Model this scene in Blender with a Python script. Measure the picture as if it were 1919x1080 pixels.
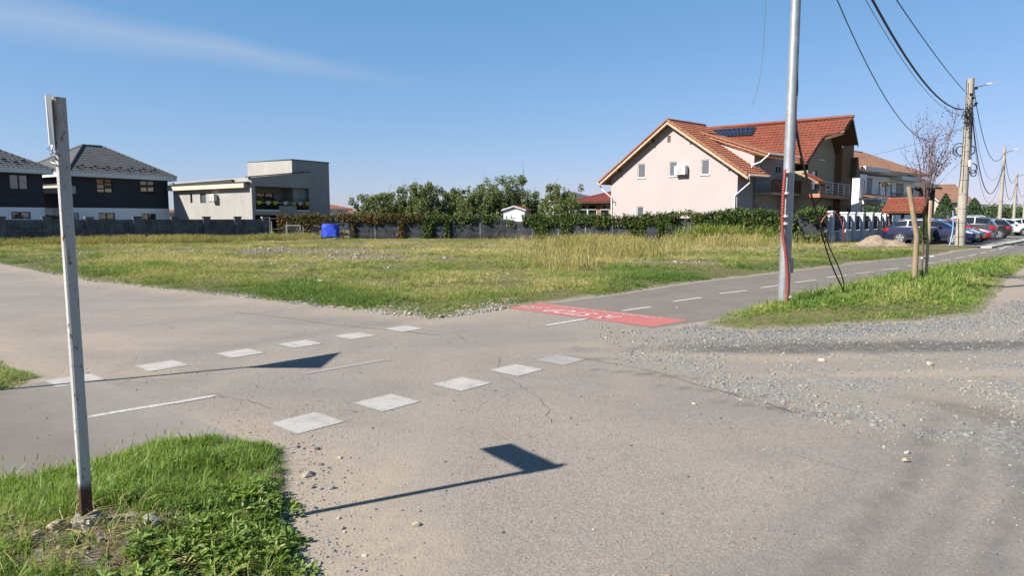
import bpy, bmesh, math, random
import numpy as np
from mathutils import Vector, Matrix
from mathutils.geometry import tessellate_polygon
R = math.radians
random.seed(7)
rng = np.random.default_rng(11)
scene = bpy.context.scene
for o in list(bpy.data.objects): bpy.data.objects.remove(o)

# ---------------------------------------------------------------- camera
FPX, CAM_H, HORIZON = 1280.0, 1.65, 408.0
PITCH = math.atan((540 - HORIZON) / FPX)
cd = bpy.data.cameras.new('camera'); cam = bpy.data.objects.new('camera', cd)
scene.collection.objects.link(cam); scene.camera = cam
cd.sensor_width = 36; cd.lens = FPX / 1919 * 36; cd.clip_end = 6000; cd.clip_start = .05
cam.location = (0, 0, CAM_H); cam.rotation_euler = (R(90) - PITCH, 0, 0)

# ---------------------------------------------------------------- light
SUN_ELEV, SUN_AZ = R(39), math.atan2(-.891, -.454)       # azimuth clockwise from +Y
world = bpy.data.worlds.new('World'); scene.world = world; world.use_nodes = True
wn, wl = world.node_tree.nodes, world.node_tree.links
wn.clear()
sky = wn.new('ShaderNodeTexSky'); sky.sky_type = 'NISHITA'; sky.sun_disc = False
sky.sun_elevation = SUN_ELEV; sky.sun_rotation = SUN_AZ % (2 * math.pi)
sky.altitude = 90; sky.air_density = 1.0; sky.dust_density = .3; sky.ozone_density = 2.4
bg = wn.new('ShaderNodeBackground'); bg.inputs[1].default_value = .1
wo = wn.new('ShaderNodeOutputWorld')
world.cycles.sampling_method = 'MANUAL'; world.cycles.sample_map_resolution = 256
SKY_LINKS = (sky, bg, wo)
sd = bpy.data.lights.new('sun', 'SUN'); sun = bpy.data.objects.new('sun', sd)
scene.collection.objects.link(sun)
sd.energy = 5.0; sd.angle = R(.55); sd.color = (1, .945, .86)
TO_SUN = Vector((-.891 * math.cos(SUN_ELEV), -.454 * math.cos(SUN_ELEV), math.sin(SUN_ELEV)))
sun.rotation_euler = TO_SUN.to_track_quat('Z', 'Y').to_euler(); sun.location = (-20, -10, 30)
vs = scene.view_settings
vs.view_transform = 'Standard'; vs.look = 'None'; vs.gamma = 1; vs.exposure = 1.3
vs.use_curve_mapping = False
scene.cycles.max_bounces = 6; scene.cycles.transparent_max_bounces = 8

# ---------------------------------------------------------------- measuring
def ray(px, py):
    cx, cy = (px - 959.5) / FPX, (540 - py) / FPX
    return Vector((cx, math.cos(PITCH) + cy * math.sin(PITCH), -math.sin(PITCH) + cy * math.cos(PITCH)))
CAM = Vector((0, 0, CAM_H))
def G(px, py, z=0.0):
    r = ray(px, py); t = (z - CAM_H) / r.z
    return Vector((r.x * t, r.y * t, z))
def A(px, py, Y):
    r = ray(px, py); return CAM + r * (Y / r.y)
class Plane:
    """a flat face in the place: origin, two unit axes in it, its outward normal"""
    def __init__(s, o, u, v=(0, 0, 1)):
        s.o = Vector(o); s.u = Vector(u).normalized(); s.v = Vector(v).normalized()
        s.n = s.u.cross(s.v).normalized()
    def px(s, px, py):
        r = ray(px, py); t = (s.o - CAM).dot(s.n) / r.dot(s.n); p = CAM + r * t - s.o
        return p.dot(s.u), p.dot(s.v)
    def at(s, a, b, off=0): return s.o + s.u * a + s.v * b + s.n * off
    def rect(s, x0, y0, x1, y1):
        m = (y0 + y1) / 2; n = (x0 + x1) / 2
        a0, a1 = s.px(x0, m)[0], s.px(x1, m)[0]; b1, b0 = s.px(n, y0)[1], s.px(n, y1)[1]
        return min(a0, a1), min(b0, b1), max(a0, a1), max(b0, b1)
    def shift(s, d): return Plane(s.o + s.n * d, s.u, s.v)
def dirv(deg): return Vector((math.cos(R(deg)), math.sin(R(deg)), 0))

# ---------------------------------------------------------------- noise
def vnoise(x, y, s=1.0, seed=0):
    x = np.asarray(x, float) / s; y = np.asarray(y, float) / s
    xi, yi = np.floor(x), np.floor(y); fx, fy = x - xi, y - yi
    fx = fx * fx * (3 - 2 * fx); fy = fy * fy * (3 - 2 * fy)
    def h(a, b):
        v = np.sin(a * 127.1 + b * 311.7 + seed * 74.7) * 43758.5453
        return v - np.floor(v)
    return (h(xi, yi) * (1 - fx) + h(xi + 1, yi) * fx) * (1 - fy) + (h(xi, yi + 1) * (1 - fx) + h(xi + 1, yi + 1) * fx) * fy
def fbm(x, y, s=1.0, seed=0, n=4):
    v, a, t = 0, 1, 0
    for k in range(n):
        v = v + a * vnoise(x, y, s, seed + k * 3); t += a; a *= .55; s *= .47
    return v / t
def sstep(a, b, x):
    t = np.clip((x - a) / (b - a), 0, 1); return t * t * (3 - 2 * t)
def sdist(poly, x, y):
    """signed distance to a polygon, negative inside"""
    x = np.asarray(x, float); y = np.asarray(y, float)
    d = np.full(x.shape, 1e9); ins = np.zeros(x.shape, bool); n = len(poly)
    for i in range(n):
        ax, ay = poly[i][0], poly[i][1]; bx, by = poly[(i + 1) % n][0], poly[(i + 1) % n][1]
        ex, ey = bx - ax, by - ay; wx, wy = x - ax, y - ay
        t = np.clip((wx * ex + wy * ey) / (ex * ex + ey * ey + 1e-12), 0, 1)
        d = np.minimum(d, (wx - ex * t) ** 2 + (wy - ey * t) ** 2)
        c = ((ay <= y) & (by > y)) | ((by <= y) & (ay > y))
        ins ^= c & (x < ax + (y - ay) / (by - ay if by != ay else 1e-9) * ex)
    return np.where(ins, -1, 1) * np.sqrt(d)

# ---------------------------------------------------------------- meshes
COL = scene.collection
ROOTS = {}
def tag(o, label=None, cat=None, group=None, kind=None):
    if label: o['label'] = label
    if cat: o['category'] = cat
    if group: o['group'] = group
    if kind: o['kind'] = kind
    return o
def thing(name, loc, label, cat, group=None):
    o = bpy.data.objects.new(name, None); COL.objects.link(o); o.location = loc
    o.empty_display_size = .1; ROOTS[o] = Vector(loc)
    return tag(o, label, cat, group)
def root_loc(o):
    while o is not None:
        if o in ROOTS: return ROOTS[o]
        o = o.parent
    return Vector((0, 0, 0))
class MB:
    def __init__(s, fr=None): s.v, s.f, s.fr, s.a = [], [], fr, {}
    def add(s, vs, fs):
        k = len(s.v)
        s.v += [tuple(s.fr @ Vector(p)) for p in vs] if s.fr else [tuple(p) for p in vs]
        s.f += [tuple(i + k for i in f) for f in fs]; return s
    def box(s, x0, x1, y0, y1, z0, z1):
        return s.add([(x0,y0,z0),(x1,y0,z0),(x1,y1,z0),(x0,y1,z0),(x0,y0,z1),(x1,y0,z1),(x1,y1,z1),(x0,y1,z1)],
                     [(0,3,2,1),(4,5,6,7),(0,1,5,4),(1,2,6,5),(2,3,7,6),(3,0,4,7)])
    def obox(s, o, U, V, W):
        """box spanned by three edge vectors from corner o"""
        o, U, V, W = map(Vector, (o, U, V, W))
        if U.cross(V).dot(W) < 0: U, V = V, U
        p = [o, o+U, o+U+V, o+V]; p = p + [q + W for q in p]
        return s.add(p, [(0,3,2,1),(4,5,6,7),(0,1,5,4),(1,2,6,5),(2,3,7,6),(3,0,4,7)])
    def pbox(s, pl, a0, b0, a1, b1, d0, d1):
        """box on a plane from depth d0 to d1 along its normal"""
        return s.obox(pl.at(a0, b0, d0), pl.u * (a1 - a0), pl.v * (b1 - b0), pl.n * (d1 - d0))
    def quad(s, a, b, c, d): return s.add([a, b, c, d], [(0, 1, 2, 3)])
    def prism(s, pts, ext):
        """planar polygon pts extruded by vector ext"""
        n = len(pts); pts = [Vector(p) for p in pts]; ext = Vector(ext)
        tris = tessellate_polygon([pts])
        fs = [tuple(t) for t in tris] + [tuple(i + n for i in reversed(t)) for t in tris]
        fs += [(i, (i+1) % n, (i+1) % n + n, i + n) for i in range(n)]
        return s.add(pts + [p + ext for p in pts], fs)
    def tube(s, path, rad, n=8, cap=True):
        path = [Vector(p) for p in path]; m = len(path)
        if not hasattr(rad, '__len__'): rad = [rad] * m
        vs, fs = [], []
        ref = Vector((.13, .97, .21))
        for i, p in enumerate(path):
            t = (path[min(i+1, m-1)] - path[max(i-1, 0)])
            t = t.normalized() if t.length > 1e-9 else Vector((0, 0, 1))
            a = t.cross(ref)
            if a.length < .05: a = t.cross(Vector((1, .1, 0)))
            a.normalize(); b = t.cross(a)
            if i: 
                a = (pa - t * pa.dot(t)).normalized(); b = t.cross(a)
            pa = a
            for k in range(n):
                w = 2 * math.pi * k / n
                vs.append(p + (a * math.cos(w) + b * math.sin(w)) * rad[i])
        for i in range(m - 1):
            for k in range(n):
                k2 = (k + 1) % n
                fs.append((i*n+k, i*n+k2, (i+1)*n+k2, (i+1)*n+k))
        if cap: fs += [tuple(range(n))[::-1], tuple(range((m-1)*n, m*n))]
        return s.add(vs, fs)
    def lathe(s, o, axis, prof, n=16):
        """profile [(radius, height along axis)]"""
        axis = Vector(axis).normalized(); a = axis.cross(Vector((.3, .2, .9) if abs(axis.z) < .9 else (1, 0, 0))).normalized(); b = axis.cross(a)
        o = Vector(o); vs, fs, m = [], [], len(prof)
        for r, h in prof:
            for k in range(n):
                w = 2 * math.pi * k / n; vs.append(o + axis * h + (a * math.cos(w) + b * math.sin(w)) * r)
        for i in range(m - 1):
            for k in range(n):
                k2 = (k + 1) % n; fs.append((i*n+k, i*n+k2, (i+1)*n+k2, (i+1)*n+k))
        fs += [tuple(range(n))[::-1], tuple(range((m-1)*n, m*n))]
        return s.add(vs, fs)
    def wall(s, pl, outer, holes=(), depth=.14, thick=0):
        """flat wall with real openings and their reveals"""
        loops = [[Vector((a, b, 0)) for a, b in outer]]
        for (a0, b0, a1, b1) in holes:
            loops.append([Vector((a0, b0, 0)), Vector((a0, b1, 0)), Vector((a1, b1, 0)), Vector((a1, b0, 0))])
        tris = tessellate_polygon(loops); flat = [p for l in loops for p in l]
        s.add([pl.at(p.x, p.y) for p in flat], [tuple(t) for t in tris])
        for (a0, b0, a1, b1) in holes:
            c = [(a0, b0), (a0, b1), (a1, b1), (a1, b0)]
            for i in range(4):
                p, q = c[i], c[(i+1) % 4]
                s.quad(pl.at(*p), pl.at(*q), pl.at(*q, -depth), pl.at(*p, -depth))
        return s
    def mesh(s, name, off=Vector((0, 0, 0)), smooth=None):
        me = bpy.data.meshes.new(name)
        va = np.array(s.v, dtype=np.float64).reshape(-1, 3) - np.array(off)
        me.from_pydata(va.tolist(), [], s.f); 
        if smooth is not None:
            me.shade_smooth()
            if smooth < 179: me.set_sharp_from_angle(angle=R(smooth))
        me.update(); return me
    def build(s, name, mat, parent=None, smooth=None, label=None, cat=None, group=None, kind=None):
        if parent is None and kind != 'structure' and not s.fr:
            va = np.array(s.v); lo, hi = va.min(0), va.max(0)
            loc = Vector(((lo[0]+hi[0])/2, (lo[1]+hi[1])/2, lo[2]))
        else: loc = Vector((0, 0, 0))
        off = root_loc(parent) if parent is not None else loc
        me = s.mesh(name, off, smooth); me.materials.append(MAT(mat))
        o = bpy.data.objects.new(name, me); COL.objects.link(o)
        if parent is not None: o.parent = parent
        else: o.location = loc; ROOTS[o] = loc
        return tag(o, label, cat, group, kind)
def flip_out(o):
    bm = bmesh.new(); bm.from_mesh(o.data); bmesh.ops.recalc_face_normals(bm, faces=bm.faces); bm.to_mesh(o.data); bm.free()
def copy_tree(o, loc=None, rz=None, parent=None):
    c = o.copy(); COL.objects.link(c)
    if parent is not None: c.parent = parent
    if loc is not None: c.location = loc; ROOTS[c] = Vector(loc)
    if rz is not None: c.rotation_euler = (0, 0, rz)
    for ch in list(o.children): copy_tree(ch, parent=c)
    return c
def mesh_np(name, V, F, mat, attrs=None, smooth=True, fattrs=None):
    me = bpy.data.meshes.new(name)
    V = np.asarray(V, np.float32); F = np.asarray(F, np.int32)
    me.vertices.add(len(V)); me.vertices.foreach_set('co', V.ravel())
    k = F.shape[1]; me.loops.add(F.size); me.loops.foreach_set('vertex_index', F.ravel())
    me.polygons.add(len(F)); me.polygons.foreach_set('loop_start', np.arange(0, F.size, k, dtype=np.int32))
    me.polygons.foreach_set('loop_total', np.full(len(F), k, np.int32))
    me.update(calc_edges=True); me.validate()
    if smooth: me.shade_smooth()
    for nm, val in (attrs or {}).items():
        at = me.attributes.new(nm, 'FLOAT', 'POINT'); at.data.foreach_set('value', np.asarray(val, np.float32))
    for nm, val in (fattrs or {}).items():
        at = me.attributes.new(nm, 'FLOAT', 'FACE'); at.data.foreach_set('value', np.asarray(val, np.float32))
    if mat: me.materials.append(MAT(mat))
    return me
def obj_np(name, me, parent=None, **kw):
    o = bpy.data.objects.new(name, me); COL.objects.link(o)
    if parent is not None: o.parent = parent
    return tag(o, **kw)

# ---------------------------------------------------------------- materials
_M = {}
ALBEDO = .82
class NT:
    def __init__(s, name):
        s.m = bpy.data.materials.new(name); s.m.use_nodes = True; s.t = s.m.node_tree; s.N = s.t.nodes; s.L = s.t.links
        s.b = s.N['Principled BSDF']; s.out = s.N['Material Output']; s._c = None
    def co(s):
        if not s._c: s._c = s.N.new('ShaderNodeTexCoord').outputs['Object']
        return s._c
    def geo(s): return s.N.new('ShaderNodeNewGeometry')
    def mapping(s, sc=(1,1,1), rot=(0,0,0), src=None):
        m = s.N.new('ShaderNodeMapping'); m.inputs['Scale'].default_value = sc; m.inputs['Rotation'].default_value = rot
        s.L.new(src or s.co(), m.inputs[0]); return m.outputs[0]
    def noise(s, scale=5, detail=4, rough=.55, src=None, dist=0):
        n = s.N.new('ShaderNodeTexNoise'); n.inputs['Scale'].default_value = scale; n.inputs['Detail'].default_value = min(detail, 3)
        n.inputs['Roughness'].default_value = rough; n.inputs['Distortion'].default_value = dist
        s.L.new(src or s.co(), n.inputs['Vector']); return n.outputs['Fac']
    def voro(s, scale=5, feat='F1', src=None, out='Distance'):
        n = s.N.new('ShaderNodeTexVoronoi'); n.inputs['Scale'].default_value = scale; n.feature = feat
        s.L.new(src or s.co(), n.inputs['Vector']); return n.outputs[out]
    def ramp(s, src, stops):
        n = s.N.new('ShaderNodeValToRGB'); cr = n.color_ramp
        while len(cr.elements) < len(stops): cr.elements.new(.5)
        for e, (p, c) in zip(cr.elements, stops):
            e.position = p; e.color = (c, c, c, 1) if not hasattr(c, '__len__') else (*c, 1)
        s.L.new(src, n.inputs[0]); return n.outputs[0]
    def mix(s, fac, a, b, mode='MIX'):
        n = s.N.new('ShaderNodeMix'); n.data_type = 'RGBA'; n.blend_type = mode
        for v, i in ((fac, 0), (a, 6), (b, 7)):
            if isinstance(v, (int, float)): n.inputs[i].default_value = v if i == 0 else (v, v, v, 1)
            elif isinstance(v, tuple): n.inputs[i].default_value = (*v, 1)
            else: s.L.new(v, n.inputs[i])
        return n.outputs[2]
    def math(s, op, a, b=0.0, clamp=False):
        n = s.N.new('ShaderNodeMath'); n.operation = op; n.use_clamp = clamp
        for v, i in ((a, 0), (b, 1)):
            if isinstance(v, (int, float)): n.inputs[i].default_value = v
            else: s.L.new(v, n.inputs[i])
        return n.outputs[0]
    def attr(s, name, kind='GEOMETRY', out='Fac'):
        n = s.N.new('ShaderNodeAttribute'); n.attribute_name = name; n.attribute_type = kind; return n.outputs[out]
    def bump(s, h, strength=.3, dist=.02):
        n = s.N.new('ShaderNodeBump'); n.inputs['Strength'].default_value = strength; n.inputs['Distance'].default_value = dist
        s.L.new(h, n.inputs['Height']); s.L.new(n.outputs[0], s.b.inputs['Normal']); return n
    def set(s, **kw):
        for k, v in kw.items():
            if k == 'col': v = tuple(x * ALBEDO for x in v) if isinstance(v, tuple) else s.mix(1.0, v, (ALBEDO,) * 3, 'MULTIPLY')
            i = s.b.inputs[{'col': 'Base Color', 'rough': 'Roughness', 'metal': 'Metallic', 'ior': 'IOR', 'spec': 'Specular IOR Level', 'coat': 'Coat Weight', 'trans': 'Transmission Weight'}[k]]
            if isinstance(v, (int, float)): i.default_value = v
            elif isinstance(v, tuple): i.default_value = (*v, 1)
            else: s.L.new(v, i)
        return s
def MAT(name):
    if not isinstance(name, str): return name
    if name not in _M: raise KeyError(name)
    return _M[name]
def mat(name, c, rough=.8, var=.16, scale=3.0, fine=40.0, metal=0.0, bump=0.0, dirt=None, dirt_amt=.5, streak=False, spec=.4, coat=0.0):
    """a plain surface with large blotches, fine grain and optional dirt"""
    t = NT(name)
    lo = tuple(x * (1 - var) for x in c); hi = tuple(min(1, x * (1 + var)) for x in c)
    col = t.mix(t.ramp(t.noise(scale, 5, .6), [(.3, 0.), (.7, 1.)]), lo, hi)
    col = t.mix(.25, col, t.ramp(t.noise(fine, 3, .7), [(.25, .35), (.75, .9)]), 'OVERLAY')
    if dirt:
        src = t.mapping((5, 5, .5)) if streak else None
        col = t.mix(t.math('MULTIPLY', t.ramp(t.noise(scale * 1.7, 6, .65, src), [(.48, 0.), (.72, 1.)]), dirt_amt), col, dirt)
    t.set(col=col, rough=rough, metal=metal, spec=spec, coat=coat)
    if bump: t.bump(t.noise(fine, 4, .6), bump, .01)
    _M[name] = t.m; return t
# world shader: clear sky with one long thin streak of cirrus
_d = wn.new('ShaderNodeTexCoord')
def wmath(op, a, b=0.0):
    n = wn.new('ShaderNodeMath'); n.operation = op
    for v, i in ((a, 0), (b, 1)):
        if isinstance(v, (int, float)): n.inputs[i].default_value = v
        else: wl.new(v, n.inputs[i])
    return n.outputs[0]
def wdot(v):
    n = wn.new('ShaderNodeVectorMath'); n.operation = 'DOT_PRODUCT'; wl.new(_d.outputs['Generated'], n.inputs[0])
    n.inputs[1].default_value = v; return n.outputs['Value']
_r1, _r2 = ray(-250, -15).normalized(), ray(820, 165).normalized()
_nrm = _r1.cross(_r2).normalized(); _along = (_r2 - _r1).normalized()
_nz = wn.new('ShaderNodeTexNoise'); _nz.inputs['Scale'].default_value = 7; _nz.inputs['Detail'].default_value = 3
_mp = wn.new('ShaderNodeMapping'); wl.new(_d.outputs['Generated'], _mp.inputs[0]); _mp.inputs['Scale'].default_value = (1, 1, 3)
wl.new(_mp.outputs[0], _nz.inputs['Vector'])
_off = wmath('MULTIPLY', wmath('SUBTRACT', _nz.outputs['Fac'], .5), .022)
_dist = wmath('ABSOLUTE', wmath('ADD', wdot(_nrm), _off))
_al = wdot(_along)
_wid = wn.new('ShaderNodeMapRange'); wl.new(_al, _wid.inputs[0])
_wid.inputs[1].default_value = _along.dot(_r2); _wid.inputs[2].default_value = _along.dot(_r1)
_wid.inputs[3].default_value = .009; _wid.inputs[4].default_value = .042
_band = wmath('SUBTRACT', 1.0, wmath('DIVIDE', _dist, _wid.outputs[0]))
_band = wmath('MAXIMUM', _band, 0.0)
_end = wn.new('ShaderNodeMapRange'); wl.new(_al, _end.inputs[0])
_end.inputs[1].default_value = _along.dot(_r2); _end.inputs[2].default_value = _along.dot(_r2) - .25
_fac = wmath('MULTIPLY', wmath('MULTIPLY', _band, _end.outputs[0]), .38)
_mx = wn.new('ShaderNodeMix'); _mx.data_type = 'RGBA'
_sp = wn.new('ShaderNodeSeparateColor'); _cb = wn.new('ShaderNodeCombineColor'); wl.new(sky.outputs[0], _sp.inputs[0])
for _i, (_g, _k) in enumerate(((.93, .428), (.588, .842), (.585, 1.157))):      # film response of the photograph's sky, one curve per channel
    wl.new(wmath('MULTIPLY', wmath('POWER', _sp.outputs[_i], _g), _k), _cb.inputs[_i])
wl.new(_fac, _mx.inputs[0]); wl.new(_cb.outputs[0], _mx.inputs[6]); _mx.inputs[7].default_value = (2.35, 2.55, 3.1, 1)
wl.new(_mx.outputs[2], bg.inputs[0]); wl.new(bg.outputs[0], wo.inputs[0])

# ---------------------------------------------------------------- surface materials
mat('galvanised', (0.315, 0.33, 0.345), .45, .14, 6, 30, metal=.55, dirt=(.28, .27, .26), dirt_amt=.35, streak=True)
mat('pole_concrete', (0.3, 0.27, 0.225), .9, .14, 2.2, 45, bump=.35, dirt=(.2, .18, .15), dirt_amt=.5, streak=True)
mat('white_paint_rusty', (.62, .63, .60), .55, .08, 4, 60, bump=.1)
mat('red_conduit', (.20, .034, .027), .45, .12, 5, 60)
mat('black_cable', (.012, .012, .014), .55, .1, 5, 60)
mat('grey_cable', (.10, .12, .14), .6, .1, 5, 60)
mat('timber', (.24, .175, .11), .75, .2, 4, 35, dirt=(.16, .10, .055), dirt_amt=.4, streak=True, bump=.2)
mat('pale_timber', (0.39, 0.285, 0.1875), .75, .2, 4, 35, bump=.2)
mat('bark', (.13, .09, .07), .9, .25, 6, 40, bump=.4)
mat('twig', (.11, .065, .06), .9, .2, 6, 40)
mat('white_plastic', (0.525, 0.525, 0.511), .45, .05, 4, 40)
mat('pink_plaster', (.345, .30, .292), .9, .03, .5, 60, bump=.08, dirt=(.38, .315, .29), dirt_amt=.2, streak=True)
mat('tan_plaster', (0.3, 0.24, 0.165), .9, .06, 1, 60, bump=.08, dirt=(.3, .25, .18), dirt_amt=.3, streak=True)
mat('brown_plaster', (0.1725, 0.09, 0.04125), .9, .08, 1, 60, bump=.08)
mat('grey_plaster', (.30, .285, .265), .92, .07, .7, 50, bump=.12, dirt=(.18, .175, .16), dirt_amt=.4, streak=True)
mat('charcoal_plaster', (.030, .034, .042), .85, .1, .8, 50, bump=.08)
mat('white_plaster', (.56, .57, .58), .9, .04, .8, 50, bump=.06, dirt=(.40, .39, .36), dirt_amt=.25, streak=True)
mat('white_band', (.80, .83, .87), .9, .04, .8, 50, bump=.06)
mat('cream_plaster', (0.434, 0.392, 0.315), .9, .05, .8, 50)
mat('white_trim', (.66, .65, .63), .7, .05, 2, 40)
mat('wood_dark', (.10, .055, .03), .7, .2, 3, 30)
mat('soffit_wood', (.27, .13, .065), .7, .15, 3, 30)
mat('brick_brown', (.27, .12, .06), .9, .25, 9, 30)
def roof_mat(name, c, c2):
    t = NT(name)
    n1 = t.ramp(t.noise(.8, 5, .6), [(.3, 0.), (.72, 1.)])
    col = t.mix(n1, c, c2)
    cell = t.ramp(t.voro(3.2, out='Color'), [(.1, .2), (.9, .8)])
    col = t.mix(.32, col, cell, 'SOFT_LIGHT')
    col = t.mix(.25, col, t.ramp(t.noise(25, 4, .7), [(.3, .3), (.7, .8)]), 'OVERLAY')
    t.set(col=col, rough=.75); t.bump(t.noise(40, 3, .6), .15, .01); _M[name] = t.m
roof_mat('roof_red', (0.1897, 0.05006, 0.02371), (0.1528, 0.03478, 0.01792))
roof_mat('roof_orange', (0.2424, 0.08959, 0.04479), (0.2003, 0.06588, 0.03426))
roof_mat('roof_brown', (0.186, 0.0992, 0.0589), (0.2356, 0.1178, 0.0744))
roof_mat('roof_maroon', (0.1612, 0.0279, 0.0217), (0.186, 0.0372, 0.031))
roof_mat('roof_charcoal', (.055, .057, .062), (.075, .077, .08))
mat('dark_metal', (.035, .036, .04), .5, .1, 3, 40)
mat('block_wall', (.088, .092, .10), .92, .45, 1.6, 18, bump=.9, dirt=(.17, .165, .16), dirt_amt=.55)
mat('steel', (.5, .5, .5), .3, .05, 3, 40, metal=.9)
mat('stone_clad', (.36, .36, .37), .9, .3, 3, 25, bump=.6)
mat('blue_white_paint', (0.465, 0.495, 0.54), .8, .05, 1.2, 40, dirt=(.45, .47, .5), dirt_amt=.3, streak=True)
mat('net', (.018, .023, .028), .8, .25, 1.3, 60, bump=.3, dirt=(.05, .055, .06), dirt_amt=.4)
mat('fence_post', (.22, .24, .24), .6, .15, 4, 40)
mat('tarp_blue', (.015, .055, .52), .45, .15, 3, 20, bump=.3, dirt=(.25, .3, .5), dirt_amt=.35)
mat('green_plastic', (.03, .22, .07), .5, .1, 3, 30)
mat('lime_pot', (.36, .45, .05), .5, .06, 3, 30)
mat('terracotta', (0.345, 0.165, 0.09), .8, .1, 4, 30)
mat('curtain', (.55, .53, .50), .9, .1, 6, 30)
mat('stone_pale', (0.375, 0.345, 0.3), .9, .2, 12, 60, bump=.5)
mat('stone_grey', (0.21, 0.21, 0.2025), .9, .25, 12, 60, bump=.5)
mat('stone_tan', (0.315, 0.255, 0.1875), .9, .2, 12, 60, bump=.5)
mat('kerb', (0.33, 0.315, 0.285), .9, .12, 2, 30, bump=.2)
mat('rubber', (.02, .02, .021), .85, .1, 5, 40)
mat('alloy', (.55, .56, .58), .3, .05, 4, 30, metal=.8)
mat('black_trim', (.012, .012, .013), .5, .1, 5, 40)
mat('leaf_dead', (.30, .22, .11), .9, .25, 8, 30)
mat('blue_pipe', (.16, .30, .48), .5, .08, 3, 30)
mat('paper', (.72, .72, .70), .8, .05, 6, 30)
def car_paint(name, c, metal=.25):
    t = NT(name); t.set(col=t.mix(t.noise(300, 2, .5), tuple(x * .9 for x in c), tuple(min(1, x * 1.1) for x in c)), rough=.32, metal=metal, coat=.8)
    t.b.inputs['Coat Roughness'].default_value = .05; _M[name] = t.m
car_paint('paint_navy', (.009, .014, .050)); car_paint('paint_red', (.34, .012, .016)); car_paint('paint_black', (.012, .013, .015))
car_paint('paint_white', (.68, .69, .70), 0); car_paint('paint_grey', (.045, .05, .058)); car_paint('paint_blue', (.008, .012, .035))
def glassy(name, c, ior=1.9, rough=.03, bumpy=.02):
    t = NT(name); t.set(col=c, rough=rough, ior=ior, spec=.5); t.bump(t.noise(.9, 2, .5), bumpy, .05); _M[name] = t.m
glassy('glass', (.012, .015, .018), 2.1); glassy('glass_pale', (.09, .10, .11), 1.9); glassy('car_glass', (.008, .010, .012), 1.75, .02, 0)
glassy('solar_cell', (.008, .012, .03), 1.6, .08, 0); glassy('lamp_clear', (.45, .46, .48), 1.6, .08, 0); glassy('lamp_red', (.35, .006, .012), 1.6, .1, 0)
glassy('smoked_glass', (.006, .007, .009), 1.5, .06, 0)
def post_mat():
    """chipped white paint over rust; bare rust towards foot and at one face of top"""
    t = NT('post_paint')
    sep = t.N.new('ShaderNodeSeparateXYZ'); t.L.new(t.co(), sep.inputs[0]); z = sep.outputs['Z']
    rust = t.mix(t.noise(60, 5, .7), (.10, .035, .016), (.22, .085, .035))
    white = t.mix(t.noise(8, 5, .6, t.mapping((6, 6, 1))), (.33, .335, .33), (.43, .435, .43))
    chips = t.ramp(t.noise(48, 6, .8, t.mapping((1, 1, .4))), [(.60, 0.), (.635, 1.)])
    foot = t.ramp(t.math('ADD', z, t.math('MULTIPLY', t.noise(14, 4, .6), .16)), [(.27, 1.), (.33, 0.)])
    stain = t.math('MULTIPLY', t.ramp(t.noise(5, 6, .7, t.mapping((4, 4, .5))), [(.5, 0.), (.75, 1.)]), .5)
    head = t.math('MULTIPLY', t.ramp(t.math('MULTIPLY', z, .4), [(.62, 0.), (.86, 1.)]), t.ramp(t.noise(6, 6, .7, t.mapping((2, 2, .6))), [(.30, 0.), (.5, 1.)]))
    col = t.mix(stain, white, (.40, .30, .22)); col = t.mix(t.math('MULTIPLY', head, .75), col, (.24, .15, .09)); col = t.mix(chips, col, rust)
    col = t.mix(foot, col, t.mix(t.noise(30, 4, .6), (.035, .012, .007), (.09, .03, .015)))
    t.set(col=col, rough=.6); t.bump(t.noise(40, 4, .6), .25, .004); _M['post_paint'] = t.m
post_mat()
def leaf_mat(name, cols, trans=.28, kind='GEOMETRY', rough=.55):
    t = NT(name); a = t.attr('tint', kind)
    col = t.ramp(a, [(i / (len(cols) - 1), c) for i, c in enumerate(cols)])
    tr = t.N.new('ShaderNodeBsdfTranslucent'); t.L.new(t.mix(1.0, col, (1.25, 1.3, .7), 'MULTIPLY'), tr.inputs[0])
    t.set(col=col, rough=rough, spec=.3)
    mx = t.N.new('ShaderNodeMixShader'); mx.inputs[0].default_value = trans
    t.L.new(t.b.outputs[0], mx.inputs[1]); t.L.new(tr.outputs[0], mx.inputs[2]); t.L.new(mx.outputs[0], t.out.inputs[0])
    _M[name] = t.m
leaf_mat('leaf_tree', [(.06, .085, .026), (.10, .135, .042), (.145, .175, .06), (.20, .20, .08)])
leaf_mat('leaf_ivy', [(.04, .07, .016), (.07, .115, .026), (.11, .14, .04), (.17, .12, .035), (.22, .06, .03)])
leaf_mat('leaf_red_ivy', [(.05, .06, .018), (.11, .09, .03), (.18, .09, .03), (.22, .055, .03), (.30, .03, .03)])
leaf_mat('leaf_conifer', [(.02, .045, .016), (.035, .07, .025), (.05, .09, .03)], .12)
leaf_mat('leaf_thuja', [(.035, .075, .014), (.06, .11, .02), (.09, .14, .03)], .15)
leaf_mat('leaf_plum', [(.06, .02, .025), (.10, .03, .035), (.16, .05, .05)], .3)
leaf_mat('leaf_far', [(.03, .05, .015), (.05, .085, .025), (.09, .12, .035)], .15)
leaf_mat('leaf_reed', [(.10, .16, .03), (.16, .22, .05), (.25, .27, .08)], .3)
leaf_mat('grass_lush', [(.10, .165, .026), (.15, .235, .038), (.205, .285, .055), (.30, .32, .095), (.42, .36, .17)], .35, 'INSTANCER')
leaf_mat('grass_verge', [(.095, .175, .026), (.165, .25, .045), (.26, .31, .08), (.37, .36, .125), (.48, .40, .20)], .35, 'INSTANCER')
leaf_mat('grass_field', [(.10, .165, .03), (.18, .235, .05), (.30, .30, .095), (.44, .37, .165), (.56, .45, .24)], .3, 'INSTANCER')
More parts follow.
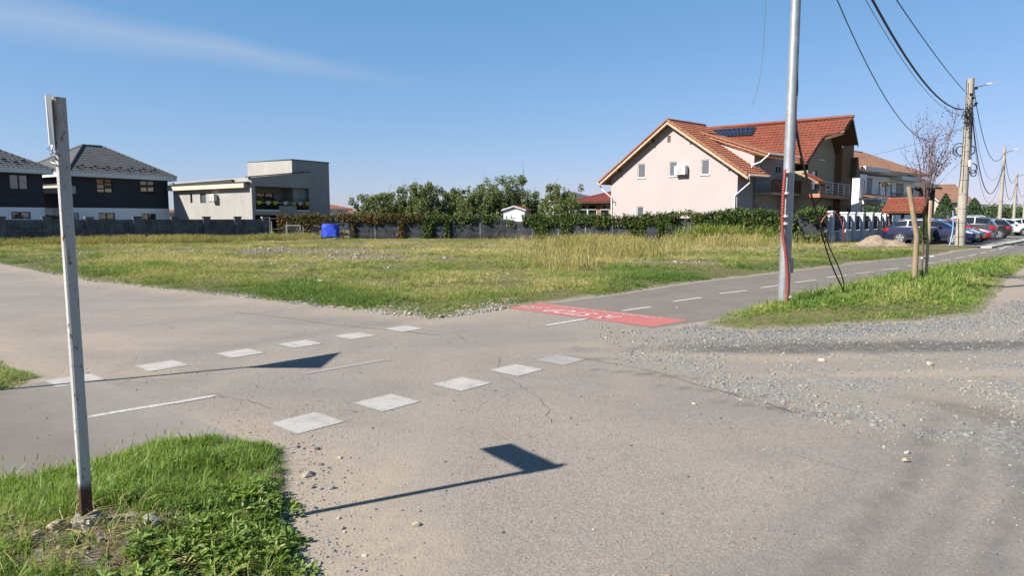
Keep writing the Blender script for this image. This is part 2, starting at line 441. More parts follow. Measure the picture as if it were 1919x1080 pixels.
leaf_mat('grass_dry', [(.17, .18, .05), (.28, .25, .085), (.38, .31, .12), (.46, .37, .17), (.40, .29, .15)], .3, 'INSTANCER')
def gravel_mat():
    t = NT('gravel'); a = t.attr('tint', 'INSTANCER')
    col = t.ramp(a, [(0, (.085, .09, .094)), (.3, (.135, .14, .143)), (.55, (.19, .184, .172)), (.78, (.25, .222, .18)), (.92, (.34, .305, .255)), (1, (.25, .155, .11))])
    t.set(col=t.mix(.3, col, t.noise(40, 3, .6), 'OVERLAY'), rough=.9); _M['gravel'] = t.m
gravel_mat()

# ---------------------------------------------------------------- ground plan (metres, from measured points)
def gl(*pts): return [tuple(G(x, y)[:2]) for x, y in pts]
far_edge = [(-60, 62), (-29, 34)] + gl((0, 497), (150, 527), (330, 547), (450, 560), (560, 573), (700, 591), (800, 602), (850, 598), (930, 586), (985, 575))
path_left = gl((1065, 565), (1175, 550), (1312, 529), (1460, 512), (1640, 490), (1763, 478)) + [(22.6, 34.4), (25.2, 36.8), (28.2, 38.6), (44.0, 57.3), (110, 138)]
right_side = [(118, 132), (60, 68), (36, 44), (26, 33.5)] 
verge_back = gl((1870, 484), (1827, 491), (1640, 521), (1480, 556), (1380, 580), (1320, 598), (1298, 604))
verge_front = gl((1310, 611), (1400, 623), (1560, 616), (1720, 606), (1860, 591), (1882, 560), (1905, 520)) 
BL = gl((595, 1080), (590, 1030), (545, 965), (578, 900), (545, 835), (430, 808), (300, 818), (170, 857), (0, 897))
LI = gl((0, 742), (60, 724), (118, 702), (60, 690), (0, 665))
PAVED = far_edge + path_left + right_side + [(23.5, 29.3)] + verge_back + verge_front + [(17.5, 23.0), (24.5, 30.5), (70, 74), (82, 68), (34, 24), (23, 10), (17, 2), (14, -30), (-.2, -30), (-.6, 1.5)] + BL + \
        [(-5.4, 2.0), (-9, -2), (-13, -2)] + [(-9.5, 1.6)] + LI + [(-18.5, 19.4), (-36, 34), (-70, 62)]
PATH_W = (-4.9, 6.35)
def paved(x, y): return sdist(PAVED, x, y)
MOUND = (-2.05, 3.15)
def ground_z(x, y):
    x = np.asarray(x, float); y = np.asarray(y, float)
    d = paved(x, y) + (fbm(x, y, .5, 3, 3) - .5) * .22
    dd = np.hypot(x, y)
    rise = sstep(-.08, .25, d)
    b = .018 + .035 * (fbm(x, y, .7, 8, 3) - .45) + sstep(.2, 1.4, d) * (.05 + .10 * (fbm(x, y, 5, 21, 3) - .45))
    m = .115 * np.exp(-((x - MOUND[0]) ** 2 + (y - MOUND[1]) ** 2) / .5)
    return -.07 + rise * (.07 + b + m)
def axis(lo, f0, f1, hi, fine, grow, cap):
    a = list(np.arange(f0, f1, fine)); s = fine
    while a[-1] < hi: s = min(s * grow, cap if a[-1] < 90 else 1e9); a.append(a[-1] + s)
    s = fine; b = [a[0]]
    while b[-1] > lo: s = min(s * grow, cap if b[-1] > -70 else 1e9); b.append(b[-1] - s)
    return np.array(b[:0:-1] + a)
gx = axis(-2500, -7, 12, 2500, .11, 1.03, 1.1); gy = axis(-400, .6, 15, 3500, .11, 1.025, 1.0)
X, Y = np.meshgrid(gx, gy); nx, ny = len(gx), len(gy)
def grid_faces(nx, ny):
    i = np.arange(nx * ny).reshape(ny, nx)
    return np.stack([i[:-1, :-1], i[:-1, 1:], i[1:, 1:], i[1:, :-1]], -1).reshape(-1, 4)
def bare_mask(x, y):
    """where the lot is trampled to earth and rubble"""
    m = 0
    for (px, py, rx, ry, a) in ((560, 474, 6.5, 3.4, 1), (700, 486, 3.4, 2.4, 1), (620, 500, 2.6, 1.6, .6), (300, 474, 5.5, 2.6, .75), (760, 505, 2.0, 1.3, .4), (170, 484, 3.0, 1.6, .6), (520, 497, 2.2, 1.3, .45), (1260, 497, 2.4, .9, .9), (1400, 470, 5, 2.2, .7), (1650, 466, 4, 1.6, .5), (140, 476, 4, 1.2, .6)):
        c = G(px, py); q = np.sqrt(((x - c.x) / rx) ** 2 + ((y - c.y) / ry) ** 2)
        m = np.maximum(m, a * (1 - sstep(.35, 1.15, q + (fbm(x, y, 1.1, 5, 3) - .5) * .9)))
    return m
def blcore(x, y):
    """bare, raked soil round the rusty post"""
    q = np.sqrt(((x + 2.0) / .55) ** 2 + ((y - 3.12) / .30) ** 2)
    p = np.sqrt(((x + 1.55) / .5) ** 2 + ((y - 2.85) / .28) ** 2)
    return np.maximum(1 - sstep(.5, 1.2, q + (fbm(x, y, .25, 9, 3) - .5) * .9), 1 - sstep(.5, 1.2, p + (fbm(x, y, .25, 19, 3) - .5) * .9))
PAVD = paved(X, Y)
Z = ground_z(X, Y)
bare = np.maximum(bare_mask(X, Y), blcore(X, Y))
edge = 1 - sstep(.05, .45, PAVD + (fbm(X, Y, .6, 2, 3) - .5) * .5)
# gravel strip along far side of road, stony tip at the corner
stripA = np.where((X < -.2) & (Y > 9) & (Y < 22), 1 - sstep(.1, .75, PAVD + (fbm(X, Y, .8, 31, 3) - .5) * .5 + np.where(X < -6, .35, 0)), 0)
track = sdist(gl((1862, 600), (1884, 556), (1905, 520)) + [(17.5, 23), (24, 30), (40, 40), (40, 14), (12, 8)], X, Y)
def ground_mat():
    t = NT('soil'); a_b = t.attr('bare'); a_e = t.attr('edge'); a_s = t.attr('stony')
    n = t.noise(.35, 6, .6); f = t.noise(6, 5, .65); ff = t.noise(45, 4, .7)
    green = t.mix(t.ramp(f, [(.3, 0.), (.7, 1.)]), (0.0413, 0.0525, 0.015), (0.105, 0.0938, 0.0375))
    green = t.mix(t.ramp(n, [(.35, 0.), (.7, 1.)]), green, (0.15, 0.124, 0.0562))
    soil = t.mix(ff, (.085, .058, .038), (.19, .145, .10))
    stone = t.mix(t.ramp(t.voro(28, out='Color'), [(0, 0.), (1, 1.)]), (0.15, 0.143, 0.135), (0.345, 0.307, 0.262))
    col = t.mix(a_b, green, t.mix(t.ramp(t.noise(12, 5, .7), [(.5, 0.), (.68, 1.)]), soil, stone))
    col = t.mix(a_e, col, (0.232, 0.199, 0.158)); col = t.mix(a_s, col, stone)
    col = t.mix(.35, col, ff, 'OVERLAY')
    t.set(col=col, rough=.95, spec=.2); t.bump(t.mix(.5, ff, t.voro(22)), .6, .03); _M['soil'] = t.m
ground_mat()
me = mesh_np('ground', np.stack([X, Y, Z], -1).reshape(-1, 3), grid_faces(nx, ny), 'soil',
             dict(bare=bare.ravel(), edge=edge.ravel(), stony=stripA.ravel()))
ground = obj_np('ground', me, kind='structure', label='soil and rough grass of the empty lot and verges')

# road: one dusty asphalt sheet running under verges
rx, ry = np.arange(-30, 30, .11), np.concatenate([np.arange(-8, .6, .4), np.arange(.6, 14, .1), np.arange(14, 40, .25)])
RX, RY = np.meshgrid(rx, ry); keep = paved(RX, RY) < .7
GR_LINE = gl((1080, 672), (1230, 700), (1390, 745), (1520, 782), (1700, 830), (1919, 900))
GRAVEL = gl((1120, 612), (1225, 617), (1300, 606), (1400, 620), (1560, 613), (1720, 603), (1860, 588)) + [(9, 12.2), (14, 13), (24, 12), (24, 4)] + GR_LINE[::-1]
def gravel_w(x, y):
    d = sdist(GRAVEL, x, y) + (fbm(x, y, .9, 41, 4) - .5) * 1.0
    return 1 - sstep(-.35, .35, d)
def blobs(x, y, lst, seed):
    m = np.zeros_like(x)
    for (px, py, rx_, ry_, ang, a) in lst:
        c = G(px, py); ca, sa = math.cos(R(ang)), math.sin(R(ang)); u = (x - c.x) * ca + (y - c.y) * sa; v = -(x - c.x) * sa + (y - c.y) * ca
        q = np.sqrt((u / rx_) ** 2 + (v / ry_) ** 2) + (fbm(x, y, .45, seed, 4) - .5) * .9
        m = np.maximum(m, a * (1 - sstep(.45, 1.1, q)))
    return m
dust = 1 - sstep(.0, .9, -paved(RX, RY) + (fbm(RX, RY, .7, 52, 4) - .5) * .9)
dust = np.maximum(dust * .8, blobs(RX, RY, [(650, 920, .34, .95, -20, 1), (690, 1040, .45, .6, 20, 1), (600, 860, .22, .3, 0, .9), (1150, 650, 1.4, .35, -8, .7), (1380, 668, 2.2, .3, -3, .8), (1780, 700, 2.2, .22, 3, .95), (200, 640, 1.2, .5, -40, .7), (280, 700, .5, .35, 0, .6)], 61))
darkm = blobs(RX, RY, [(1640, 650, 3.6, .55, 2, .9), (1450, 640, 1.2, .3, 0, .7), (1350, 640, 1.0, .2, -5, .6), (1480, 770, .7, .06, -28, .8), (1250, 705, .9, .05, -22, .75), (1350, 735, .7, .05, -25, .75), (1900, 790, .3, 1.0, 30, .5), (1110, 672, .6, .05, -15, .6)], 71)
# faint long tyre tracks on the gravel track at right
trk = np.zeros_like(RX)
for (p, q, w, a) in (((1540, 1080), (1760, 800), .13, .75), ((1850, 1080), (1919, 840), .10, .7), ((1690, 1080), (1850, 800), .10, .55), ((1400, 1080), (1640, 840), .18, .35), ((500, 640), (1000, 560), .25, .3), ((350, 600), (900, 545), .25, .25)):
    a0, b0 = G(*p), G(*q); e = (b0 - a0); L = e.length; e.normalize()
    u = (RX - a0.x) * e.x + (RY - a0.y) * e.y; v = (RX - a0.x) * -e.y + (RY - a0.y) * e.x + (fbm(RX, RY, 1.2, 81, 2) - .5) * .3
    trk = np.maximum(trk, a * np.exp(-(v / w) ** 2) * sstep(-2, 0, u) * (1 - sstep(L * .8, L * 1.5, u)))
def road_mat():
    t = NT('asphalt_dusty'); a_g = t.attr('gravel'); a_d = t.attr('dust'); a_k = t.attr('dark'); a_t = t.attr('track')
    big = t.noise(.28, 5, .6); mid = t.noise(1.7, 6, .65); fine = t.noise(70, 4, .75); st = t.voro(95, out='Color')
    base = t.mix(t.ramp(big, [(.35, 0.), (.68, 1.)]), (0.193, 0.167, 0.145), (0.239, 0.205, 0.175))
    base = t.mix(t.math('MULTIPLY', t.ramp(mid, [(.5, 0.), (.78, 1.)]), .5), base, (0.222, 0.204, 0.181))
    base = t.mix(t.math('MULTIPLY', t.ramp(t.noise(3.1, 7, .7), [(.56, 0.), (.75, 1.)]), .35), base, (0.122, 0.118, 0.115))
    speck = t.ramp(t.noise(85, 3, .8), [(.30, .0), (.42, 1.)])
    base = t.mix(t.math('MULTIPLY', t.math('SUBTRACT', 1.0, speck), .6), base, (0.0666, 0.0651, 0.0629))
    base = t.mix(.45, base, t.ramp(st, [(.1, .15), (.9, .85)]), 'SOFT_LIGHT')
    base = t.mix(t.math('MULTIPLY', t.ramp(t.noise(60, 3, .8), [(.60, .0), (.68, 1.)]), .5), base, (0.345, 0.3, 0.26))
    crk = t.N.new('ShaderNodeTexVoronoi'); crk.feature = 'DISTANCE_TO_EDGE'; crk.inputs['Scale'].default_value = .42; t.L.new(t.mix(.12, t.co(), t.N.new('ShaderNodeTexNoise').outputs['Color']), crk.inputs['Vector'])
    base = t.mix(t.math('MULTIPLY', t.math('MULTIPLY', t.ramp(crk.outputs['Distance'], [(.0, 1.), (.006, 0.)]), t.ramp(t.noise(.5, 3, .6), [(.5, 0.), (.62, 1.)])), .7), base, (0.069, 0.061, 0.0541))
    dustc = t.mix(fine, (.25, .20, .148), (.335, .275, .21))
    stone = t.mix(t.ramp(t.voro(42, out='Color'), [(.1, 0.), (.9, 1.)]), (0.111, 0.111, 0.111), (0.266, 0.255, 0.237))
    gcol = t.mix(t.ramp(t.noise(1.1, 3, .6), [(.4, 0.), (.62, 1.)]), t.mix(fine, (.175, .15, .122), (.26, .225, .185)), t.mix(t.ramp(t.voro(42, out='Color'), [(.1, 0.), (.9, 1.)]), (.11, .105, .098), (.28, .26, .232)))
    wear = t.ramp(t.noise(.75, 3, .6, t.mapping((.25, 1.1, 1), (0, 0, -.75))), [(.46, 0.), (.64, 1.)])
    base = t.mix(t.math('MULTIPLY', wear, .38), base, (.15, .138, .126))
    base = t.mix(t.math('MULTIPLY', t.ramp(t.noise(.55, 3, .55, t.mapping((1.3, .3, 1), (0, 0, .5))), [(.52, 0.), (.7, 1.)]), .4), base, (.27, .238, .20))
    col = t.mix(a_g, base, gcol)
    brk = t.ramp(t.noise(9, 6, .7), [(.3, .25), (.65, 1.)])
    col = t.mix(t.math('MULTIPLY', a_d, brk), col, dustc)
    col = t.mix(t.math('MULTIPLY', a_k, t.ramp(t.noise(7, 5, .7), [(.25, .35), (.6, 1.)])), col, (0.0703, 0.0629, 0.0555))
    col = t.mix(t.math('MULTIPLY', a_t, t.ramp(t.noise(5, 3, .7), [(.3, .4), (.6, 1.)])), col, (0.104, 0.0977, 0.0918))
    col = t.mix(.25, col, fine, 'OVERLAY')
    t.set(col=col, rough=.93, spec=.25)
    h = t.mix(.45, fine, t.voro(60)); t.bump(h, .42, .010); _M['asphalt_dusty'] = t.m
road_mat()
idx = grid_faces(len(rx), len(ry)); km = keep.ravel()
idx = idx[km[idx].all(1)]; use = np.unique(idx); remap = np.full(km.size, -1); remap[use] = np.arange(len(use))
def pick(a): return a.ravel()[use]
RZ = np.zeros_like(RX)  
me = mesh_np('road', np.stack([pick(RX), pick(RY), pick(RZ)], -1), remap[idx], 'asphalt_dusty',
             dict(gravel=pick(gravel_w(RX, RY)), dust=pick(dust), dark=pick(darkm), track=pick(trk)))
road = obj_np('road', me, kind='structure', label='dusty worn asphalt road with gravel spread over its edge')

# bike path: smoother asphalt, two lanes wide
def path_mat():
    t = NT('asphalt_path'); fine = t.noise(110, 4, .75); mid = t.noise(.9, 5, .6)
    c = t.mix(t.ramp(mid, [(.3, 0.), (.7, 1.)]), (.132, .114, .098), (.165, .144, .124))
    c = t.mix(t.math('MULTIPLY', t.ramp(t.noise(2.3, 6, .7), [(.52, 0.), (.75, 1.)]), .45), c, (.19, .165, .14))
    c = t.mix(.3, c, fine, 'OVERLAY'); t.set(col=c, rough=.92, spec=.25); t.bump(fine, .35, .006); _M['asphalt_path'] = t.m
def joint_mat():
    """path asphalt with road dust carried over its end"""
    t = NT('asphalt_joint'); fine = t.noise(110, 3, .75); mid = t.noise(.9, 3, .6)
    c = t.mix(t.ramp(mid, [(.3, 0.), (.7, 1.)]), (.132, .114, .098), (.165, .144, .124))
    sep = t.N.new('ShaderNodeSeparateXYZ'); t.L.new(t.co(), sep.inputs[0])
    s = t.math('SUBTRACT', t.math('ADD', t.math('MULTIPLY', sep.outputs['X'], .65), t.math('MULTIPLY', sep.outputs['Y'], .76)), 2.465)
    f2 = t.ramp(t.math('MULTIPLY', t.math('ADD', t.math('ADD', s, 1.4), t.math('MULTIPLY', t.noise(2.2, 3, .7), 1.0)), .5), [(.42, 0.), (.95, 1.)])
    c = t.mix(f2, c, t.mix(t.noise(1.7, 3, .65), (.185, .168, .15), (.225, .203, .18)))
    t.set(col=t.mix(.3, c, fine, 'OVERLAY'), rough=.92, spec=.25); t.bump(fine, .35, .006); _M['asphalt_joint'] = t.m
joint_mat()
path_mat()
def sheet(poly, z, step=.5): 
    mb = MB(); pts = [Vector((p[0], p[1], z)) for p in poly]
    mb.add(pts, [tuple(t) for t in tessellate_polygon([pts])]); return mb
def up(o):
    for p in o.data.polygons:
        if p.normal.z < 0: flip_out(o); break
    bm = bmesh.new(); bm.from_mesh(o.data)
    for f in bm.faces:
        if f.normal.z < 0: f.normal_flip()
    bm.to_mesh(o.data); bm.free(); return o
cross_far = [(.15, 12.55), (2.1, 10.15)]
pl_poly = [(.05, 12.7)] + path_left + right_side + [(23.5, 28.9), (20.6, 27.6)] + [(p[0] + .35, p[1] - .35) for p in gl((1827, 491), (1640, 521), (1480, 556), (1380, 580))] + [(2.95, 10.75), (2.1, 10.12)]
bike_path = up(sheet(pl_poly, .002).build('bike_path', 'asphalt_path', kind='structure', label='smooth grey asphalt cycle path running off to the parked cars'))
pw_poly = [(-4.45, 7.05), (-2.05, 5.0), (-2.6, 4.6), (-6, 1.5), (-12, -4.0), (-15, -2.2), (-9, 2.0), (-5.2, 6.2)]
up(sheet(pw_poly, .002).build('bike_path', 'asphalt_joint', kind='structure', label='cycle path asphalt between the grass with rusty post and the small verge'))

# painted markings
def paint_mat(name, c, wear, edge=True):
    """worn road paint: flakes off in specks and patches and frays along its borders, asphalt shows in gaps"""
    t = NT(name); n = t.noise(46, 3, .8); m = t.noise(4.5, 3, .65)
    w = t.ramp(t.math('ADD', t.math('MULTIPLY', n, .55), t.math('MULTIPLY', m, .45)), [(wear - .10, 1.), (wear + .04, 0.)])
    if edge: w = t.math('MAXIMUM', w, t.ramp(t.math('ADD', t.attr('inset'), t.math('MULTIPLY', t.math('SUBTRACT', t.noise(30, 3, .8), .5), .16)), [(.006, 1.), (.03, 0.)]))
    col = t.mix(w, t.mix(m, tuple(x * .82 for x in c), tuple(x * 1.10 for x in c)), t.mix(n, (.20, .184, .168), (.245, .226, .204))); t.set(col=col, rough=.9); t.bump(n, .2, .003); _M[name] = t.m
paint_mat('paint_crossing', (.345, .32, .297), .455); paint_mat('paint_line', (.43, .405, .375), .40); paint_mat('paint_faint', (.27, .25, .23), .53)
paint_mat('paint_redroad', (.36, .105, .092), .37, False); paint_mat('paint_letter', (.47, .37, .34), .40, False)
def strip_mark(p, q, w, m, name, parent, z=.010, wig=0):
    p, q = Vector((*p, 0)), Vector((*q, 0)); L = (q - p).length; e = (q - p).normalized(); n = Vector((-e.y, e.x, 0))
    ku, kv = 12, 9; V, I = [], []
    for a in range(ku + 1):
        for c in range(kv + 1):
            u, v = L * a / ku, w * (c / kv - .5); k = p + e * u + n * (v + wig * w * .5 * math.sin(a * .55)); V.append((k.x, k.y, z)); I.append(min(u, L - u, w / 2 - abs(v)))
    F = [(a*(kv+1)+c, (a+1)*(kv+1)+c, (a+1)*(kv+1)+c+1, a*(kv+1)+c+1) for a in range(ku) for c in range(kv)]
    me = mesh_np(name, V, F, m, dict(inset=I), smooth=False); o = bpy.data.objects.new(name, me); COL.objects.link(o); o.parent = parent; return up(o)
cdir = Vector((.66, .75)); cdir.normalize()
def cross_mark(px, py, m, w=.43, l=.44):
    c = G(px, py); c2 = Vector((c.x, c.y))
    strip_mark(c2 - cdir * l / 2, c2 + cdir * l / 2, w, m, 'crossing_mark', road, .0038)
for p in ((140, 713), (303, 686), (450, 662.5), (562, 645), (665, 630), (757, 616.5)): cross_mark(*p, 'paint_crossing')
for p in ((575, 793), (725, 755), (865, 720), (968, 694)): cross_mark(*p, 'paint_crossing')
cross_mark(1050, 675, 'paint_faint')
strip_mark(G(165, 783)[:2], G(405, 742)[:2], .085, 'paint_line', 'centre_line', road, .0042, .25)
strip_mark(G(570, 701)[:2], G(722, 675)[:2], .085, 'paint_faint', 'centre_line', road, .0038)
for p, q in (((1020, 611.5), (1100, 598)), ((1165, 583.5), (1220, 575.5)), ((1260, 566), (1316, 558)), ((1347, 551), (1400, 545)), ((1425, 540), (1465, 534.5)), ((1490, 530), (1530, 525)),
             ((1548, 521), (1588, 516)), ((1602, 513), (1640, 509.5)), ((1650, 507), (1686, 503)), ((1700, 499.5), (1722, 496.5)), ((1730, 495), (1751, 492)), ((1761, 489.5), (1781, 487)), ((1788, 485), (1806, 482)), ((1814, 480), (1830, 477)), ((1836, 475), (1850, 472.5)), ((1856, 471), (1866, 469))):
    strip_mark(G(*p)[:2], G(*q)[:2], .11, 'paint_line', 'centre_line', bike_path, .0056)
prev = [G(1872, 468), G(1890, 461), G(1905, 452), G(1919, 444)]
for a_, b_ in zip(prev, prev[1:]): strip_mark(a_[:2], b_[:2], .13, 'paint_line', 'centre_line', bike_path, .0056)
# red stop bar with lettering, read by riders coming towards the road
rf, rn = G(1290, 601), G(1223, 613.5); su = Vector((-.72, .70, 0)).normalized(); sv = (rn - rf)
redbar = up(MB().quad(*[p + Vector((0, 0, .004)) for p in (rf, rf + su * 3.25, rn + su * 3.2, rn)]).build('red_bar', 'paint_redroad', bike_path))
def text_mesh(txt, size, spacing=1.0):
    cu = bpy.data.curves.new('lettering', 'FONT'); cu.body = txt; cu.size = size; cu.space_character = spacing; cu.offset = size * .012
    ob = bpy.data.objects.new('lettering', cu); COL.objects.link(ob); dg = bpy.context.evaluated_depsgraph_get()
    me = bpy.data.meshes.new_from_object(ob.evaluated_get(dg)); bpy.data.objects.remove(ob); return me
def lay_text(txt, o, along, upv, length, height, name='lettering', parent=None, m='paint_letter', z=.0075):
    me = text_mesh(txt, 1.0); v = np.array([p.co[:] for p in me.vertices]); lo, hi = v.min(0), v.max(0)
    s, h = length / (hi[0] - lo[0]), height / (hi[1] - lo[1])
    me.vertices.foreach_set('co', np.array([(o + along * ((p[0] - lo[0]) * s) + upv * ((p[1] - lo[1]) * h) + Vector((0, 0, z)))[:] for p in v], np.float32).ravel())
    me.materials.append(MAT(m)); me.update(); ob = bpy.data.objects.new(name, me); COL.objects.link(ob); ob.parent = parent; return up(ob)
su_ = su; svn = sv.normalized(); W = sv.length
lay_text('COBORÂȚI DE PE BICICLETĂ', rf + su * .42 + svn * .04, su, svn, 2.4, .19, parent=redbar)
lay_text('STOP', rf + su * 1.45 + svn * .40, su, svn, .95, .46, parent=redbar)
def flat_shape(polys, o, name):
    mb = MB()
    for poly in polys:
        pts = [o + su * a + svn * b + Vector((0, 0, .0075)) for a, b in poly]
        mb.add(pts, [tuple(t) for t in tessellate_polygon([pts])])
    return up(mb.build(name, 'paint_letter', redbar))
def ln(a, b, w):
    a, b = Vector(a), Vector(b); e = (b - a).normalized(); n = Vector((-e.y, e.x)) * w / 2
    return [tuple(a + n), tuple(b + n), tuple(b - n), tuple(a - n)]
flat_shape([ln((.20, .36), (.17, .20), .10), ln((.18, .21), (.05, .0), .065), ln((.18, .21), (.30, .03), .065), ln((.20, .35), (.34, .24), .05), ln((.20, .35), (.06, .26), .05),
            [(.20 + .05 * math.cos(k * .7), .43 + .05 * math.sin(k * .7)) for k in range(9)]], rf + su * .92 + svn * .40, 'walker_symbol')
ring = lambda cx, cy, r: [ln((cx + r * math.cos(k * .52), cy + r * math.sin(k * .52)), (cx + r * math.cos(k * .52 + .54), cy + r * math.sin(k * .52 + .54)), .035) for k in range(12)]
flat_shape(ring(.12, .13, .11) + ring(.50, .13, .11) + [ln((.12, .13), (.24, .32), .03), ln((.24, .32), (.42, .32), .03), ln((.42, .32), (.5, .13), .03), ln((.24, .32), (.29, .13), .03), ln((.12, .13), (.29, .13), .03), ln((.29, .13), (.42, .32), .03), ln((.40, .40), (.48, .38), .03), ln((.20, .37), (.28, .37), .035)], rf + su * 2.52 + svn * .40, 'bicycle_symbol')
# cracks in the old asphalt
mat('crack_tar', (.05, .047, .043), .95, .2, 8, 40)
def crack(pts, w, seed):
    rr = random.Random(seed); P = [G(*p) for p in pts]; path = []
    for a_, b_ in zip(P, P[1:]):
        n_ = max(3, int((b_ - a_).length / .09)); e_ = (b_ - a_).normalized(); q_ = Vector((-e_.y, e_.x, 0))
        for k in range(n_): path.append(a_.lerp(b_, k / n_) + q_ * rr.gauss(0, .018))
    vs = []
    for k, p in enumerate(path):
        d_ = (path[min(k + 1, len(path) - 1)] - path[max(k - 1, 0)]).normalized(); q_ = Vector((-d_.y, d_.x, 0)) * w * rr.uniform(.25, 1.1) / 2; vs += [p + q_ + Vector((0, 0, .0018)), p - q_ + Vector((0, 0, .0018))]
    up(MB().add(vs, [(2*k, 2*k+1, 2*k+3, 2*k+2) for k in range(len(path) - 1)]).build('crack', 'crack_tar', road))
crack([(430, 584), (520, 594), (600, 606), (660, 613), (730, 619), (800, 627), (840, 631)], .022, 1)
crack([(140, 585), (260, 592), (330, 590)], .010, 2)
crack([(1082, 671), (1160, 684), (1250, 703), (1330, 727), (1420, 752), (1510, 779)], .018, 3)
crack([(930, 700), (1010, 745), (1040, 800)], .007, 4)
crack([(380, 735), (450, 748), (520, 770)], .009, 5)
# kerb edging of the parking bays
kmb = MB(); k0, k1 = Vector((25.9, 36.9, 0)), Vector((44.6, 57.0, 0)); ke = (k1 - k0).normalized(); kn = Vector((-ke.y, ke.x, 0))
kerb = thing('kerb', k0, 'pale concrete kerb between parked cars and cycle path', 'kerb')
for i in range(27):
    MB().obox(k0 + ke * (i * 1.0) , ke * .985, kn * .5, Vector((0, 0, .10 + random.uniform(-.006, .006)))).build('kerb_stone', 'kerb', kerb)
mat('parking_ground', (.15, .142, .132), .95, .2, 1.2, 40, bump=.3)
up(sheet([tuple((k0 + kn * .5)[:2]), tuple((k1 + kn * .5)[:2]), tuple((k1 + kn * 9)[:2]), (26.3, 47.0), (21.9, 42.2)], .075).build('parking_bay', 'parking_ground', kind='structure', label='asphalt parking strip under the row of cars'))
# ================================================================ buildings
UP = Vector((0, 0, 1))
def poly_span(poly, t):
    xs = []
    for (a, b), (c, d) in zip(poly, poly[1:] + poly[:1]):
        if (b <= t < d) or (d <= t < b): xs.append(a + (t - b) / (d - b) * (c - a))
    return (min(xs), max(xs)) if len(xs) > 1 else None
def tiled(mb, pl, poly, course=.34, col=.30, amp=.028, step=.035, wave=True):
    """courses of overlapping roof tiles laid over the polygon poly (s along eave, t up slope)"""
    t0, t1 = min(p[1] for p in poly), max(p[1] for p in poly); n = max(2, round((t1 - t0) / course)); h = (t1 - t0) / n
    q = col / 4
    for i in range(n):
        a, b = t0 + i * h, t0 + (i + 1) * h
        lo, hi = poly_span(poly, a + h * .02), poly_span(poly, b - h * .02)
        if not lo or not hi: continue
        L, Rr = min(lo[0], hi[0]), max(lo[1], hi[1])
        cols = [L] + [k * q for k in range(int(math.floor(L / q)) + 1, int(math.ceil(Rr / q)))] + [Rr]
        vs = []
        for c in cols:
            w = amp * (math.sin(c / col * 2 * math.pi)) if wave else 0
            vs += [pl.at(min(max(c, lo[0]), lo[1]), a, step + w - .03), pl.at(min(max(c, lo[0]), lo[1]), a, step + w), pl.at(min(max(c, hi[0]), hi[1]), b, w)]
        m = len(cols)
        mb.add(vs, [(3*k, 3*k+3, 3*k+4, 3*k+1) for k in range(m-1)] + [(3*k+1, 3*k+4, 3*k+5, 3*k+2) for k in range(m-1)])
    return mb
def roof_plane(e0, e1, top):
    """plane through eave line e0-e1 and the point top, facing up; returns plane and polygon coords function"""
    e0, e1, top = Vector(e0), Vector(e1), Vector(top); u = (e1 - e0).normalized(); v = (top - e0) - u * (top - e0).dot(u)
    pl = Plane(e0, u, v)
    if pl.n.z < 0: pl = Plane(e1, -u, v)
    return pl
def on(pl, p): d = Vector(p) - pl.o; return d.dot(pl.u), d.dot(pl.v)
def roof_slope(house, name, m, pts3, thick=.16, soffit='soffit_wood', **kw):
    pl = roof_plane(pts3[0], pts3[1], pts3[-1]); poly = [on(pl, p) for p in pts3]
    o = tiled(MB(), pl, poly, **kw).build(name, m, house)
    MB().prism([pl.at(a, b, -.035) for a, b in poly], pl.n * -thick).build('soffit', soffit, o)
    return o, pl
def ridge_cap(house, p, q, m, r=.11):
    p, q = Vector(p), Vector(q); L = (q - p).length; n = max(3, int(L / .4)); mb = MB()
    for i in range(n):
        a, b = p.lerp(q, i / n), p.lerp(q, (i + 1.12) / n); mb.tube([a, b], [r, r * .82], 8)
    return mb.build('ridge_cap', m, house, smooth=40)
def window(house, pl, r, frame='dark_metal', glass='glass', mull=(.5,), trans=(), depth=.10, fw=.06, sill=None, name='window'):
    a0, b0, a1, b1 = r; mb = MB()
    mb.pbox(pl, a0, b0, a0 + fw, b1, -depth, -depth + .06); mb.pbox(pl, a1 - fw, b0, a1, b1, -depth, -depth + .06)
    mb.pbox(pl, a0 + fw, b0, a1 - fw, b0 + fw, -depth, -depth + .058); mb.pbox(pl, a0 + fw, b1 - fw, a1 - fw, b1, -depth, -depth + .058)
    for f in mull: c = a0 + (a1 - a0) * f; mb.pbox(pl, c - fw * .7, b0 + fw, c + fw * .7, b1 - fw, -depth, -depth + .062)
    for f in trans: c = b0 + (b1 - b0) * f; mb.pbox(pl, a0 + fw, c - fw * .5, a1 - fw, c + fw * .5, -depth, -depth + .055)
    w = mb.build(name, frame, house)
    ed = [a0 + fw] + [a0 + (a1 - a0) * f for f in mull] + [a1 - fw]
    for x, y in zip(ed, ed[1:]):
        MB().quad(pl.at(x, b0 + fw, -depth + .02), pl.at(y, b0 + fw, -depth + .02 + random.uniform(-.004, .004)), pl.at(y, b1 - fw, -depth + .02), pl.at(x, b1 - fw, -depth + .02 + random.uniform(-.003, .003))).build('pane', glass, w)
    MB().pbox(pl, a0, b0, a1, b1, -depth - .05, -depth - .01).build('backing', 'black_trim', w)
    if sill: MB().pbox(pl, a0 - .06, b0 - .05, a1 + .06, b0, -.02, .07).build('sill', sill, w)
    return w
def gutter(house, p, q, m='white_trim', r=.07): return MB().tube([p, q], r, 8).build('gutter', m, house, smooth=60)
def pipe(house, pts, m='white_trim', r=.055): return MB().tube(pts, r, 8).build('downpipe', m, house, smooth=60)
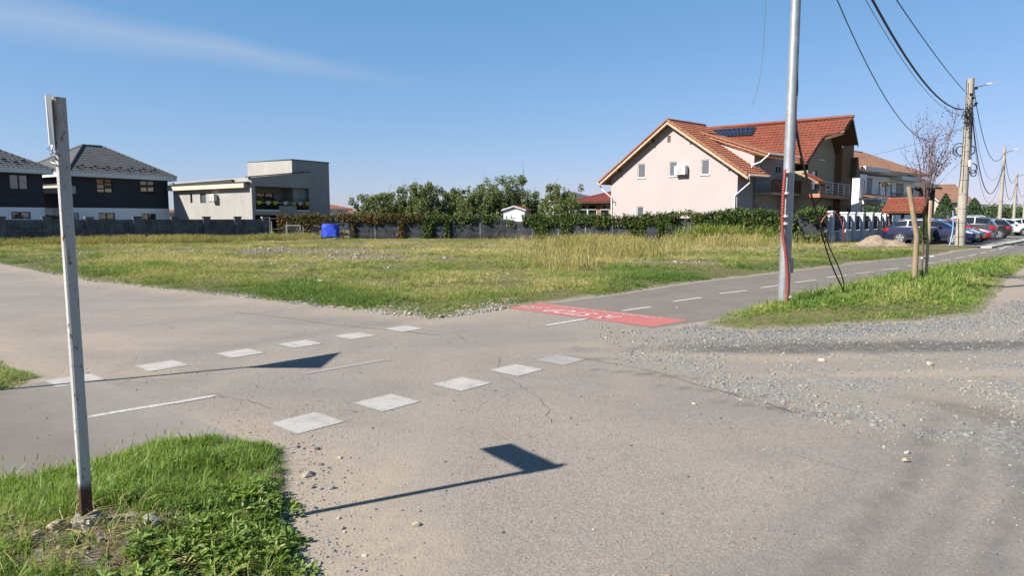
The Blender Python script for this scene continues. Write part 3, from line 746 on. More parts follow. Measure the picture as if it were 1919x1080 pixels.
def aircon(pl, px0, py0, px1, py1, label, flip=1):
    a0, b0, a1, b1 = pl.rect(px0, py0, px1, py1); o = pl.at((a0 + a1) / 2, b0 - .06, .02)
    t = thing('air_conditioner', o, label, 'air conditioner')
    MB().pbox(pl, a0, b0, a1, b1, .08, .42).build('casing', 'white_plastic', t)
    c = pl.at(a0 + (a1 - a0) * .42, (b0 + b1) / 2, .421); r = (b1 - b0) * .4
    MB().lathe(c, pl.n, [(r, 0), (r, .012), (r * .93, .016)], 24).build('fan_grille', 'kerb', t)
    MB().lathe(c + pl.n * .014, pl.n, [(r * .25, 0), (r * .25, .01)], 12).build('fan_hub', 'white_plastic', t)
    for x in (a0 + .12, a1 - .16): MB().pbox(pl, x, b0 - .05, x + .04, b0, .0, .4).build('bracket', 'white_plastic', t)
    return t
def facade_out(pl):
    return pl if (CAM - pl.o).dot(pl.n) > 0 else Plane(pl.o, -pl.u, pl.v)

# ---------------------------------------------------------------- charcoal houses at left
LG = 58.6; du = dirv(LG); din = Vector((-du.y, du.x, 0))      # along front wall (away to the right), into the house
def hip_house(c0, length, depth, z_band, z_eave, z_ridge, label, wins, low, ridge_len, balcony=False):
    """c0: near left foot of the visible wall"""
    h = thing('house', c0, label, 'house', 'charcoal houses behind the block wall')
    pl = Plane(c0, du); assert (CAM - pl.o).dot(pl.n) > 0
    W = [pl.rect(*w) for w in wins]; Lw = [pl.rect(*w) for w in low]
    fix = lambda r, lo: (r[0], max(r[1], lo), r[2], r[3])
    Lw = [fix(r, .3) for r in Lw]
    up_mb = MB().wall(pl, [(0, z_band), (length, z_band), (length, z_eave), (0, z_eave)], W)
    lo_mb = MB().wall(pl, [(0, 0), (length, 0), (length, z_band), (0, z_band)], Lw)
    for mb, za, zb in ((up_mb, z_band, z_eave), (lo_mb, 0, z_band)):
        a, b = Vector(c0) + UP * za, Vector(c0) + du * length + UP * za; hgt = UP * (zb - za)
        mb.quad(b, b + din * depth, b + din * depth + hgt, b + hgt); mb.quad(b + din * depth, a + din * depth, a + din * depth + hgt, b + din * depth + hgt)
        mb.quad(a + din * depth, a, a + hgt, a + din * depth + hgt)
    up_mb.build('wall', 'charcoal_plaster', h, label='charcoal upper storey wall'); lo_mb.build('wall', 'white_band', h, label='white ground floor wall')
    for r in W: window(h, pl, r, 'black_trim')
    for r in Lw: window(h, pl, r, 'black_trim')
    ov = .55; e = [Vector(c0) + du * a + din * b + UP * z_eave for a, b in ((-ov, -ov), (length + ov, -ov), (length + ov, depth + ov), (-ov, depth + ov))]
    ctr = Vector(c0) + du * (length / 2) + din * (depth / 2) + UP * z_ridge
    r0, r1 = ctr - du * ridge_len / 2, ctr + du * ridge_len / 2
    fm = MB()
    for i in range(4):
        p, q = e[i], e[(i+1) % 4]; t = (q - p).normalized(); nin = UP.cross(t)
        fm.obox(p - UP * .02, (q - p), nin * .04, UP * .36)
    fm.prism([p + UP * .0 for p in e], UP * .02)
    fm.build('fascia', 'white_trim', h)
    lift = UP * .34; e = [p + lift for p in e]
    for pts in ([e[0], e[1], r1, r0], [e[1], e[2], r1], [e[2], e[3], r0, r1], [e[3], e[0], r0]):
        roof_slope(h, 'roof', 'roof_charcoal', pts, .05, 'dark_metal', course=.35, col=.32, amp=.012, step=.025)
    for a, b in ((e[0], r0), (e[1], r1), (e[2], r1), (e[3], r0), (r0, r1)): ridge_cap(h, a, b + UP * .03, 'roof_charcoal', .12)
    spl = roof_plane(e[0], e[1], r0)
    for k in range(14):                                        # snow guards
        p = spl.at(1.0 + k * (length - 1.0) / 14, .8 + .35 * (k % 2), .05); MB().obox(p, spl.u * .3, spl.v * .04, spl.n * .12).build('snow_guard', 'dark_metal', h)
    return h, pl
D2 = A(141, 449, 56.4); D2.z = 0
hD2, plD2 = hip_house(D2, 8.3, 9.0, 2.47, 5.02, 8.05, 'two storey charcoal house with pyramid tiled roof, next to the grey concrete house',
    [(181, 335, 211, 361), (263, 339, 290, 365)], [(137, 398, 148, 410.5), (185, 399, 215.5, 411.5), (266, 400.5, 292.5, 411.5)], 1.6)
D1 = Vector((-35.95, 53.2, 0)) - du * 10.2
hD1, plD1 = hip_house(D1, 10.0, 9.0, 2.42, 4.98, 8.0, 'charcoal house with tiled roof cut by the picture edge behind the rusty post',
    [(17.5, 327, 53, 355)], [(21.5, 397, 57.5, 410.5), (99, 397.5, 109.5, 410.5)][:1], 1.6)
# balcony on the side of the nearer-right charcoal house, between both houses
spl = Plane(D2 + din * 8.2, -din)                                # side wall of D2 facing left
MB().obox(D2 + UP * 3.75 - du * .9 , du * .9, din * 7.5, UP * .12).build('balcony_slab', 'dark_metal', hD2)
MB().obox(D2 + UP * 3.62 - du * 1.0 , du * .06, din * 7.5, UP * .62).build('balcony_panel', 'cream_plaster', hD2)
MB().obox(D2 + UP * 3.62 - du * .94 , du * 1.2, din * -.05, UP * .62).build('balcony_panel', 'cream_plaster', hD2)
# things behind the wall between the houses
cv = A(70, 412, 54.5); t = thing('garden_shelter', (cv.x, cv.y, 0), 'small cream hut with dark canvas roof peeping over the block wall', 'hut')
MB().box(cv.x - .7, cv.x + .8, cv.y, cv.y + 1.5, 0, 1.75).build('wall', 'cream_plaster', t); MB().prism([(cv.x - .9, cv.y - .2, 1.95), (cv.x + 1.9, cv.y - .2, 1.62), (cv.x + 1.9, cv.y - .2, 1.56), (cv.x - .9, cv.y - .2, 1.75)], (0, 2, 0)).build('roof', 'dark_metal', t)

# ---------------------------------------------------------------- grey concrete house
C0 = A(475, 450, 57); C0.z = 0
cS = dirv(57.2); cL = dirv(147.2)
t = thing('house', C0, 'modern unfinished grey concrete house with loggia and flower pots, flat stepped roof', 'house')
pS = Plane(C0, cS); pL = Plane(C0 + cL * 11.3, -cL)
def top_at(pl, px, py): return pl.px(px, py)
LL = 11.3
zl0, zl1 = pL.px(331, 352)[1], pL.px(474, 345)[1]
wl_ = [pL.rect(356.5, 363, 360.5, 380.5), pL.rect(375, 362.5, 386, 380.5), pL.rect(392, 361.5, 396, 379.5)]
zc = (zl0 + zl1) / 2
zpar = pL.px(474, 332)[1]
mb = MB().wall(pL, [(0, 0), (LL, 0), (LL, zpar), (LL - .6, zpar), (0, zl0 + .5)], wl_)
sB = pS.px(583, 370)[0]; zS0, zS1 = pS.px(476, 333)[1], pS.px(583, 322.5)[1]
log = pS.rect(479, 351, 579, 396.5); zlo = pS.px(520, 402)[1]
log = (log[0], zlo + .38, log[2], log[3])
und = (.25, .25, sB - .3, zlo - .05)
mb.wall(pS, [(0, 0), (sB, 0), (sB, zS1), (0, zS0)], [log, und], depth=.3)
mb.quad(C0 + cS * sB, C0 + cS * sB + cL * LL, C0 + cS * sB + cL * LL + UP * 5.2, C0 + cS * sB + UP * zS1)
mb.quad(C0 + cL * LL, C0 + cL * LL + cS * sB, C0 + cL * LL + cS * sB + UP * 5.2, C0 + cL * LL + UP * (zl0 + .5))
mb.quad(C0 + UP * (zS0 - .4), C0 + cS * sB + UP * (zS0 - .4), C0 + cS * sB + cL * LL + UP * (zl0 + .1), C0 + cL * LL + UP * (zl0 + .1))
# tower
sT0, sT1 = pS.shift(-.4).px(547, 310)[0], pS.shift(-.4).px(617, 340)[0]
pT = pS.shift(-.4); zT = pT.px(547.5, 299.5)[1]
T0 = pT.at(sT0, 0); lenT = 6.2
pTL = Plane(T0 + cL * lenT, -cL)
mb.wall(pT, [(sT0, 0), (sT1, 0), (sT1, zT), (sT0, zT)]); mb.wall(pTL, [(0, 0), (lenT, 0), (lenT, zT), (0, zT)])
T1 = pT.at(sT1, 0)
mb.quad(T1, T1 + cL * lenT, T1 + cL * lenT + UP * zT, T1 + UP * zT); mb.quad(T1 + cL * lenT, T0 + cL * lenT, T0 + cL * lenT + UP * zT, T1 + cL * lenT + UP * zT)
mb.build('wall', 'grey_plaster', t)
MB().prism([p + UP * zT for p in (T0 - cL * .05 - cS * .05, T1 - cL * .05 + cS * .05, T1 + cL * lenT, T0 + cL * lenT)], UP * .07).build('roof', 'dark_metal', t)
MB().prism([pS.at(-.25, zS0 + .0, .06), pS.at(sB, zS1, .06), pS.at(sB, zS1 + .08, .06), pS.at(-.25, zS0 + .08, .06)], pS.n * -.5).build('coping', 'dark_metal', t)
# sloped dark roof and cornice over the sunny wall
MB().prism([pL.at(-.2, zl0 + .32, .25), pL.at(LL * .80, zpar - .12, .25), pL.at(LL * .80, zpar - .62, .25), pL.at(-.2, zl0 + .27, .25)], pL.n * -3).build('roof', 'dark_metal', t)
MB().prism([pL.at(-.25, zl0 - .28, .42), pL.at(LL - .45, zl1 - .28, .42), pL.at(LL - .45, zl1 + .12, .42), pL.at(-.25, zl0 + .12, .42)], pL.n * -.41).build('cornice', 'cream_plaster', t)
MB().prism([pL.at(-.3, zl0 + .12, .46), pL.at(LL - .1, zl1 + .12, .46), pL.at(LL - .1, zl1 + .2, .46), pL.at(-.3, zl0 + .2, .46)], pL.n * -.5).build('coping', 'dark_metal', t)
for r, g in zip(wl_, ('glass', 'glass_pale', 'glass')): window(t, pL, r, 'dark_metal', g, mull=())
# loggia
lp = pS.shift(-1.7); a0, b0, a1, b1 = log
mb = MB()
wr = [lp.rect(481, 361, 513, 386), lp.rect(540, 364, 549, 382), lp.rect(556, 364, 567, 392)]
wr = [(r[0], max(r[1], b0 + .05), r[2], r[3]) for r in wr]
mb.wall(lp, [(a0 - .2, b0 - .05), (a1 + .1, b0 - .05), (a1 + .1, b1 + .1), (a0 - .2, b1 + .1)], wr, depth=.1)
mb.quad(pS.at(a0, b0), pS.at(a1, b0), lp.at(a1, b0), lp.at(a0, b0)); mb.quad(pS.at(a0, b1), pS.at(a1, b1), lp.at(a1, b1), lp.at(a0, b1))
mb.quad(pS.at(a0, b0), pS.at(a0, b1), lp.at(a0, b1), lp.at(a0, b0)); mb.quad(pS.at(a1, b0), pS.at(a1, b1), lp.at(a1, b1), lp.at(a1, b0))
mb.build('loggia', 'grey_plaster', t)
for r, m in zip(wr, ((.5,), (), ())): window(t, lp, r, 'black_trim', 'glass', mull=m)
s1, s2 = pS.px(524, 388)[0], pS.px(556, 388)[0]; zr = pS.px(530, 380.5)[1]
MB().pbox(pS, s1, b0, s2, zr - .25, -.2, .0).build('parapet', 'grey_plaster', t)
for x0, x1 in ((a0, s1), (s2, a1)):
    MB().pbox(pS, x0 + .03, b0 + .04, x1 - .03, zr - .08, -.1, -.08).build('glass_panel', 'smoked_glass', t)
    MB().pbox(pS, x0, b0 - .1, x1, b0 + .02, -.15, .05).build('threshold', 'white_trim', t)
MB().pbox(pS, a0, zr - .03, a1, zr + .03, -.12, -.06).build('rail', 'steel', t)
dp = pS.shift(-2.5); MB().pbox(dp, und[0] - .2, 0, und[2] + .2, und[3] + .3, -.1, 0).build('garage_back', 'charcoal_plaster', t)
MB().pbox(pS, und[0], und[3], und[2], und[3] + .06, -2.6, -.3).build('ceiling', 'grey_plaster', t)
aircon(pL, 400, 364, 408.5, 377, 'white air conditioner on the sunny wall of the grey concrete house')
for i, (px, c) in enumerate(((485, 'lime_pot'), (502, 'white_plastic'), (515, 'lime_pot'), (534, 'white_plastic'), (549.5, 'lime_pot'), (561.5, 'white_plastic'), (575, 'lime_pot'))):
    s = pS.px(px, 381)[0]; o = pS.at(s, zr - .16, .02)
    k = ('first', 'second', 'third', 'fourth', 'fifth', 'sixth', 'seventh')[i]
    f = thing('flower_pot', o, f"{'lime green' if c == 'lime_pot' else 'white'} flower pot on loggia rail, {k} from its sunny corner", 'flower pot', 'flower pots on the loggia rail')
    MB().lathe(o, UP, [(.13, 0), (.2, .22), (.23, .3), (.2, .3)], 12).build('pot', c, f, smooth=50)
    mb = MB()
    for k in range(26):
        d = Vector((random.gauss(0, .13), random.gauss(0, .13), random.uniform(.25, .62))); w = Vector((random.gauss(0, 1), random.gauss(0, 1), random.gauss(0, .6))).normalized() * .07; q = w.cross(Vector((.3, .5, .8))) * .9
        mb.quad(o + d - w, o + d + q, o + d + w, o + d - q)
    lv = mb.build('leaves', 'leaf_conifer', f)

# ---------------------------------------------------------------- pink gabled house
eR, eL = A(1402, 328, 47.6), A(1122, 342.6, 57.9)
zE = (eR.z + eL.z) / 2; eR.z = eL.z = zE
gd = (eR - eL); gw = gd.length; gd.normalize(); gax = Vector((-gd.y, gd.x, 0))        # gable direction, house axis (away)
gm = (eR + eL) / 2; zA = A(1247.5, 225, gm.y).z
pk = thing('house', ((eR.x + eL.x) / 2, (eR.y + eL.y) / 2, 0), 'pink plastered gable house with red tiled roof behind the hedge', 'house')
ov = .55                                                           # roof overhang beyond gable wall
gp = Plane(Vector((eL.x, eL.y, 0)) + gax * ov, gd)
sl = gp.px(1145, 380)[0]; sr = gp.px(1381, 380)[0]; slope = (zA - zE) / (gw / 2)
wz = lambda s: zE - .22 + min(s, gw - s) * slope
wins = [gp.rect(1195, 307, 1209.5, 333.5), gp.rect(1254, 303, 1269, 330.5), gp.rect(1314, 299, 1329.5, 327.5), gp.rect(1193, 387, 1206, 407)]
vent = gp.rect(1251, 254.5, 1257, 267)
mb = MB().wall(gp, [(sl, 0), (sr, 0), (sr, wz(sr)), (gw / 2, wz(gw / 2)), (sl, wz(sl))], wins + [vent])
hl = 11.0; b0 = gp.at(sr, 0); b1 = gp.at(sl, 0)
mb.quad(b0, b0 + gax * 2.4, b0 + gax * 2.4 + UP * wz(sr), b0 + UP * wz(sr))
mb.quad(b1, b1 + gax * hl, b1 + gax * hl + UP * wz(sl), b1 + UP * wz(sl))
# raised side: wall under shallow dormer roof, with its pink side cheek
cz = 2.15
dzE = A(1437, 288, 49.0).z
rp = Plane(b0, gax)
wd = [rp.rect(1415, 306, 1430, 322), rp.rect(1454, 311, 1465, 326)]
wd = [(max(r[0], 2.3), r[1], r[2], r[3]) for r in wd]
side = [(cz, 0), (hl, 0), (hl, dzE - .05), (cz, dzE - .05)]
mb.wall(rp, side, [r for r in wd if r[2] > r[0] + .2])
ck = gp.shift(-cz); 
mb.wall(ck, [(gw * .62, wz(gw * .62)), (sr, wz(sr) - .4), (sr, dzE - .05), (gw * .62, zE + gw * .38 * slope - .1)], ())
mb.build('wall', 'pink_plaster', pk)
for r in wins: window(pk, gp, r, 'white_plastic', 'glass_pale', mull=(), sill='white_plastic')
for r in wd:
    if r[2] > r[0] + .2: window(pk, rp, r, 'white_plastic', 'glass')
MB().pbox(gp, vent[0], vent[1], vent[2], vent[3], -.14, -.06).build('vent', 'wood_dark', pk)
E_ = lambda s, z, d: Vector((eL.x, eL.y, 0)) + gd * s + gax * d + UP * z
# left slope, right slope, low dormer roof that meets the neighbour's roof
dR = 5.0
roof_slope(pk, 'roof', 'roof_orange', [E_(0, zE, hl), E_(0, zE, 0), E_(gw/2, zA, 0), E_(gw/2, zA, dR), E_(gw*.36, zE + gw*.36*slope, hl)], .16)
roof_slope(pk, 'roof', 'roof_orange', [E_(gw, zE, 0), E_(gw, zE, cz + .95), E_(gw*.60, zE + gw*.40*slope, cz + .95), E_(gw*.60, zE + gw*.40*slope, dR), E_(gw/2, zA, dR), E_(gw/2, zA, 0)], .16, course=.36, amp=.03, step=.06)
s_d = .60 * gw; z_d = zE + (gw - s_d) * slope
roof_slope(pk, 'roof', 'roof_orange', [E_(gw + .1, dzE, cz + .25), E_(gw + .1, dzE, cz + 3.4), E_(s_d, z_d, cz + 3.4), E_(s_d, z_d, cz + .25)], .16)
ridge_cap(pk, E_(gw/2, zA + .03, -.05), E_(gw/2, zA + .03, dR), 'roof_orange', .13)
for s0, s1 in ((0, gw/2), (gw, gw/2)):                             # verge tiles and barge boards
    a, b = E_(s0, zE, -.04), E_(s1, zA, -.04); ridge_cap(pk, a + UP * .02, b + UP * .02, 'roof_orange', .10)
    mb = MB(); mb.obox(a - UP * .30, b - a, gax * .05, UP * .2); mb.build('barge_board', 'pale_timber', pk)
a, b = E_(gw + .1, dzE, cz + .22), E_(s_d, z_d, cz + .22); ridge_cap(pk, a + UP * .03, b + UP * .03, 'roof_orange', .09)
for f in (.14, .38, .62, .86):                                     # purlin ends under gable
    s = gw * f; z = zE + min(s, gw - s) * slope - .42
    MB().obox(E_(s - .07, z, .02), gd * .14, gax * (ov + .2), UP * .16).build('purlin', 'wood_dark', pk)
gutter(pk, E_(-.06, zE - .02, -.02), E_(-.06, zE - .02, hl)); gutter(pk, E_(gw + .06, zE - .02, -.02), E_(gw + .06, zE - .02, cz + .5)); gutter(pk, E_(gw + .16, dzE, cz + .2), E_(gw + .16, dzE, hl), 'white_trim')
pipe(pk, [E_(gw + .06, zE - .08, .05), E_(gw, zE - .5, .3), gp.at(sr - .12, zE - 1.35, .08), gp.at(sr - .12, .1, .08)])
pipe(pk, [E_(-.06, zE - .08, .05), E_(.1, zE - .5, .25), gp.at(sl + .12, zE - 1.25, .08), gp.at(sl + .12, .1, .08)])
pipe(pk, [E_(gw + .16, dzE - .05, cz + .3), E_(gw - .4, dzE - .55, cz + .15), E_(gw - .9, dzE - .75, cz - .1), E_(gw - .95, dzE - 1.2, cz - .12)])
lam = gp.at(*gp.px(1153, 378), .05); MB().tube([lam, lam + gp.n * .15, lam + gp.n * .25 - UP * .1], .04, 6).build('wall_lamp', 'black_trim', pk)
aircon(gp, 1269.5, 311, 1290, 327.5, 'white air conditioner beside the middle window of the pink gable')
# wooden balcony on its shaded side
bal = rp.rect(1412, 333, 1492, 366); z0, z1 = bal[1], bal[3]
MB().pbox(rp, 2.3, z0 - .05, 9.4, z0 + .12, 0, 1.35).build('balcony_slab', 'pale_timber', pk)
n = 34
rail = MB().pbox(rp, 2.3, z0 + .98, 9.4, z0 + 1.06, 1.25, 1.33).build('balcony_rail', 'wood_dark', pk)
for k in range(n):
    x = 2.3 + k * (7.1 / n); MB().pbox(rp, x + .02, z0 + .1, x + 7.1 / n - .03, z0 + .98, 1.27, 1.30).build('slat', 'wood_dark', rail)
for x in (2.5, 5.8): MB().obox(rp.at(x, z0 - 1.1, .02), rp.n * 1.15 + UP * 1.08, rp.u * .14, UP * .14).build('brace', 'pale_timber', pk)
for px in (1442, 1456): 
    s = rp.px(px, 340)[0]; o = rp.at(min(s, 9), z0 + 1.06, 1.29)
    f = thing('planter', o, 'brown planter with dry plants on the dark wooden balcony rail' if px == 1442 else 'planter of trailing plants on the wooden rail, behind the steel pole side', 'planter', 'planters on the wooden balcony')
    MB().obox(o - rp.u * .35 - rp.n * .1, rp.u * .7, rp.n * .2, UP * .18).build('trough', 'terracotta', f)
    mb = MB()
    for k in range(40):
        d = rp.u * random.uniform(-.35, .35) + rp.n * random.gauss(0, .12) + UP * random.uniform(.1, .42); w = Vector((random.gauss(0, 1), random.gauss(0, 1), random.gauss(0, 1))).normalized() * .07; q = w.cross(Vector((.3, .5, .8)))
        mb.quad(o + d - w, o + d + q, o + d + w, o + d - q)
    mb.build('leaves', 'leaf_dead', f)

# ---------------------------------------------------------------- tan and brown cross-gabled house adjoining it
q0, q1 = A(1331, 240, 61.0), A(1597, 219, 54.0)
zq = (q0.z + q1.z) / 2; q0.z = q1.z = zq
rd = (q1 - q0).normalized(); rin = Vector((-rd.y, rd.x, 0)); rout = -rin                  # ridge dir (towards viewer's right), away/into
bh = thing('house', ((q0.x + q1.x) / 2, (q0.y + q1.y) / 2, 0), 'tan and brown house with steep red tiled roof and steel balcony, solar panel on roof', 'house')
pit = .80
rpl = Plane(q0, rd, (rin * 1 + UP * pit).normalized())
if rpl.n.z < 0: rpl = Plane(q0, -rd, rpl.v)
S = lambda px, py: rpl.px(px, py)
LR = (q1 - q0).length
sgn = 1 if rpl.u.dot(rd) > 0 else -1
poly = [S(1308, 242), S(1597, 219), S(1580, 247), S(1549, 253.5), S(1541, 259), S(1512, 303.5), S(1494, 303), S(1437, 291), S(1308, 268)]
o = tiled(MB(), rpl, poly, course=.36, col=.32, amp=.03, step=.045).build('roof', 'roof_red', bh)
MB().prism([rpl.at(a, b, -.04) for a, b in poly], rpl.n * -.16).build('soffit', 'soffit_wood', o)
rpb = Plane(q1, -rd, (rout * 1 + UP * pit).normalized())                                    # far slope
bl = [on(rpb, q1 + UP * 0), on(rpb, q0), on(rpb, q0 + rin * 5 - UP * pit * 5), on(rpb, q1 - rd * 2.2 + rin * 5 - UP * pit * 5), on(rpb, q1 - rd * 1.2 + rin * 2.3 - UP * pit * 2.3), on(rpb, q1 + rin * 2.3 - UP * pit * 2.3)]
tiled(MB(), rpb, bl, wave=False).build('roof', 'roof_red', bh)
MB().prism([rpb.at(a, b, -.05) for a, b in bl], rpb.n * -.16).build('soffit', 'wood_dark', bh)
ridge_cap(bh, q0 - rd * 1.0 + UP * .03, q1 + UP * .03 + rd * .1, 'roof_red', .14)
for a, b in zip([poly[1], poly[2], poly[4]], [poly[2], poly[4], poly[5]]):
    MB().obox(rpl.at(*a, -.22), rpl.at(*b, -.22) - rpl.at(*a, -.22), rd * .04, UP * .2).build('barge_board', 'wood_dark', bh)
e1 = q1 + rd * .02
MB().obox(e1 - UP * .30, rin * 2.3 - UP * pit * 2.3, rd * .06, UP * .26).build('barge_board', 'wood_dark', bh)
# walls: tan bay facing viewer's left, brown end, set back under roof
nc = rpl.at(*S(1512, 303)); nc = A(1509, 440, nc.y + .35); nc.z = 0          # near corner, just under the eave
tdir = dirv(50); tp = Plane(nc, tdir); s0 = 0.0
zt_ = lambda px, py: tp.px(px, py)
tw = [tp.rect(1522, 319, 1531, 356), tp.rect(1564, 319, 1567, 346), tp.rect(1541, 386, 1549, 402), tp.rect(1551, 386, 1558, 402), tp.rect(1561, 386, 1567, 402)]
sE = tp.px(1579, 300)[0]
MB().wall(tp, [(0, 0), (sE, 0), zt_(1579, 246), zt_(1549, 252), zt_(1541, 257), zt_(1512, 301), (0, zt_(1509, 303)[1])], tw).build('wall', 'tan_plaster', bh)
for r in tw: window(bh, tp, r, 'wood_dark', 'glass', mull=())
bpl = Plane(tp.at(sE, 0, .55), tdir); s1 = bpl.px(1598, 330)[0]; sb0 = bpl.px(1577, 330)[0]
zb = lambda px, py: bpl.px(px, py)
bw = [bpl.rect(1582, 388, 1587, 402), bpl.rect(1590, 388, 1595, 402)]
MB().wall(bpl, [(sb0, 0), (s1, 0), (s1, zb(1598, 262)[1]), (sb0, zb(1578, 246)[1])], bw).quad(bpl.at(sb0, 0), bpl.at(sb0, 0, -.6), bpl.at(sb0, 7.9, -.6), bpl.at(sb0, 7.9)).build('wall', 'brown_plaster', bh)
for r in bw: window(bh, bpl, r, 'wood_dark', 'glass', mull=())
lk = nc; lo = -Vector((tdir.y, -tdir.x, 0)); MB().quad(lk, lk + lo * 6, lk + lo * 6 + UP * 5, lk + UP * 5.2).build('wall', 'tan_plaster', bh)
f = bpl.at(s1, 0); MB().quad(f, f + lo * 8, f + lo * 8 + UP * 5, f + UP * 6.5).build('wall', 'brown_plaster', bh)
# lower brown verge at the right, and small red hood above the balcony
MB().prism([bpl.at(s1 - .55, zb(1585, 292)[1], .5), bpl.at(s1 + .35, zb(1597, 328)[1], .5), bpl.at(s1 + .35, zb(1597, 334)[1], .5), bpl.at(s1 - 1.0, zb(1583, 330)[1], .5), bpl.at(s1 - .7, zb(1584, 298)[1], .5)], bpl.n * -.9).build('verge', 'wood_dark', bh)
hp = [tp.at(-1.6, 4.3, 1.2), tp.at(.5, 4.3, 1.2), tp.at(.5, 4.95, .05), tp.at(-1.6, 4.95, .05)]
roof_slope(bh, 'canopy', 'roof_red', hp, .1)
MB().pbox(tp, -1.65, 4.1, .55, 4.26, 1.0, 1.25).build('beam', 'soffit_wood', bh)
# balcony with steel railing
bz = tp.px(1535, 372)[1]; bs0, bs1 = -.6, tp.px(1566, 372)[0]; bd = 1.1
MB().pbox(tp, bs0, bz - .02, bs1, bz + .26, 0, bd).build('balcony_slab', 'terracotta', bh)
rl = MB()
for k in range(5): rl.tube([tp.at(bs0 + .05, bz + .42 + k * .19, bd - .06), tp.at(bs1 - .05, bz + .42 + k * .19, bd - .06), tp.at(bs1 - .05, bz + .42 + k * .19, .05)], .022, 6)
rail = rl.build('railing', 'steel', bh)
for k in range(6): x = bs0 + .05 + k * (bs1 - bs0 - .1) / 5; MB().tube([tp.at(x, bz + .2, bd - .06), tp.at(x, bz + 1.22, bd - .06)], .03, 6).build('baluster', 'steel', rail)
MB().obox(tp.at(s0 + .1, bz - 1.2, .02), tp.n * 1.1 + UP * 1.2, tp.u * .12, UP * .12).build('brace', 'wood_dark', bh)
o = tp.at(tp.px(1520, 366)[0], bz + .26, bd - .35); f = thing('flower_pot', o, 'terracotta pot on the steel railed balcony of the tan house', 'flower pot')
MB().lathe(o, UP, [(.2, 0), (.28, .45), (.3, .5), (.25, .5)], 12).build('pot', 'terracotta', f, smooth=50)
mb = MB()
for k in range(50):
    d = Vector((random.gauss(0, .2), random.gauss(0, .2), random.uniform(.5, 1.15))); w = Vector((random.gauss(0, 1), random.gauss(0, 1), random.gauss(0, 1))).normalized() * .09; q = w.cross(Vector((.3, .5, .8)))
    mb.quad(o + d - w, o + d + q, o + d + w, o + d - q)
mb.build('leaves', 'leaf_conifer', f)
# solar collector on its roof
sp = [S(1335, 246), S(1417, 241), S(1410, 255), S(1352, 258)]
sol = MB().prism([rpl.at(a, b, .12) for a, b in sp], rpl.n * .06).build('solar_panel', 'dark_metal', bh)
def bil(u, v): 
    a = Vector((*sp[3], 0)).lerp(Vector((*sp[2], 0)), u); b = Vector((*sp[0], 0)).lerp(Vector((*sp[1], 0)), u); p = a.lerp(b, v); return p.x, p.y
for i in range(9):
    for j in range(2):
        c = [bil((i + .06) / 9, (j + .05) / 2), bil((i + .94) / 9, (j + .05) / 2), bil((i + .94) / 9, (j + .95) / 2), bil((i + .06) / 9, (j + .95) / 2)]
        MB().quad(*[rpl.at(*p, .186) for p in c]).build('cell', 'solar_cell', sol)

# ---------------------------------------------------------------- white two storey house with brown hipped roof
wc = A(1640, 440, 67.5); wd_ = dirv(42); win_ = Vector((-wd_.y, wd_.x, 0))
wp = Plane(Vector((wc.x, wc.y, 0)), wd_)
wh = thing('house', (wc.x, wc.y, 0), 'white villa with stone clad panels, balconies and brown hipped tile roof', 'house')
w = lambda px, py: wp.px(px, py)
sA, sB_ = w(1597, 380)[0], w(1712, 380)[0]; ze = w(1640, 330)[1]
ops = [wp.rect(1645, 341, 1649.5, 376), wp.rect(1657, 343, 1661.5, 372), wp.rect(1666, 345, 1672, 370), wp.rect(1709, 352, 1712, 370)]
mb = MB().wall(wp, [(sA, 0), (sB_, 0), (sB_, ze), (sA, ze)], ops)
a, b = wp.at(sA, 0), wp.at(sB_, 0); H_ = UP * ze
mb.quad(a, a + win_ * 9, a + win_ * 9 + H_, a + H_); mb.quad(b, b + win_ * 9, b + win_ * 9 + H_, b + H_); mb.quad(a + win_ * 9, b + win_ * 9, b + win_ * 9 + H_, a + win_ * 9 + H_)
mb.build('wall', 'white_band', wh)
for r in ops: window(wh, wp, r, 'white_plastic' if r is ops[2] else 'dark_metal', 'glass', mull=())
def clad(x0, y0, x1, y1):
    r = wp.rect(x0, y0, x1, y1); cl_ = MB().pbox(wp, *r, .0, .03).build('cladding', 'stone_clad', wh); z = r[1]; k = 0
    while z < r[3] - .05:
        h = random.uniform(.16, .26); x = r[0] - random.uniform(0, .5)
        while x < r[2]:
            l = random.uniform(.4, .9); xa, xb = max(x, r[0]), min(x + l - .025, r[2])
            if xb - xa > .08: MB().pbox(wp, xa, z, xb, min(z + h - .025, r[3]), .03, .05 + random.uniform(0, .05)).build('stone', 'stone_clad', cl_)
            x += l
        z += h
clad(1617, 333, 1633, 372); clad(1679, 344, 1692, 372)
# bay at left
by = Plane(wp.at(w(1598, 360)[0], 0, 1.2), wd_); r_ = (0, 0, 2.6, ze - .1)
MB().obox(wp.at(sA - .6, 0, .8), wd_ * 1.6, win_ * .9, UP * (ze - .05)).build('bay', 'white_band', wh)
window(wh, Plane(wp.at(sA - .6, 0, .8), wd_), (.45, 3.6, 1.1, ze - .55), 'white_plastic', 'glass', mull=(), depth=-.005)
for (xa, xb, yy, dep) in ((1594, 1640, 322, 1.3), (1629, 1684, 328, .8), (1668, 1712, 339, 1.1)):
    z = w((xa + xb) / 2, yy)[1]; MB().pbox(wp, w(xa, yy)[0], z - .05, w(xb, yy)[0], z + .33, -.3, dep).build('eave', 'white_trim', wh)
zr_ = w(1640, 302)[1]
EA = [wp.at(w(1592, 320)[0] - .3, ze + .45, 1.2), wp.at(sB_ + .8, ze + .45, 1.2), wp.at(sB_ + .8, ze + .45, -9.5), wp.at(w(1592, 320)[0] - .3, ze + .45, -9.5)]
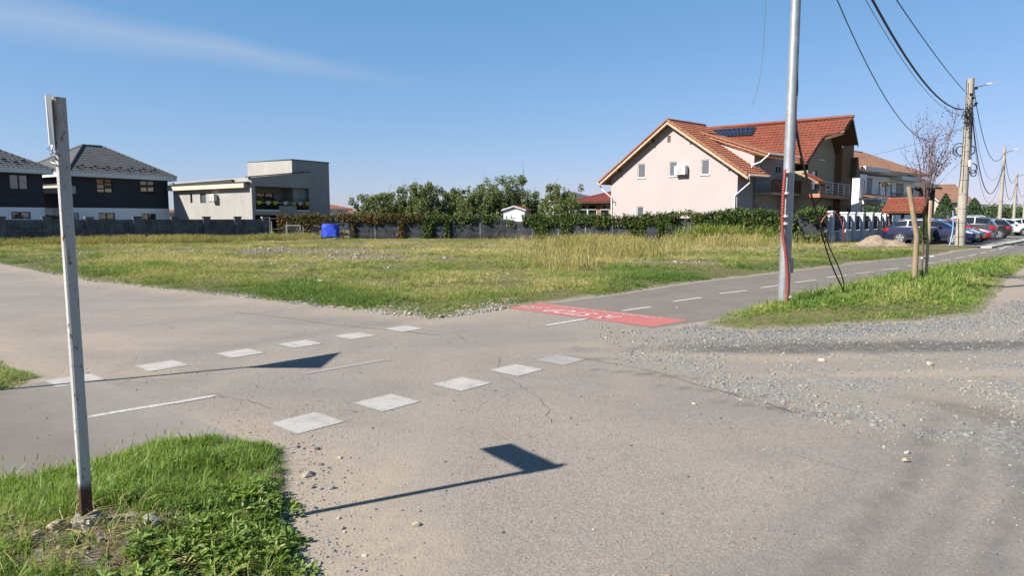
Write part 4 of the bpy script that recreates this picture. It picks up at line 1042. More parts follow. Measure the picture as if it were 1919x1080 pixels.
rid0 = (EA[0] + EA[3]) / 2 + wd_ * 3.2 + UP * 2.5; rid1 = (EA[1] + EA[2]) / 2 - wd_ * 4.6 + UP * 2.5
for pts in ([EA[0], EA[1], rid1, rid0], [EA[1], EA[2], rid1], [EA[2], EA[3], rid0, rid1], [EA[3], EA[0], rid0]): roof_slope(wh, 'roof', 'roof_brown', pts, .1, 'white_trim')
for a, b in ((EA[0], rid0), (EA[1], rid1), (rid0, rid1)): ridge_cap(wh, a, b + UP * .03, 'roof_brown', .12)
# balconies and porch
z = w(1600, 374)[1]
MB().pbox(wp, sA - 1.2, z - .1, w(1612, 374)[0], z + .1, 1.0, 2.6).build('balcony_slab', 'white_trim', wh)
rl = MB()
for k in range(4): rl.tube([wp.at(sA - 1.2, z + .3 + k * .24, 2.55), wp.at(w(1612, 374)[0], z + .3 + k * .24, 2.55)], .02, 5)
rail = rl.build('railing', 'steel', wh)
for k in range(6): x = sA - 1.2 + k * (w(1612, 374)[0] - sA + 1.2) / 5; MB().tube([wp.at(x, z, 2.55), wp.at(x, z + 1.1, 2.55)], .03, 5).build('baluster', 'steel', rail)
r_ = wp.rect(1645, 362, 1677, 376); MB().pbox(wp, r_[0], r_[1] - .12, r_[2], r_[1], 0, 1.2).build('balcony_slab', 'white_trim', wh)
rl = MB()
rl.pbox(wp, r_[0], r_[3] - .05, r_[2], r_[3], 1.15, 1.2); rail = rl.build('railing', 'black_trim', wh)
for k in range(16): x = r_[0] + (r_[2] - r_[0]) * (k + .5) / 16; MB().pbox(wp, x - .018, r_[1], x + .018, r_[3] - .05, 1.16, 1.19).build('baluster', 'black_trim', rail)
pr = wp.rect(1596, 376, 1650, 381); MB().pbox(wp, pr[0], pr[1] - .12, pr[2], pr[3] + .1, 0, 2.6).build('porch_roof', 'white_trim', wh)
roof_slope(wh, 'porch_tiles', 'roof_brown', [wp.at(pr[0], pr[3] + .12, 2.6), wp.at(pr[2], pr[3] + .12, 2.6), wp.at(pr[2], pr[3] + .6, .02), wp.at(pr[0], pr[3] + .6, .02)], .05)
for px in (1600, 1626): x = w(px, 400)[0]; MB().pbox(wp, x - .22, 0, x + .22, pr[1] - .1, 2.0, 2.45).build('column', 'white_plaster', wh)
ad = wp.rect(1605, 387, 1621, 410); 
pts = [wp.at(ad[0], .1, .03)] + [wp.at((ad[0] + ad[2]) / 2 - math.cos(k * math.pi / 8) * (ad[2] - ad[0]) / 2, ad[3] - .75 + math.sin(k * math.pi / 8) * .75, .03) for k in range(9)] + [wp.at(ad[2], .1, .03)]
MB().prism(pts, wp.n * .03).build('door', 'glass', wh)
o = wp.at(w(1606, 350)[0], z + 1.15, 2.5); f = thing('flower_box', o, 'brown flower box on the white villa railing', 'flower box')
MB().obox(o - wd_ * .9, wd_ * 1.8, win_ * .2, UP * .2).build('trough', 'wood_dark', f)
mb = MB()
for k in range(60):
    d = wd_ * random.uniform(-.9, .9) + Vector((random.gauss(0, .1), random.gauss(0, .1), random.uniform(.0, .4))); ww = Vector((random.gauss(0, 1), random.gauss(0, 1), random.gauss(0, 1))).normalized() * .09; q = ww.cross(Vector((.3, .5, .8)))
    mb.quad(o + d - ww, o + d + q, o + d + ww, o + d - q)
mb.build('leaves', 'leaf_dead', f)

# ---------------------------------------------------------------- red tiled canopy over the gate
cA, cB = A(1651, 397, 50.0), A(1728, 397, 48.0); cz_ = (cA.z + cB.z) / 2; cA.z = cB.z = cz_
cdv = (cB - cA).normalized(); cin = Vector((-cdv.y, cdv.x, 0))
cp = thing('gate_canopy', ((cA.x + cB.x) / 2, (cA.y + cB.y) / 2, 0), 'red tiled canopy on dark posts above a maroon gate', 'canopy')
zt = A(1700, 373, (cA.y + cB.y) / 2 + 1.0).z
roof_slope(cp, 'roof', 'roof_red', [cA, cB, cB + cin * 1.25 + UP * (zt - cz_), cA + cin * 1.25 + UP * (zt - cz_)], .1, course=.3, col=.3, amp=.04, step=.04)
roof_slope(cp, 'roof', 'roof_red', [cB + cin * 2.5, cA + cin * 2.5, cA + cin * 1.25 + UP * (zt - cz_), cB + cin * 1.25 + UP * (zt - cz_)], .1)
ridge_cap(cp, cA + cin * 1.25 + UP * (zt - cz_ + .03), cB + cin * 1.25 + UP * (zt - cz_ + .03), 'roof_red', .1)
cl_ = (cB - cA).length
for k in (0.06, .36, .68, .95): MB().obox(cA + cdv * (cl_ * k) + cin * 1.1 - UP * cz_, cdv * .18, cin * .18, UP * (cz_ - .05)).build('post', 'wood_dark', cp)
MB().obox(cA + cin * 1.05 - UP * .22, cdv * cl_, cin * .2, UP * .2).build('beam', 'wood_dark', cp)
g_ = MB().obox(cA + cdv * 1.4 + cin * 1.2 - UP * cz_, cdv * (cl_ - 1.6), cin * .04, UP * (cz_ - .5)).build('gate', 'roof_maroon', cp)
for k in range(14): MB().obox(cA + cdv * (1.45 + k * (cl_ - 1.7) / 14) + cin * 1.15 - UP * (cz_ - .1), cdv * ((cl_ - 1.7) / 14 - .03), cin * .04, UP * (cz_ - .7)).build('board', 'roof_maroon', g_)

# ---------------------------------------------------------------- farther houses on the right
def simple_house(name, px0, px1, y_eave, y_ridge, Y, depth, ang, wall, roof, label, wins=(), hip=True, ov=.5, win_frame='white_plastic', soffit='white_trim', rl=None):
    c = A((px0 + px1) / 2, 420, Y); u = dirv(ang); ui = Vector((-u.y, u.x, 0)); pl = Plane(Vector((c.x, c.y, 0)), u)
    s0, s1 = pl.px(px0, 400)[0], pl.px(px1, 400)[0]; z = pl.px((px0 + px1) / 2, y_eave)[1]
    h = thing(name, (c.x, c.y, 0), label, 'house')
    rs = [pl.rect(*q) for q in wins]
    mb = MB().wall(pl, [(s0, 0), (s1, 0), (s1, z), (s0, z)], rs); a, b = pl.at(s0, 0), pl.at(s1, 0); HH = UP * z
    for p, q in ((b, b + ui * depth), (b + ui * depth, a + ui * depth), (a + ui * depth, a)): mb.quad(p, q, q + HH, p + HH)
    e = [pl.at(s0 - ov, z, ov), pl.at(s1 + ov, z, ov), pl.at(s1 + ov, z, -depth - ov), pl.at(s0 - ov, z, -depth - ov)]
    zr = A((px0 + px1) / 2, y_ridge, Y + depth / 2).z; mid = sum(e, Vector()) / 4; mid.z = zr
    L = (s1 - s0); k = rl if rl is not None else (max(0, (L - depth) / 2) if hip else L / 2 + ov)
    r0, r1 = mid - u * k, mid + u * k
    if not hip: mb.add([pl.at(s0, z), pl.at(s0, z, -depth), r0 + u * ov], [(0, 1, 2)]); mb.add([pl.at(s1, z), pl.at(s1, z, -depth), r1 - u * ov], [(0, 1, 2)])
    mb.build('wall', wall, h)
    for r in rs: window(h, pl, r, win_frame, 'glass', mull=())
    slopes = [[e[0], e[1], r1, r0], [e[2], e[3], r0, r1]] + ([[e[1], e[2], r1], [e[3], e[0], r0]] if hip else [])
    for pts in slopes: roof_slope(h, 'roof', roof, pts, .12, soffit, course=.4, col=.36)
    if k > .05: ridge_cap(h, r0, r1, roof, .12)
    if hip:
        for p, q in ((e[0], r0), (e[1], r1)): ridge_cap(h, p, q, roof, .1)
    return h, pl
simple_house('house', 1720, 1750, 352, 336, 78, 5, 12, 'charcoal_plaster', 'roof_charcoal', 'black house with dark metal roof behind the young plum tree', hip=False, soffit='dark_metal')
simple_house('house', 1762, 1812, 377, 347, 84, 9, -8, 'cream_plaster', 'roof_brown', 'house with plain brown tiled roof behind the conifers', wins=[(1770, 388, 1776, 398)], hip=False)
simple_house('house', 1812, 1838, 384, 372, 95, 8, 45, 'cream_plaster', 'roof_brown', 'small cream house with brown eaves right of the concrete pole', hip=False)
# pavilion with maroon roof left of pink house
pv, pvl = simple_house('pavilion', 1084, 1160, 378, 360, 60, 6, -30, 'brick_brown', 'roof_maroon', 'low brick pavilion with maroon hipped roof and white framed windows',
    wins=[(1085.5, 383.5, 1118.5, 415), (1124.5, 383.5, 1142, 415)], ov=.6, soffit='wood_dark')
for (x0, x1, xm) in ((1085.5, 1118.5, 1101), (1124.5, 1142, None)):
    r = pvl.rect(x0, 391.5, x1, 393.5); MB().pbox(pvl, r[0], r[1], r[2], r[3], -.05, .02).build('transom', 'white_plastic', pv)
    if xm: r = pvl.rect(xm - 1, 384, xm + 1, 415); MB().pbox(pvl, r[0], r[1], r[2], r[3], -.05, .015).build('mullion', 'white_plastic', pv)
# white garden shed behind fence
c = A(960, 420, 56); sh = thing('garden_shed', (c.x, c.y, 0), 'small white shed with low maroon gable roof behind the fence', 'shed')
u = dirv(-12); pl = Plane(Vector((c.x, c.y, 0)), u); s0, s1 = pl.px(943.5, 400)[0], pl.px(983, 400)[0]; za, zb_ = pl.px(960, 393)[1], pl.px(960, 387.5)[1]
ui = Vector((-u.y, u.x, 0)); sm = (s0 + s1) / 2; dp_ = 2.8
mb = MB().wall(pl, [(s0, 0), (s1, 0), (s1, za), (sm, zb_), (s0, za)]); b = pl.at(s1, 0); a = pl.at(s0, 0)
mb.quad(b, b + ui * dp_, b + ui * dp_ + UP * za, b + UP * za); mb.quad(a, a + ui * dp_, a + ui * dp_ + UP * za, a + UP * za); mb.build('wall', 'white_plaster', sh)
for q in (s0 - .15, s1 + .15): 
    zq_ = za - .06; pts = [pl.at(q, zq_, .12), pl.at(sm, zb_ + .04, .12)]
    MB().prism([pts[0], pts[1], pts[1] - pl.n * (dp_ + .3), pts[0] - pl.n * (dp_ + .3)], UP * .06).build('roof', 'roof_maroon', sh)
    MB().obox(pts[0] - UP * .05, pts[1] - pts[0], pl.n * .03, UP * .1).build('barge_board', 'white_plastic', sh)
simple_house('house', 614, 652, 392, 379, 88, 9, 57, 'white_plaster', 'roof_orange', 'white bungalow with orange tiled roof beside the grey concrete house', wins=[(629, 393, 633, 400), (636, 393.5, 640, 400)])
simple_house('house', 652, 690, 401, 392, 100, 9, 50, 'terracotta', 'roof_orange', 'far low house with orange roof just left of the orchard trees')
simple_house('house', 303, 331, 398, 388, 85, 6, 57, 'cream_plaster', 'roof_brown', 'far house glimpsed in the gap between charcoal and concrete houses')
simple_house('house', 1068, 1118, 374, 359, 84, 9, 20, 'white_plaster', 'roof_charcoal', 'far house with grey hipped roof above the maroon pavilion')
simple_house('house', 1003, 1045, 383, 375, 92, 8, 10, 'white_plaster', 'roof_charcoal', 'far house with low dark roof above the white shed')
# ================================================================ block wall, fences
def prof_rng(seed): return random.Random(seed)
W0, W1 = A(-170, 450, 36.5), A(500, 450, 48.6); W0.z = W1.z = 0
wdir = (W1 - W0); wlen = wdir.length; wdir.normalize(); wn_ = Vector((wdir.y, -wdir.x, 0))
bwall = thing('boundary_wall', W0, 'dark grey concrete block wall with pillars in front of the charcoal houses', 'wall')
wpl = Plane(W0, wdir)
pil = [wpl.px(px, 430)[0] for px in (-150, -75, 3, 89, 169, 258, 329, 388, 446, 498)]
pil = sorted(pil)
for i, s in enumerate(pil):
    zt = A(960, 411, 51).z
    y_top = 1.66 + random.uniform(-.02, .02)
    MB().pbox(wpl, s - .22, 0, s + .22, y_top, -.2, .10).build('pillar', 'block_wall', bwall)
    MB().pbox(wpl, s - .26, y_top, s + .26, y_top + .07, -.24, .14).build('pillar_cap', 'kerb' if i in (4, 9) else 'block_wall', bwall)
for s0, s1 in zip(pil, pil[1:]):
    n = max(1, round((s1 - s0 - .44) / .55)); bl_ = (s1 - s0 - .44) / n
    for r in range(6):
        off = (r % 2) * .5; x = s0 + .22
        edges = sorted({0, n} | {k + off for k in range(n) if k + off > 0})
        for e0, e1 in zip(edges, edges[1:]):
            MB().pbox(wpl, x + e0 * bl_ + .014, r * .257 + .014, x + e1 * bl_ - .014, (r + 1) * .257 - .006, -.12, random.uniform(-.015, .05)).build('block', 'block_wall', bwall)
    MB().pbox(wpl, s0 + .22, 0, s1 - .22, 1.53, -.115, -.03).build('core', 'block_wall', bwall)

# netted fence on the far side of the lot
FP = [A(507, 448, 52.0), A(640, 448, 52.0), A(960, 448, 51.4), A(1231, 450, 48.2), A(1400, 455, 45.2), A(1548, 457, 43.0)]
for p in FP: p.z = 0
def along(poly, s):
    for p, q in zip(poly, poly[1:]):
        L = (q - p).length
        if s <= L: return p + (q - p) * (s / L), (q - p).normalized()
        s -= L
    return poly[-1].copy(), (poly[-1] - poly[-2]).normalized()
def poly_len(poly): return sum((q - p).length for p, q in zip(poly, poly[1:]))
FL = poly_len(FP)
nf = thing('net_fence', FP[2], 'long wire fence hung with dark shade netting across the back of the lot', 'fence')
posts = list(np.arange(0, FL + .01, FL / 20))
def fence_h(s): return 1.58 + .2 * sstep(22, 36, s)
for s in posts:
    p, d = along(FP, s); MB().tube([p, p + UP * (fence_h(s) + .12)], .032, 6).build('post', 'fence_post', nf)
for s0, s1 in zip(posts, posts[1:]):
    p, q = along(FP, s0 + .03)[0], along(FP, s1 - .03)[0]
    pxm = (p + q).x / 2 / ((p + q).y / 2) * FPX + 960
    h0 = fence_h((s0 + s1) / 2)
    MB().tube([p + UP * h0, q + UP * h0], .008, 4).build('wire', 'fence_post', nf)
    MB().tube([p + UP * h0 * .5, q + UP * h0 * .5], .008, 4).build('wire', 'fence_post', nf)
    if pxm < 640: continue
    nx_, nz_ = 9, 8; vs, fs = [], []; nn = Vector(((q - p).y, -(q - p).x, 0)).normalized(); ph = random.uniform(0, 9)
    sag = random.uniform(.03, .22)
    for j in range(nz_):
        for i in range(nx_):
            u = i / (nx_ - 1); v = j / (nz_ - 1); sg = sag * math.sin(math.pi * u) * v
            wob = .05 * math.sin(u * 9 + ph + v * 3) * (1 - abs(2 * v - 1) ** 2) + .04 * math.sin(v * 17 + ph * 2 + u * 2)
            vs.append(p.lerp(q, u) + UP * (.04 + (h0 - .06) * v - sg) + nn * (.04 + wob))
    fs = [(j*nx_+i, j*nx_+i+1, (j+1)*nx_+i+1, (j+1)*nx_+i) for j in range(nz_-1) for i in range(nx_-1)]
    MB().add(vs, fs).build('net_panel', 'net', nf, smooth=180)

# ================================================================ foliage helpers
def leaf_cloud(P, size, tint, rng, aspect=.62, up_bias=.25, fold=.3):
    """one folded leaf (two triangles) at each point"""
    n = len(P); d = rng.normal(size=(n, 3)); d[:, 2] -= up_bias; d /= np.linalg.norm(d, axis=1)[:, None]
    w = np.cross(d, rng.normal(size=(n, 3))); w /= np.linalg.norm(w, axis=1)[:, None]; nn = np.cross(d, w)
    s = size[:, None]; a = P - d * s * .5; b = P + d * s * .5; l = P + w * s * aspect * .5 + nn * s * fold * .3; r = P - w * s * aspect * .5 + nn * s * fold * .3
    V = np.stack([a, l, b, r], 1).reshape(-1, 3); k = np.arange(n) * 4
    F = np.concatenate([np.stack([k, k + 1, k + 2], -1), np.stack([k, k + 2, k + 3], -1)])
    return V, F, np.concatenate([tint, tint])
def leaves_obj(name, P, size, tint, m, parent, rng=rng, root=None, **kw):
    off = np.array(root_loc(parent)) if parent is not None else np.zeros(3)
    V, F, T = leaf_cloud(np.asarray(P) - off, size, tint, rng, **kw)
    me = mesh_np(name, V, F, m, smooth=False, fattrs=dict(tint=T)); o = bpy.data.objects.new(name, me); COL.objects.link(o)
    if parent is not None: o.parent = parent
    return o
def lobes_points(lobes, n, rng, shell=.55):
    """points through a set of ellipsoid lobes, denser towards their skins"""
    w = np.array([l[3] * l[4] * l[5] for l in lobes]) ** .7; idx = rng.choice(len(lobes), n, p=w / w.sum()); L = np.array(lobes)[idx]
    d = rng.normal(size=(n, 3)); d /= np.linalg.norm(d, axis=1)[:, None]; r = rng.uniform(0, 1, n) ** (1 - shell * .8)
    return L[:, :3] + d * r[:, None] * L[:, 3:6]
def limbs(mb, base, h, spread, rng, n=6, r0=.07, start=.25, twigs=3):
    """trunk with limbs that fork, returns tips"""
    tips = []; top = base + Vector((rng.normal() * .08 * h, rng.normal() * .08 * h, h * .9)); trunk = [base.lerp(top, k / 5) + Vector((rng.normal(), rng.normal(), 0)) * .02 * h * (k > 0) for k in range(6)]
    mb.tube(trunk, [r0 * (1 - .15 * k) for k in range(6)], 7)
    for i in range(n):
        f = start + (.9 - start) * i / n; k = int(f * 5); p = trunk[k].lerp(trunk[min(k + 1, 5)], f * 5 - k); a = rng.uniform(0, 6.28)
        e = p + Vector((math.cos(a), math.sin(a), 0)) * spread * rng.uniform(.6, 1) * (1.1 - f * .5) + UP * h * rng.uniform(.18, .42)
        m = p.lerp(e, .5) + UP * h * -.03; mb.tube([p, m, e], [r0 * .5, r0 * .35, r0 * .14], 5); tips.append(e)
        for t in range(twigs):
            a2 = rng.uniform(0, 6.28); s = m.lerp(e, rng.uniform(0, 1)); q = s + Vector((math.cos(a2), math.sin(a2), 0)) * spread * .4 * rng.uniform(.4, 1) + UP * h * rng.uniform(.05, .25)
            mb.tube([s, q], [r0 * .2, r0 * .07], 4); tips.append(q)
    return tips
def tree(name, base, h, rad, label, group, m='leaf_tree', n=2600, leaf=.17, seed=0, shift=0, crown_from=.16):
    r = np.random.default_rng(seed); base = Vector(base); t = thing(name, base, label, 'tree', group)
    mb = MB(); tips = limbs(mb, base, h, rad, r, 7, .05 * h / 3); mb.build('trunk', 'bark', t, smooth=60)
    lobes = []
    for k in range(8):                                     # loose inner mass
        a = r.uniform(0, 6.28); q = r.uniform(.1, .6) * rad; z = r.uniform(crown_from + .1, .55) * h; s = rad * r.uniform(.3, .45)
        lobes.append((base.x + math.cos(a) * q, base.y + math.sin(a) * q, z, s, s, s))
    for k in range(58):                                    # upright leafy shoots that break the outline
        a = r.uniform(0, 6.28); f = math.sqrt(r.uniform(0, 1)); q = f * rad; dome = h * (.50 + .46 * math.sqrt(max(0, 1 - f * f))) * r.uniform(.72, 1.04); L = h * r.uniform(.07, .16); w = rad * r.uniform(.07, .15)
        lobes.append((base.x + math.cos(a) * q, base.y + math.sin(a) * q, dome - L * .8, w, w, L))
    for k in range(30):
        a = r.uniform(0, 6.28); q = rad * r.uniform(.55, 1.02); z = h * r.uniform(crown_from + .04, .6); w = rad * r.uniform(.10, .2); lobes.append((base.x + math.cos(a) * q, base.y + math.sin(a) * q, z, w, w, w * 1.3))
    for tp_ in tips: s = rad * r.uniform(.10, .2); lobes.append((tp_.x, tp_.y, min(tp_.z, h * .93), s, s, s * 1.4))
    P = lobes_points(lobes, n, r, .7); P[:, 2] = np.clip(P[:, 2], .15, h * 1.04)
    tint = np.clip(r.normal(.5, .22, n) + .25 * (fbm(P[:, 0], P[:, 2], .5, seed, 2) - .5) + shift, 0, 1)
    leaves_obj('crown', P, r.uniform(.7, 1.3, n) * leaf, tint, m, t, r)
    return t
# orchard behind fence
orch = [(700, 366, 57, 1.35, 'leftmost and lowest of the orchard trees, with straggly top'), (742, 362, 59, 1.3, 'low round orchard tree next to the leftmost one'), (768, 350, 58, 1.5, 'bushy orchard tree left of the tallest pair in the row'),
        (806, 345, 57, 1.55, 'dense dark orchard tree in the middle of the row'), (848, 353, 59, 1.3, 'slim orchard tree with upright shoots in the middle of the row'), (880, 362, 57, 1.2, 'brownish orchard tree leaning in front of its taller neighbour'),
        (916, 344, 58, 1.6, 'broad orchard tree left of the tallest one'), (955, 331, 60, 1.9, 'tallest orchard tree, behind the white shed'), (986, 360, 61, 1.3, 'small orchard tree at the right end of row above the white shed'),
        (1050, 346, 57.5, 1.5, 'lone tree with reddish leaves left of the maroon pavilion')]
for i, (px, py, Y_, rad, lab) in enumerate(orch):
    b_ = A(px, 440, Y_); h = A(px, py, Y_).z; tree('fruit_tree', (b_.x, b_.y, 0), h, rad * 1.22, lab, 'orchard trees behind the net fence', n=9000, leaf=.165, seed=40 + i, shift=(.06 if i in (5, 9) else -.05), m='leaf_tree', crown_from=.08)
# conifers near cars
def conifer(px, py, Y_, rad, label, m='leaf_conifer', n=4200, leaf=.17, seed=1, cone=1.0, name='conifer', zb=.0, cat='tree'):
    b_ = A(px, 440, Y_); h = A(px, py, Y_).z; r = np.random.default_rng(seed); base = Vector((b_.x, b_.y, zb)); t = thing(name, base, label, cat)
    mb = MB().tube([base, base + UP * h * .55, base + UP * h * .95], [.07, .045, .01], 6)
    for k in range(26): 
        z = h * (.06 + .88 * k / 26); a = k * 2.4; q = rad * (1 - z / h) ** cone * .7; mb.tube([base + UP * z, base + UP * (z + .06) + Vector((math.cos(a), math.sin(a), 0)) * q], [.02, .006], 4)
    mb.build('trunk', 'bark', t)
    z = r.uniform(0, 1, n) ** 1.25; a = r.uniform(0, 6.28, n); prof = np.clip((1 - z) ** cone * (.55 + .45 * np.minimum(1, z * 6)), 0.03, 1) * (1 + .22 * (fbm(a * 2.2, z * 9, 1, seed, 3) - .5) * 2)
    q = rad * prof * r.uniform(.35, 1, n) ** .5
    P = np.stack([b_.x + np.cos(a) * q, b_.y + np.sin(a) * q, zb + z * h * .99 + .04], -1)
    leaves_obj('crown', P, r.uniform(.7, 1.3, n) * leaf, np.clip(r.normal(.5, .25, n), 0, 1), m, t, r, aspect=.4, up_bias=-.7); return t
conifer(1768, 364, 52, 1.35, 'broad dark green conifer behind the navy estate car', seed=5, cone=.75, n=5500)
conifer(1822, 372, 56, 1.5, 'dark conifer to the right of the concrete pole, behind the cars', seed=6, cone=.7, n=5500)
conifer(1733, 404, 40.3, .50, 'small cone shaped thuja in front of the navy estate car', 'leaf_thuja', 5200, .085, 7, .62, 'thuja', cat='shrub')
def shrub(px, py, Y_, rad, h, label, m, n, leaf, seed, name='shrub', ry=None):
    b_ = A(px, py, Y_); r = np.random.default_rng(seed); base = Vector((b_.x, b_.y, 0)); t = thing(name, base, label, 'shrub')
    mb = MB()
    for k in range(9): a = r.uniform(0, 6.28); mb.tube([base, base + Vector((math.cos(a) * rad * .35, math.sin(a) * rad * .35, h * .45)), base + Vector((math.cos(a) * rad * .75, math.sin(a) * rad * .6, h * .85))], [.03, .02, .006], 4)
    mb.build('stems', 'bark', t)
    lobes = [(base.x + r.normal() * rad * .45, base.y + r.normal() * rad * .4, h * r.uniform(.3, .7), rad * .5, rad * .5, h * .32) for k in range(9)]
    P = lobes_points(lobes, n, r, .6); P[:, 2] = np.clip(P[:, 2], .03, h * 1.1)
    leaves_obj('foliage', P, r.uniform(.7, 1.3, n) * leaf, np.clip(r.normal(.5, .25, n), 0, 1), m, t, r); return t
shrub(1898, 436, 66, 1.25, 1.15, 'clipped round dark bush by the far concrete pole', 'leaf_conifer', 1800, .14, 9)
shrub(1405, 420, 46.6, 1.7, 2.35, 'feathery grey green bush against the pink house corner', 'leaf_tree', 2600, .16, 10)
shrub(1640, 410, 55, 1.2, 3.0, 'dark shrub beside the porch of the white villa', 'leaf_conifer', 1500, .2, 12)
shrub(1530, 425, 44.3, .9, 1.95, 'leafy bush where the hedge meets the white pillars', 'leaf_ivy', 1800, .13, 13)
# far woods at the end of the path: one mass
r = np.random.default_rng(77); lob = []
for px in list(range(1834, 2060, 7)) + list(range(2060, 3600, 22)):
    Y_ = r.uniform(120, 150); b_ = A(px, 430, Y_); top = A(px, 386 + 6 * math.sin(px * .07) + r.uniform(-6, 6) + (px < 1850) * 6, Y_).z
    for k in range(5): z = top * r.uniform(.2, .8); lob.append((b_.x + r.normal() * 1.2, b_.y + r.normal() * 2, z, 2.2, 2.2, top * .26))
P = lobes_points(lob, 46000, r, .8); P[:, 2] = np.clip(P[:, 2], 0, 9)
o = leaves_obj('far_woods', P, r.uniform(.3, .6, len(P)), np.clip(r.normal(.45, .2, len(P)) + (fbm(P[:, 0], P[:, 2], 2.5, 4, 2) - .5) * .5, 0, 1), 'leaf_far', None, r)
tag(o, 'far green belt of trees beyond the end of the path', 'trees', kind='stuff')
# ground cover of low trees far behind the lot so that horizon is closed by greenery
lob = []
for px in list(range(560, 700, 9)) + list(range(990, 1130, 9)) + list(range(300, 335, 6)) + list(range(-1400, 0, 25)):
    Y_ = r.uniform(125, 150); b_ = A(px, 430, Y_); top = A(px, 398 + r.uniform(-4, 4), Y_).z
    for k in range(3): lob.append((b_.x + r.normal(), b_.y, top * r.uniform(.3, .8), 1.6, 1.6, top * .3))
P = lobes_points(lob, 13000, r, .8); P[:, 2] = np.clip(P[:, 2], 0, 6)
o = leaves_obj('far_shrubbery', P, r.uniform(.35, .6, len(P)), np.clip(r.normal(.45, .2, len(P)), 0, 1), 'leaf_far', None, r)
tag(o, 'far low greenery behind the houses along the skyline', 'shrubbery', kind='stuff')

# ================================================================ creeper on fence
def ivy(name, s0, s1, dens, label, m, fn, seed, leaf=.12, thick=.18):
    r = np.random.default_rng(seed); P = []; T = []
    n = int((s1 - s0) * dens); ss = r.uniform(s0, s1, n * 3); zz = r.uniform(0, 1.12, n * 3)
    keep = r.uniform(0, 1, n * 3) < fn(ss, zz)
    ss, zz = ss[keep], zz[keep]
    hva = .86 + .34 * fbm(ss, 0 * ss + seed * .7, .9, seed, 3)
    for s, z, hs in zip(ss, zz, hva):
        p, d = along(FP, min(max(s, 0), FL)); nn = Vector((d.y, -d.x, 0)); h = fence_h(s)
        off = r.normal() * thick * .5 + thick * .5 + .04; q = p + nn * off; P.append((q.x, q.y, z * h * float(hs) + (r.normal() * .09 if z > .85 else 0)))
    P = np.array(P); c, _ = along(FP, (s0 + s1) / 2)
    t = thing(name, c, label, 'creeper'); 
    mb = MB()
    for k in range(int((s1 - s0) * 1.2)):
        s = r.uniform(s0, s1); p, d = along(FP, s); nn = Vector((d.y, -d.x, 0)); mb.tube([p + nn * .06 + d * (.25 * math.sin(j * 1.3 + k)) + UP * (j / 5 * fence_h(s)) for j in range(6)], [.016 - .002 * j for j in range(6)], 4)
    mb.build('stems', 'bark', t)
    P[:, 2] = np.maximum(P[:, 2], .02)
    tint = np.clip(r.normal(.27, .17, len(P)) + .6 * (fbm(P[:, 0], P[:, 2], .9, seed, 2) - .5), 0, 1)
    leaves_obj('leaves', P, r.uniform(.7, 1.35, len(P)) * leaf, tint, m, t, r, aspect=.85); return t
def sx(px): 
    best = min(np.arange(0, FL, .1), key=lambda s: abs((lambda p: p.x / p.y * FPX + 959.5 - px)(along(FP, s)[0]))); return float(best)
top_band = lambda s, z, lo=.72: sstep(lo - .1, lo + .06, z + .28 * (fbm(s, 0 * s, .55, 3, 3) - .5))
drips = lambda s: sstep(.56, .66, fbm(s, 0 * s, .9, 17, 2))
ivy('red_creeper', sx(523), sx(648), 620, 'reddish creeper over wire fence behind goal and blue tarpaulin', 'leaf_red_ivy', lambda s, z: np.clip(.22 + .9 * top_band(s, z, .62) , 0, 1) * (.45 + .55 * (fbm(s, z * 3, .5, 2, 3) > .42)), 21)
ivy('creeper', sx(645), sx(795), 480, 'brown tinged creeper hanging over left stretch of dark netting', 'leaf_red_ivy', lambda s, z: np.clip(top_band(s, z, .80) + .75 * drips(s) * (z > .05), 0, 1), 22)
ivy('creeper', sx(792), sx(845), 700, 'two dense dark creeper columns hanging down the netting', 'leaf_ivy', lambda s, z: np.clip(top_band(s, z, .82) + .95 * (np.sin((s - sx(792)) * 3.9) > .25), 0, 1), 23)
ivy('creeper', sx(845), sx(985), 330, 'thin creeper fringe along top of netting below the white shed', 'leaf_ivy', lambda s, z: np.clip(top_band(s, z, .90) * (fbm(s, 0 * s, 1.1, 9, 2) > .42) + .3 * drips(s + 4) * (z > .55), 0, 1), 24)
ivy('creeper', sx(980), sx(1145), 620, 'green creeper along fence top below the lone tree and pavilion', 'leaf_ivy', lambda s, z: np.clip(top_band(s, z, .70) + .6 * drips(s + 9) * (z > .15), 0, 1), 25)
ivy('creeper', sx(1145), sx(1262), 720, 'green creeper over netting under the left half of the pink house', 'leaf_ivy', lambda s, z: np.clip(top_band(s, z, .66) * (.25 + .75 * (fbm(s, 0 * s, 1.6, 88, 2) > .40)) + .5 * drips(s + 2), 0, 1), 26)
ivy('hedge', sx(1255), sx(1400), 900, 'thick hedge with yellowing leaves under right half of the pink house', 'leaf_ivy', lambda s, z: np.clip(.42 + .6 * top_band(s, z, .55) - .95 * (fbm(s, z * 2, 1.3, 8, 2) < .42), 0, 1), 27, thick=.4)
ivy('hedge', sx(1395), sx(1548), 1000, 'dense glossy green hedge behind the steel pole with red conduit', 'leaf_ivy', lambda s, z: np.clip(.9 - .9 * (fbm(s, z * 2, 1.1, 18, 2) < .33), 0, 1), 28, leaf=.14, thick=.45)
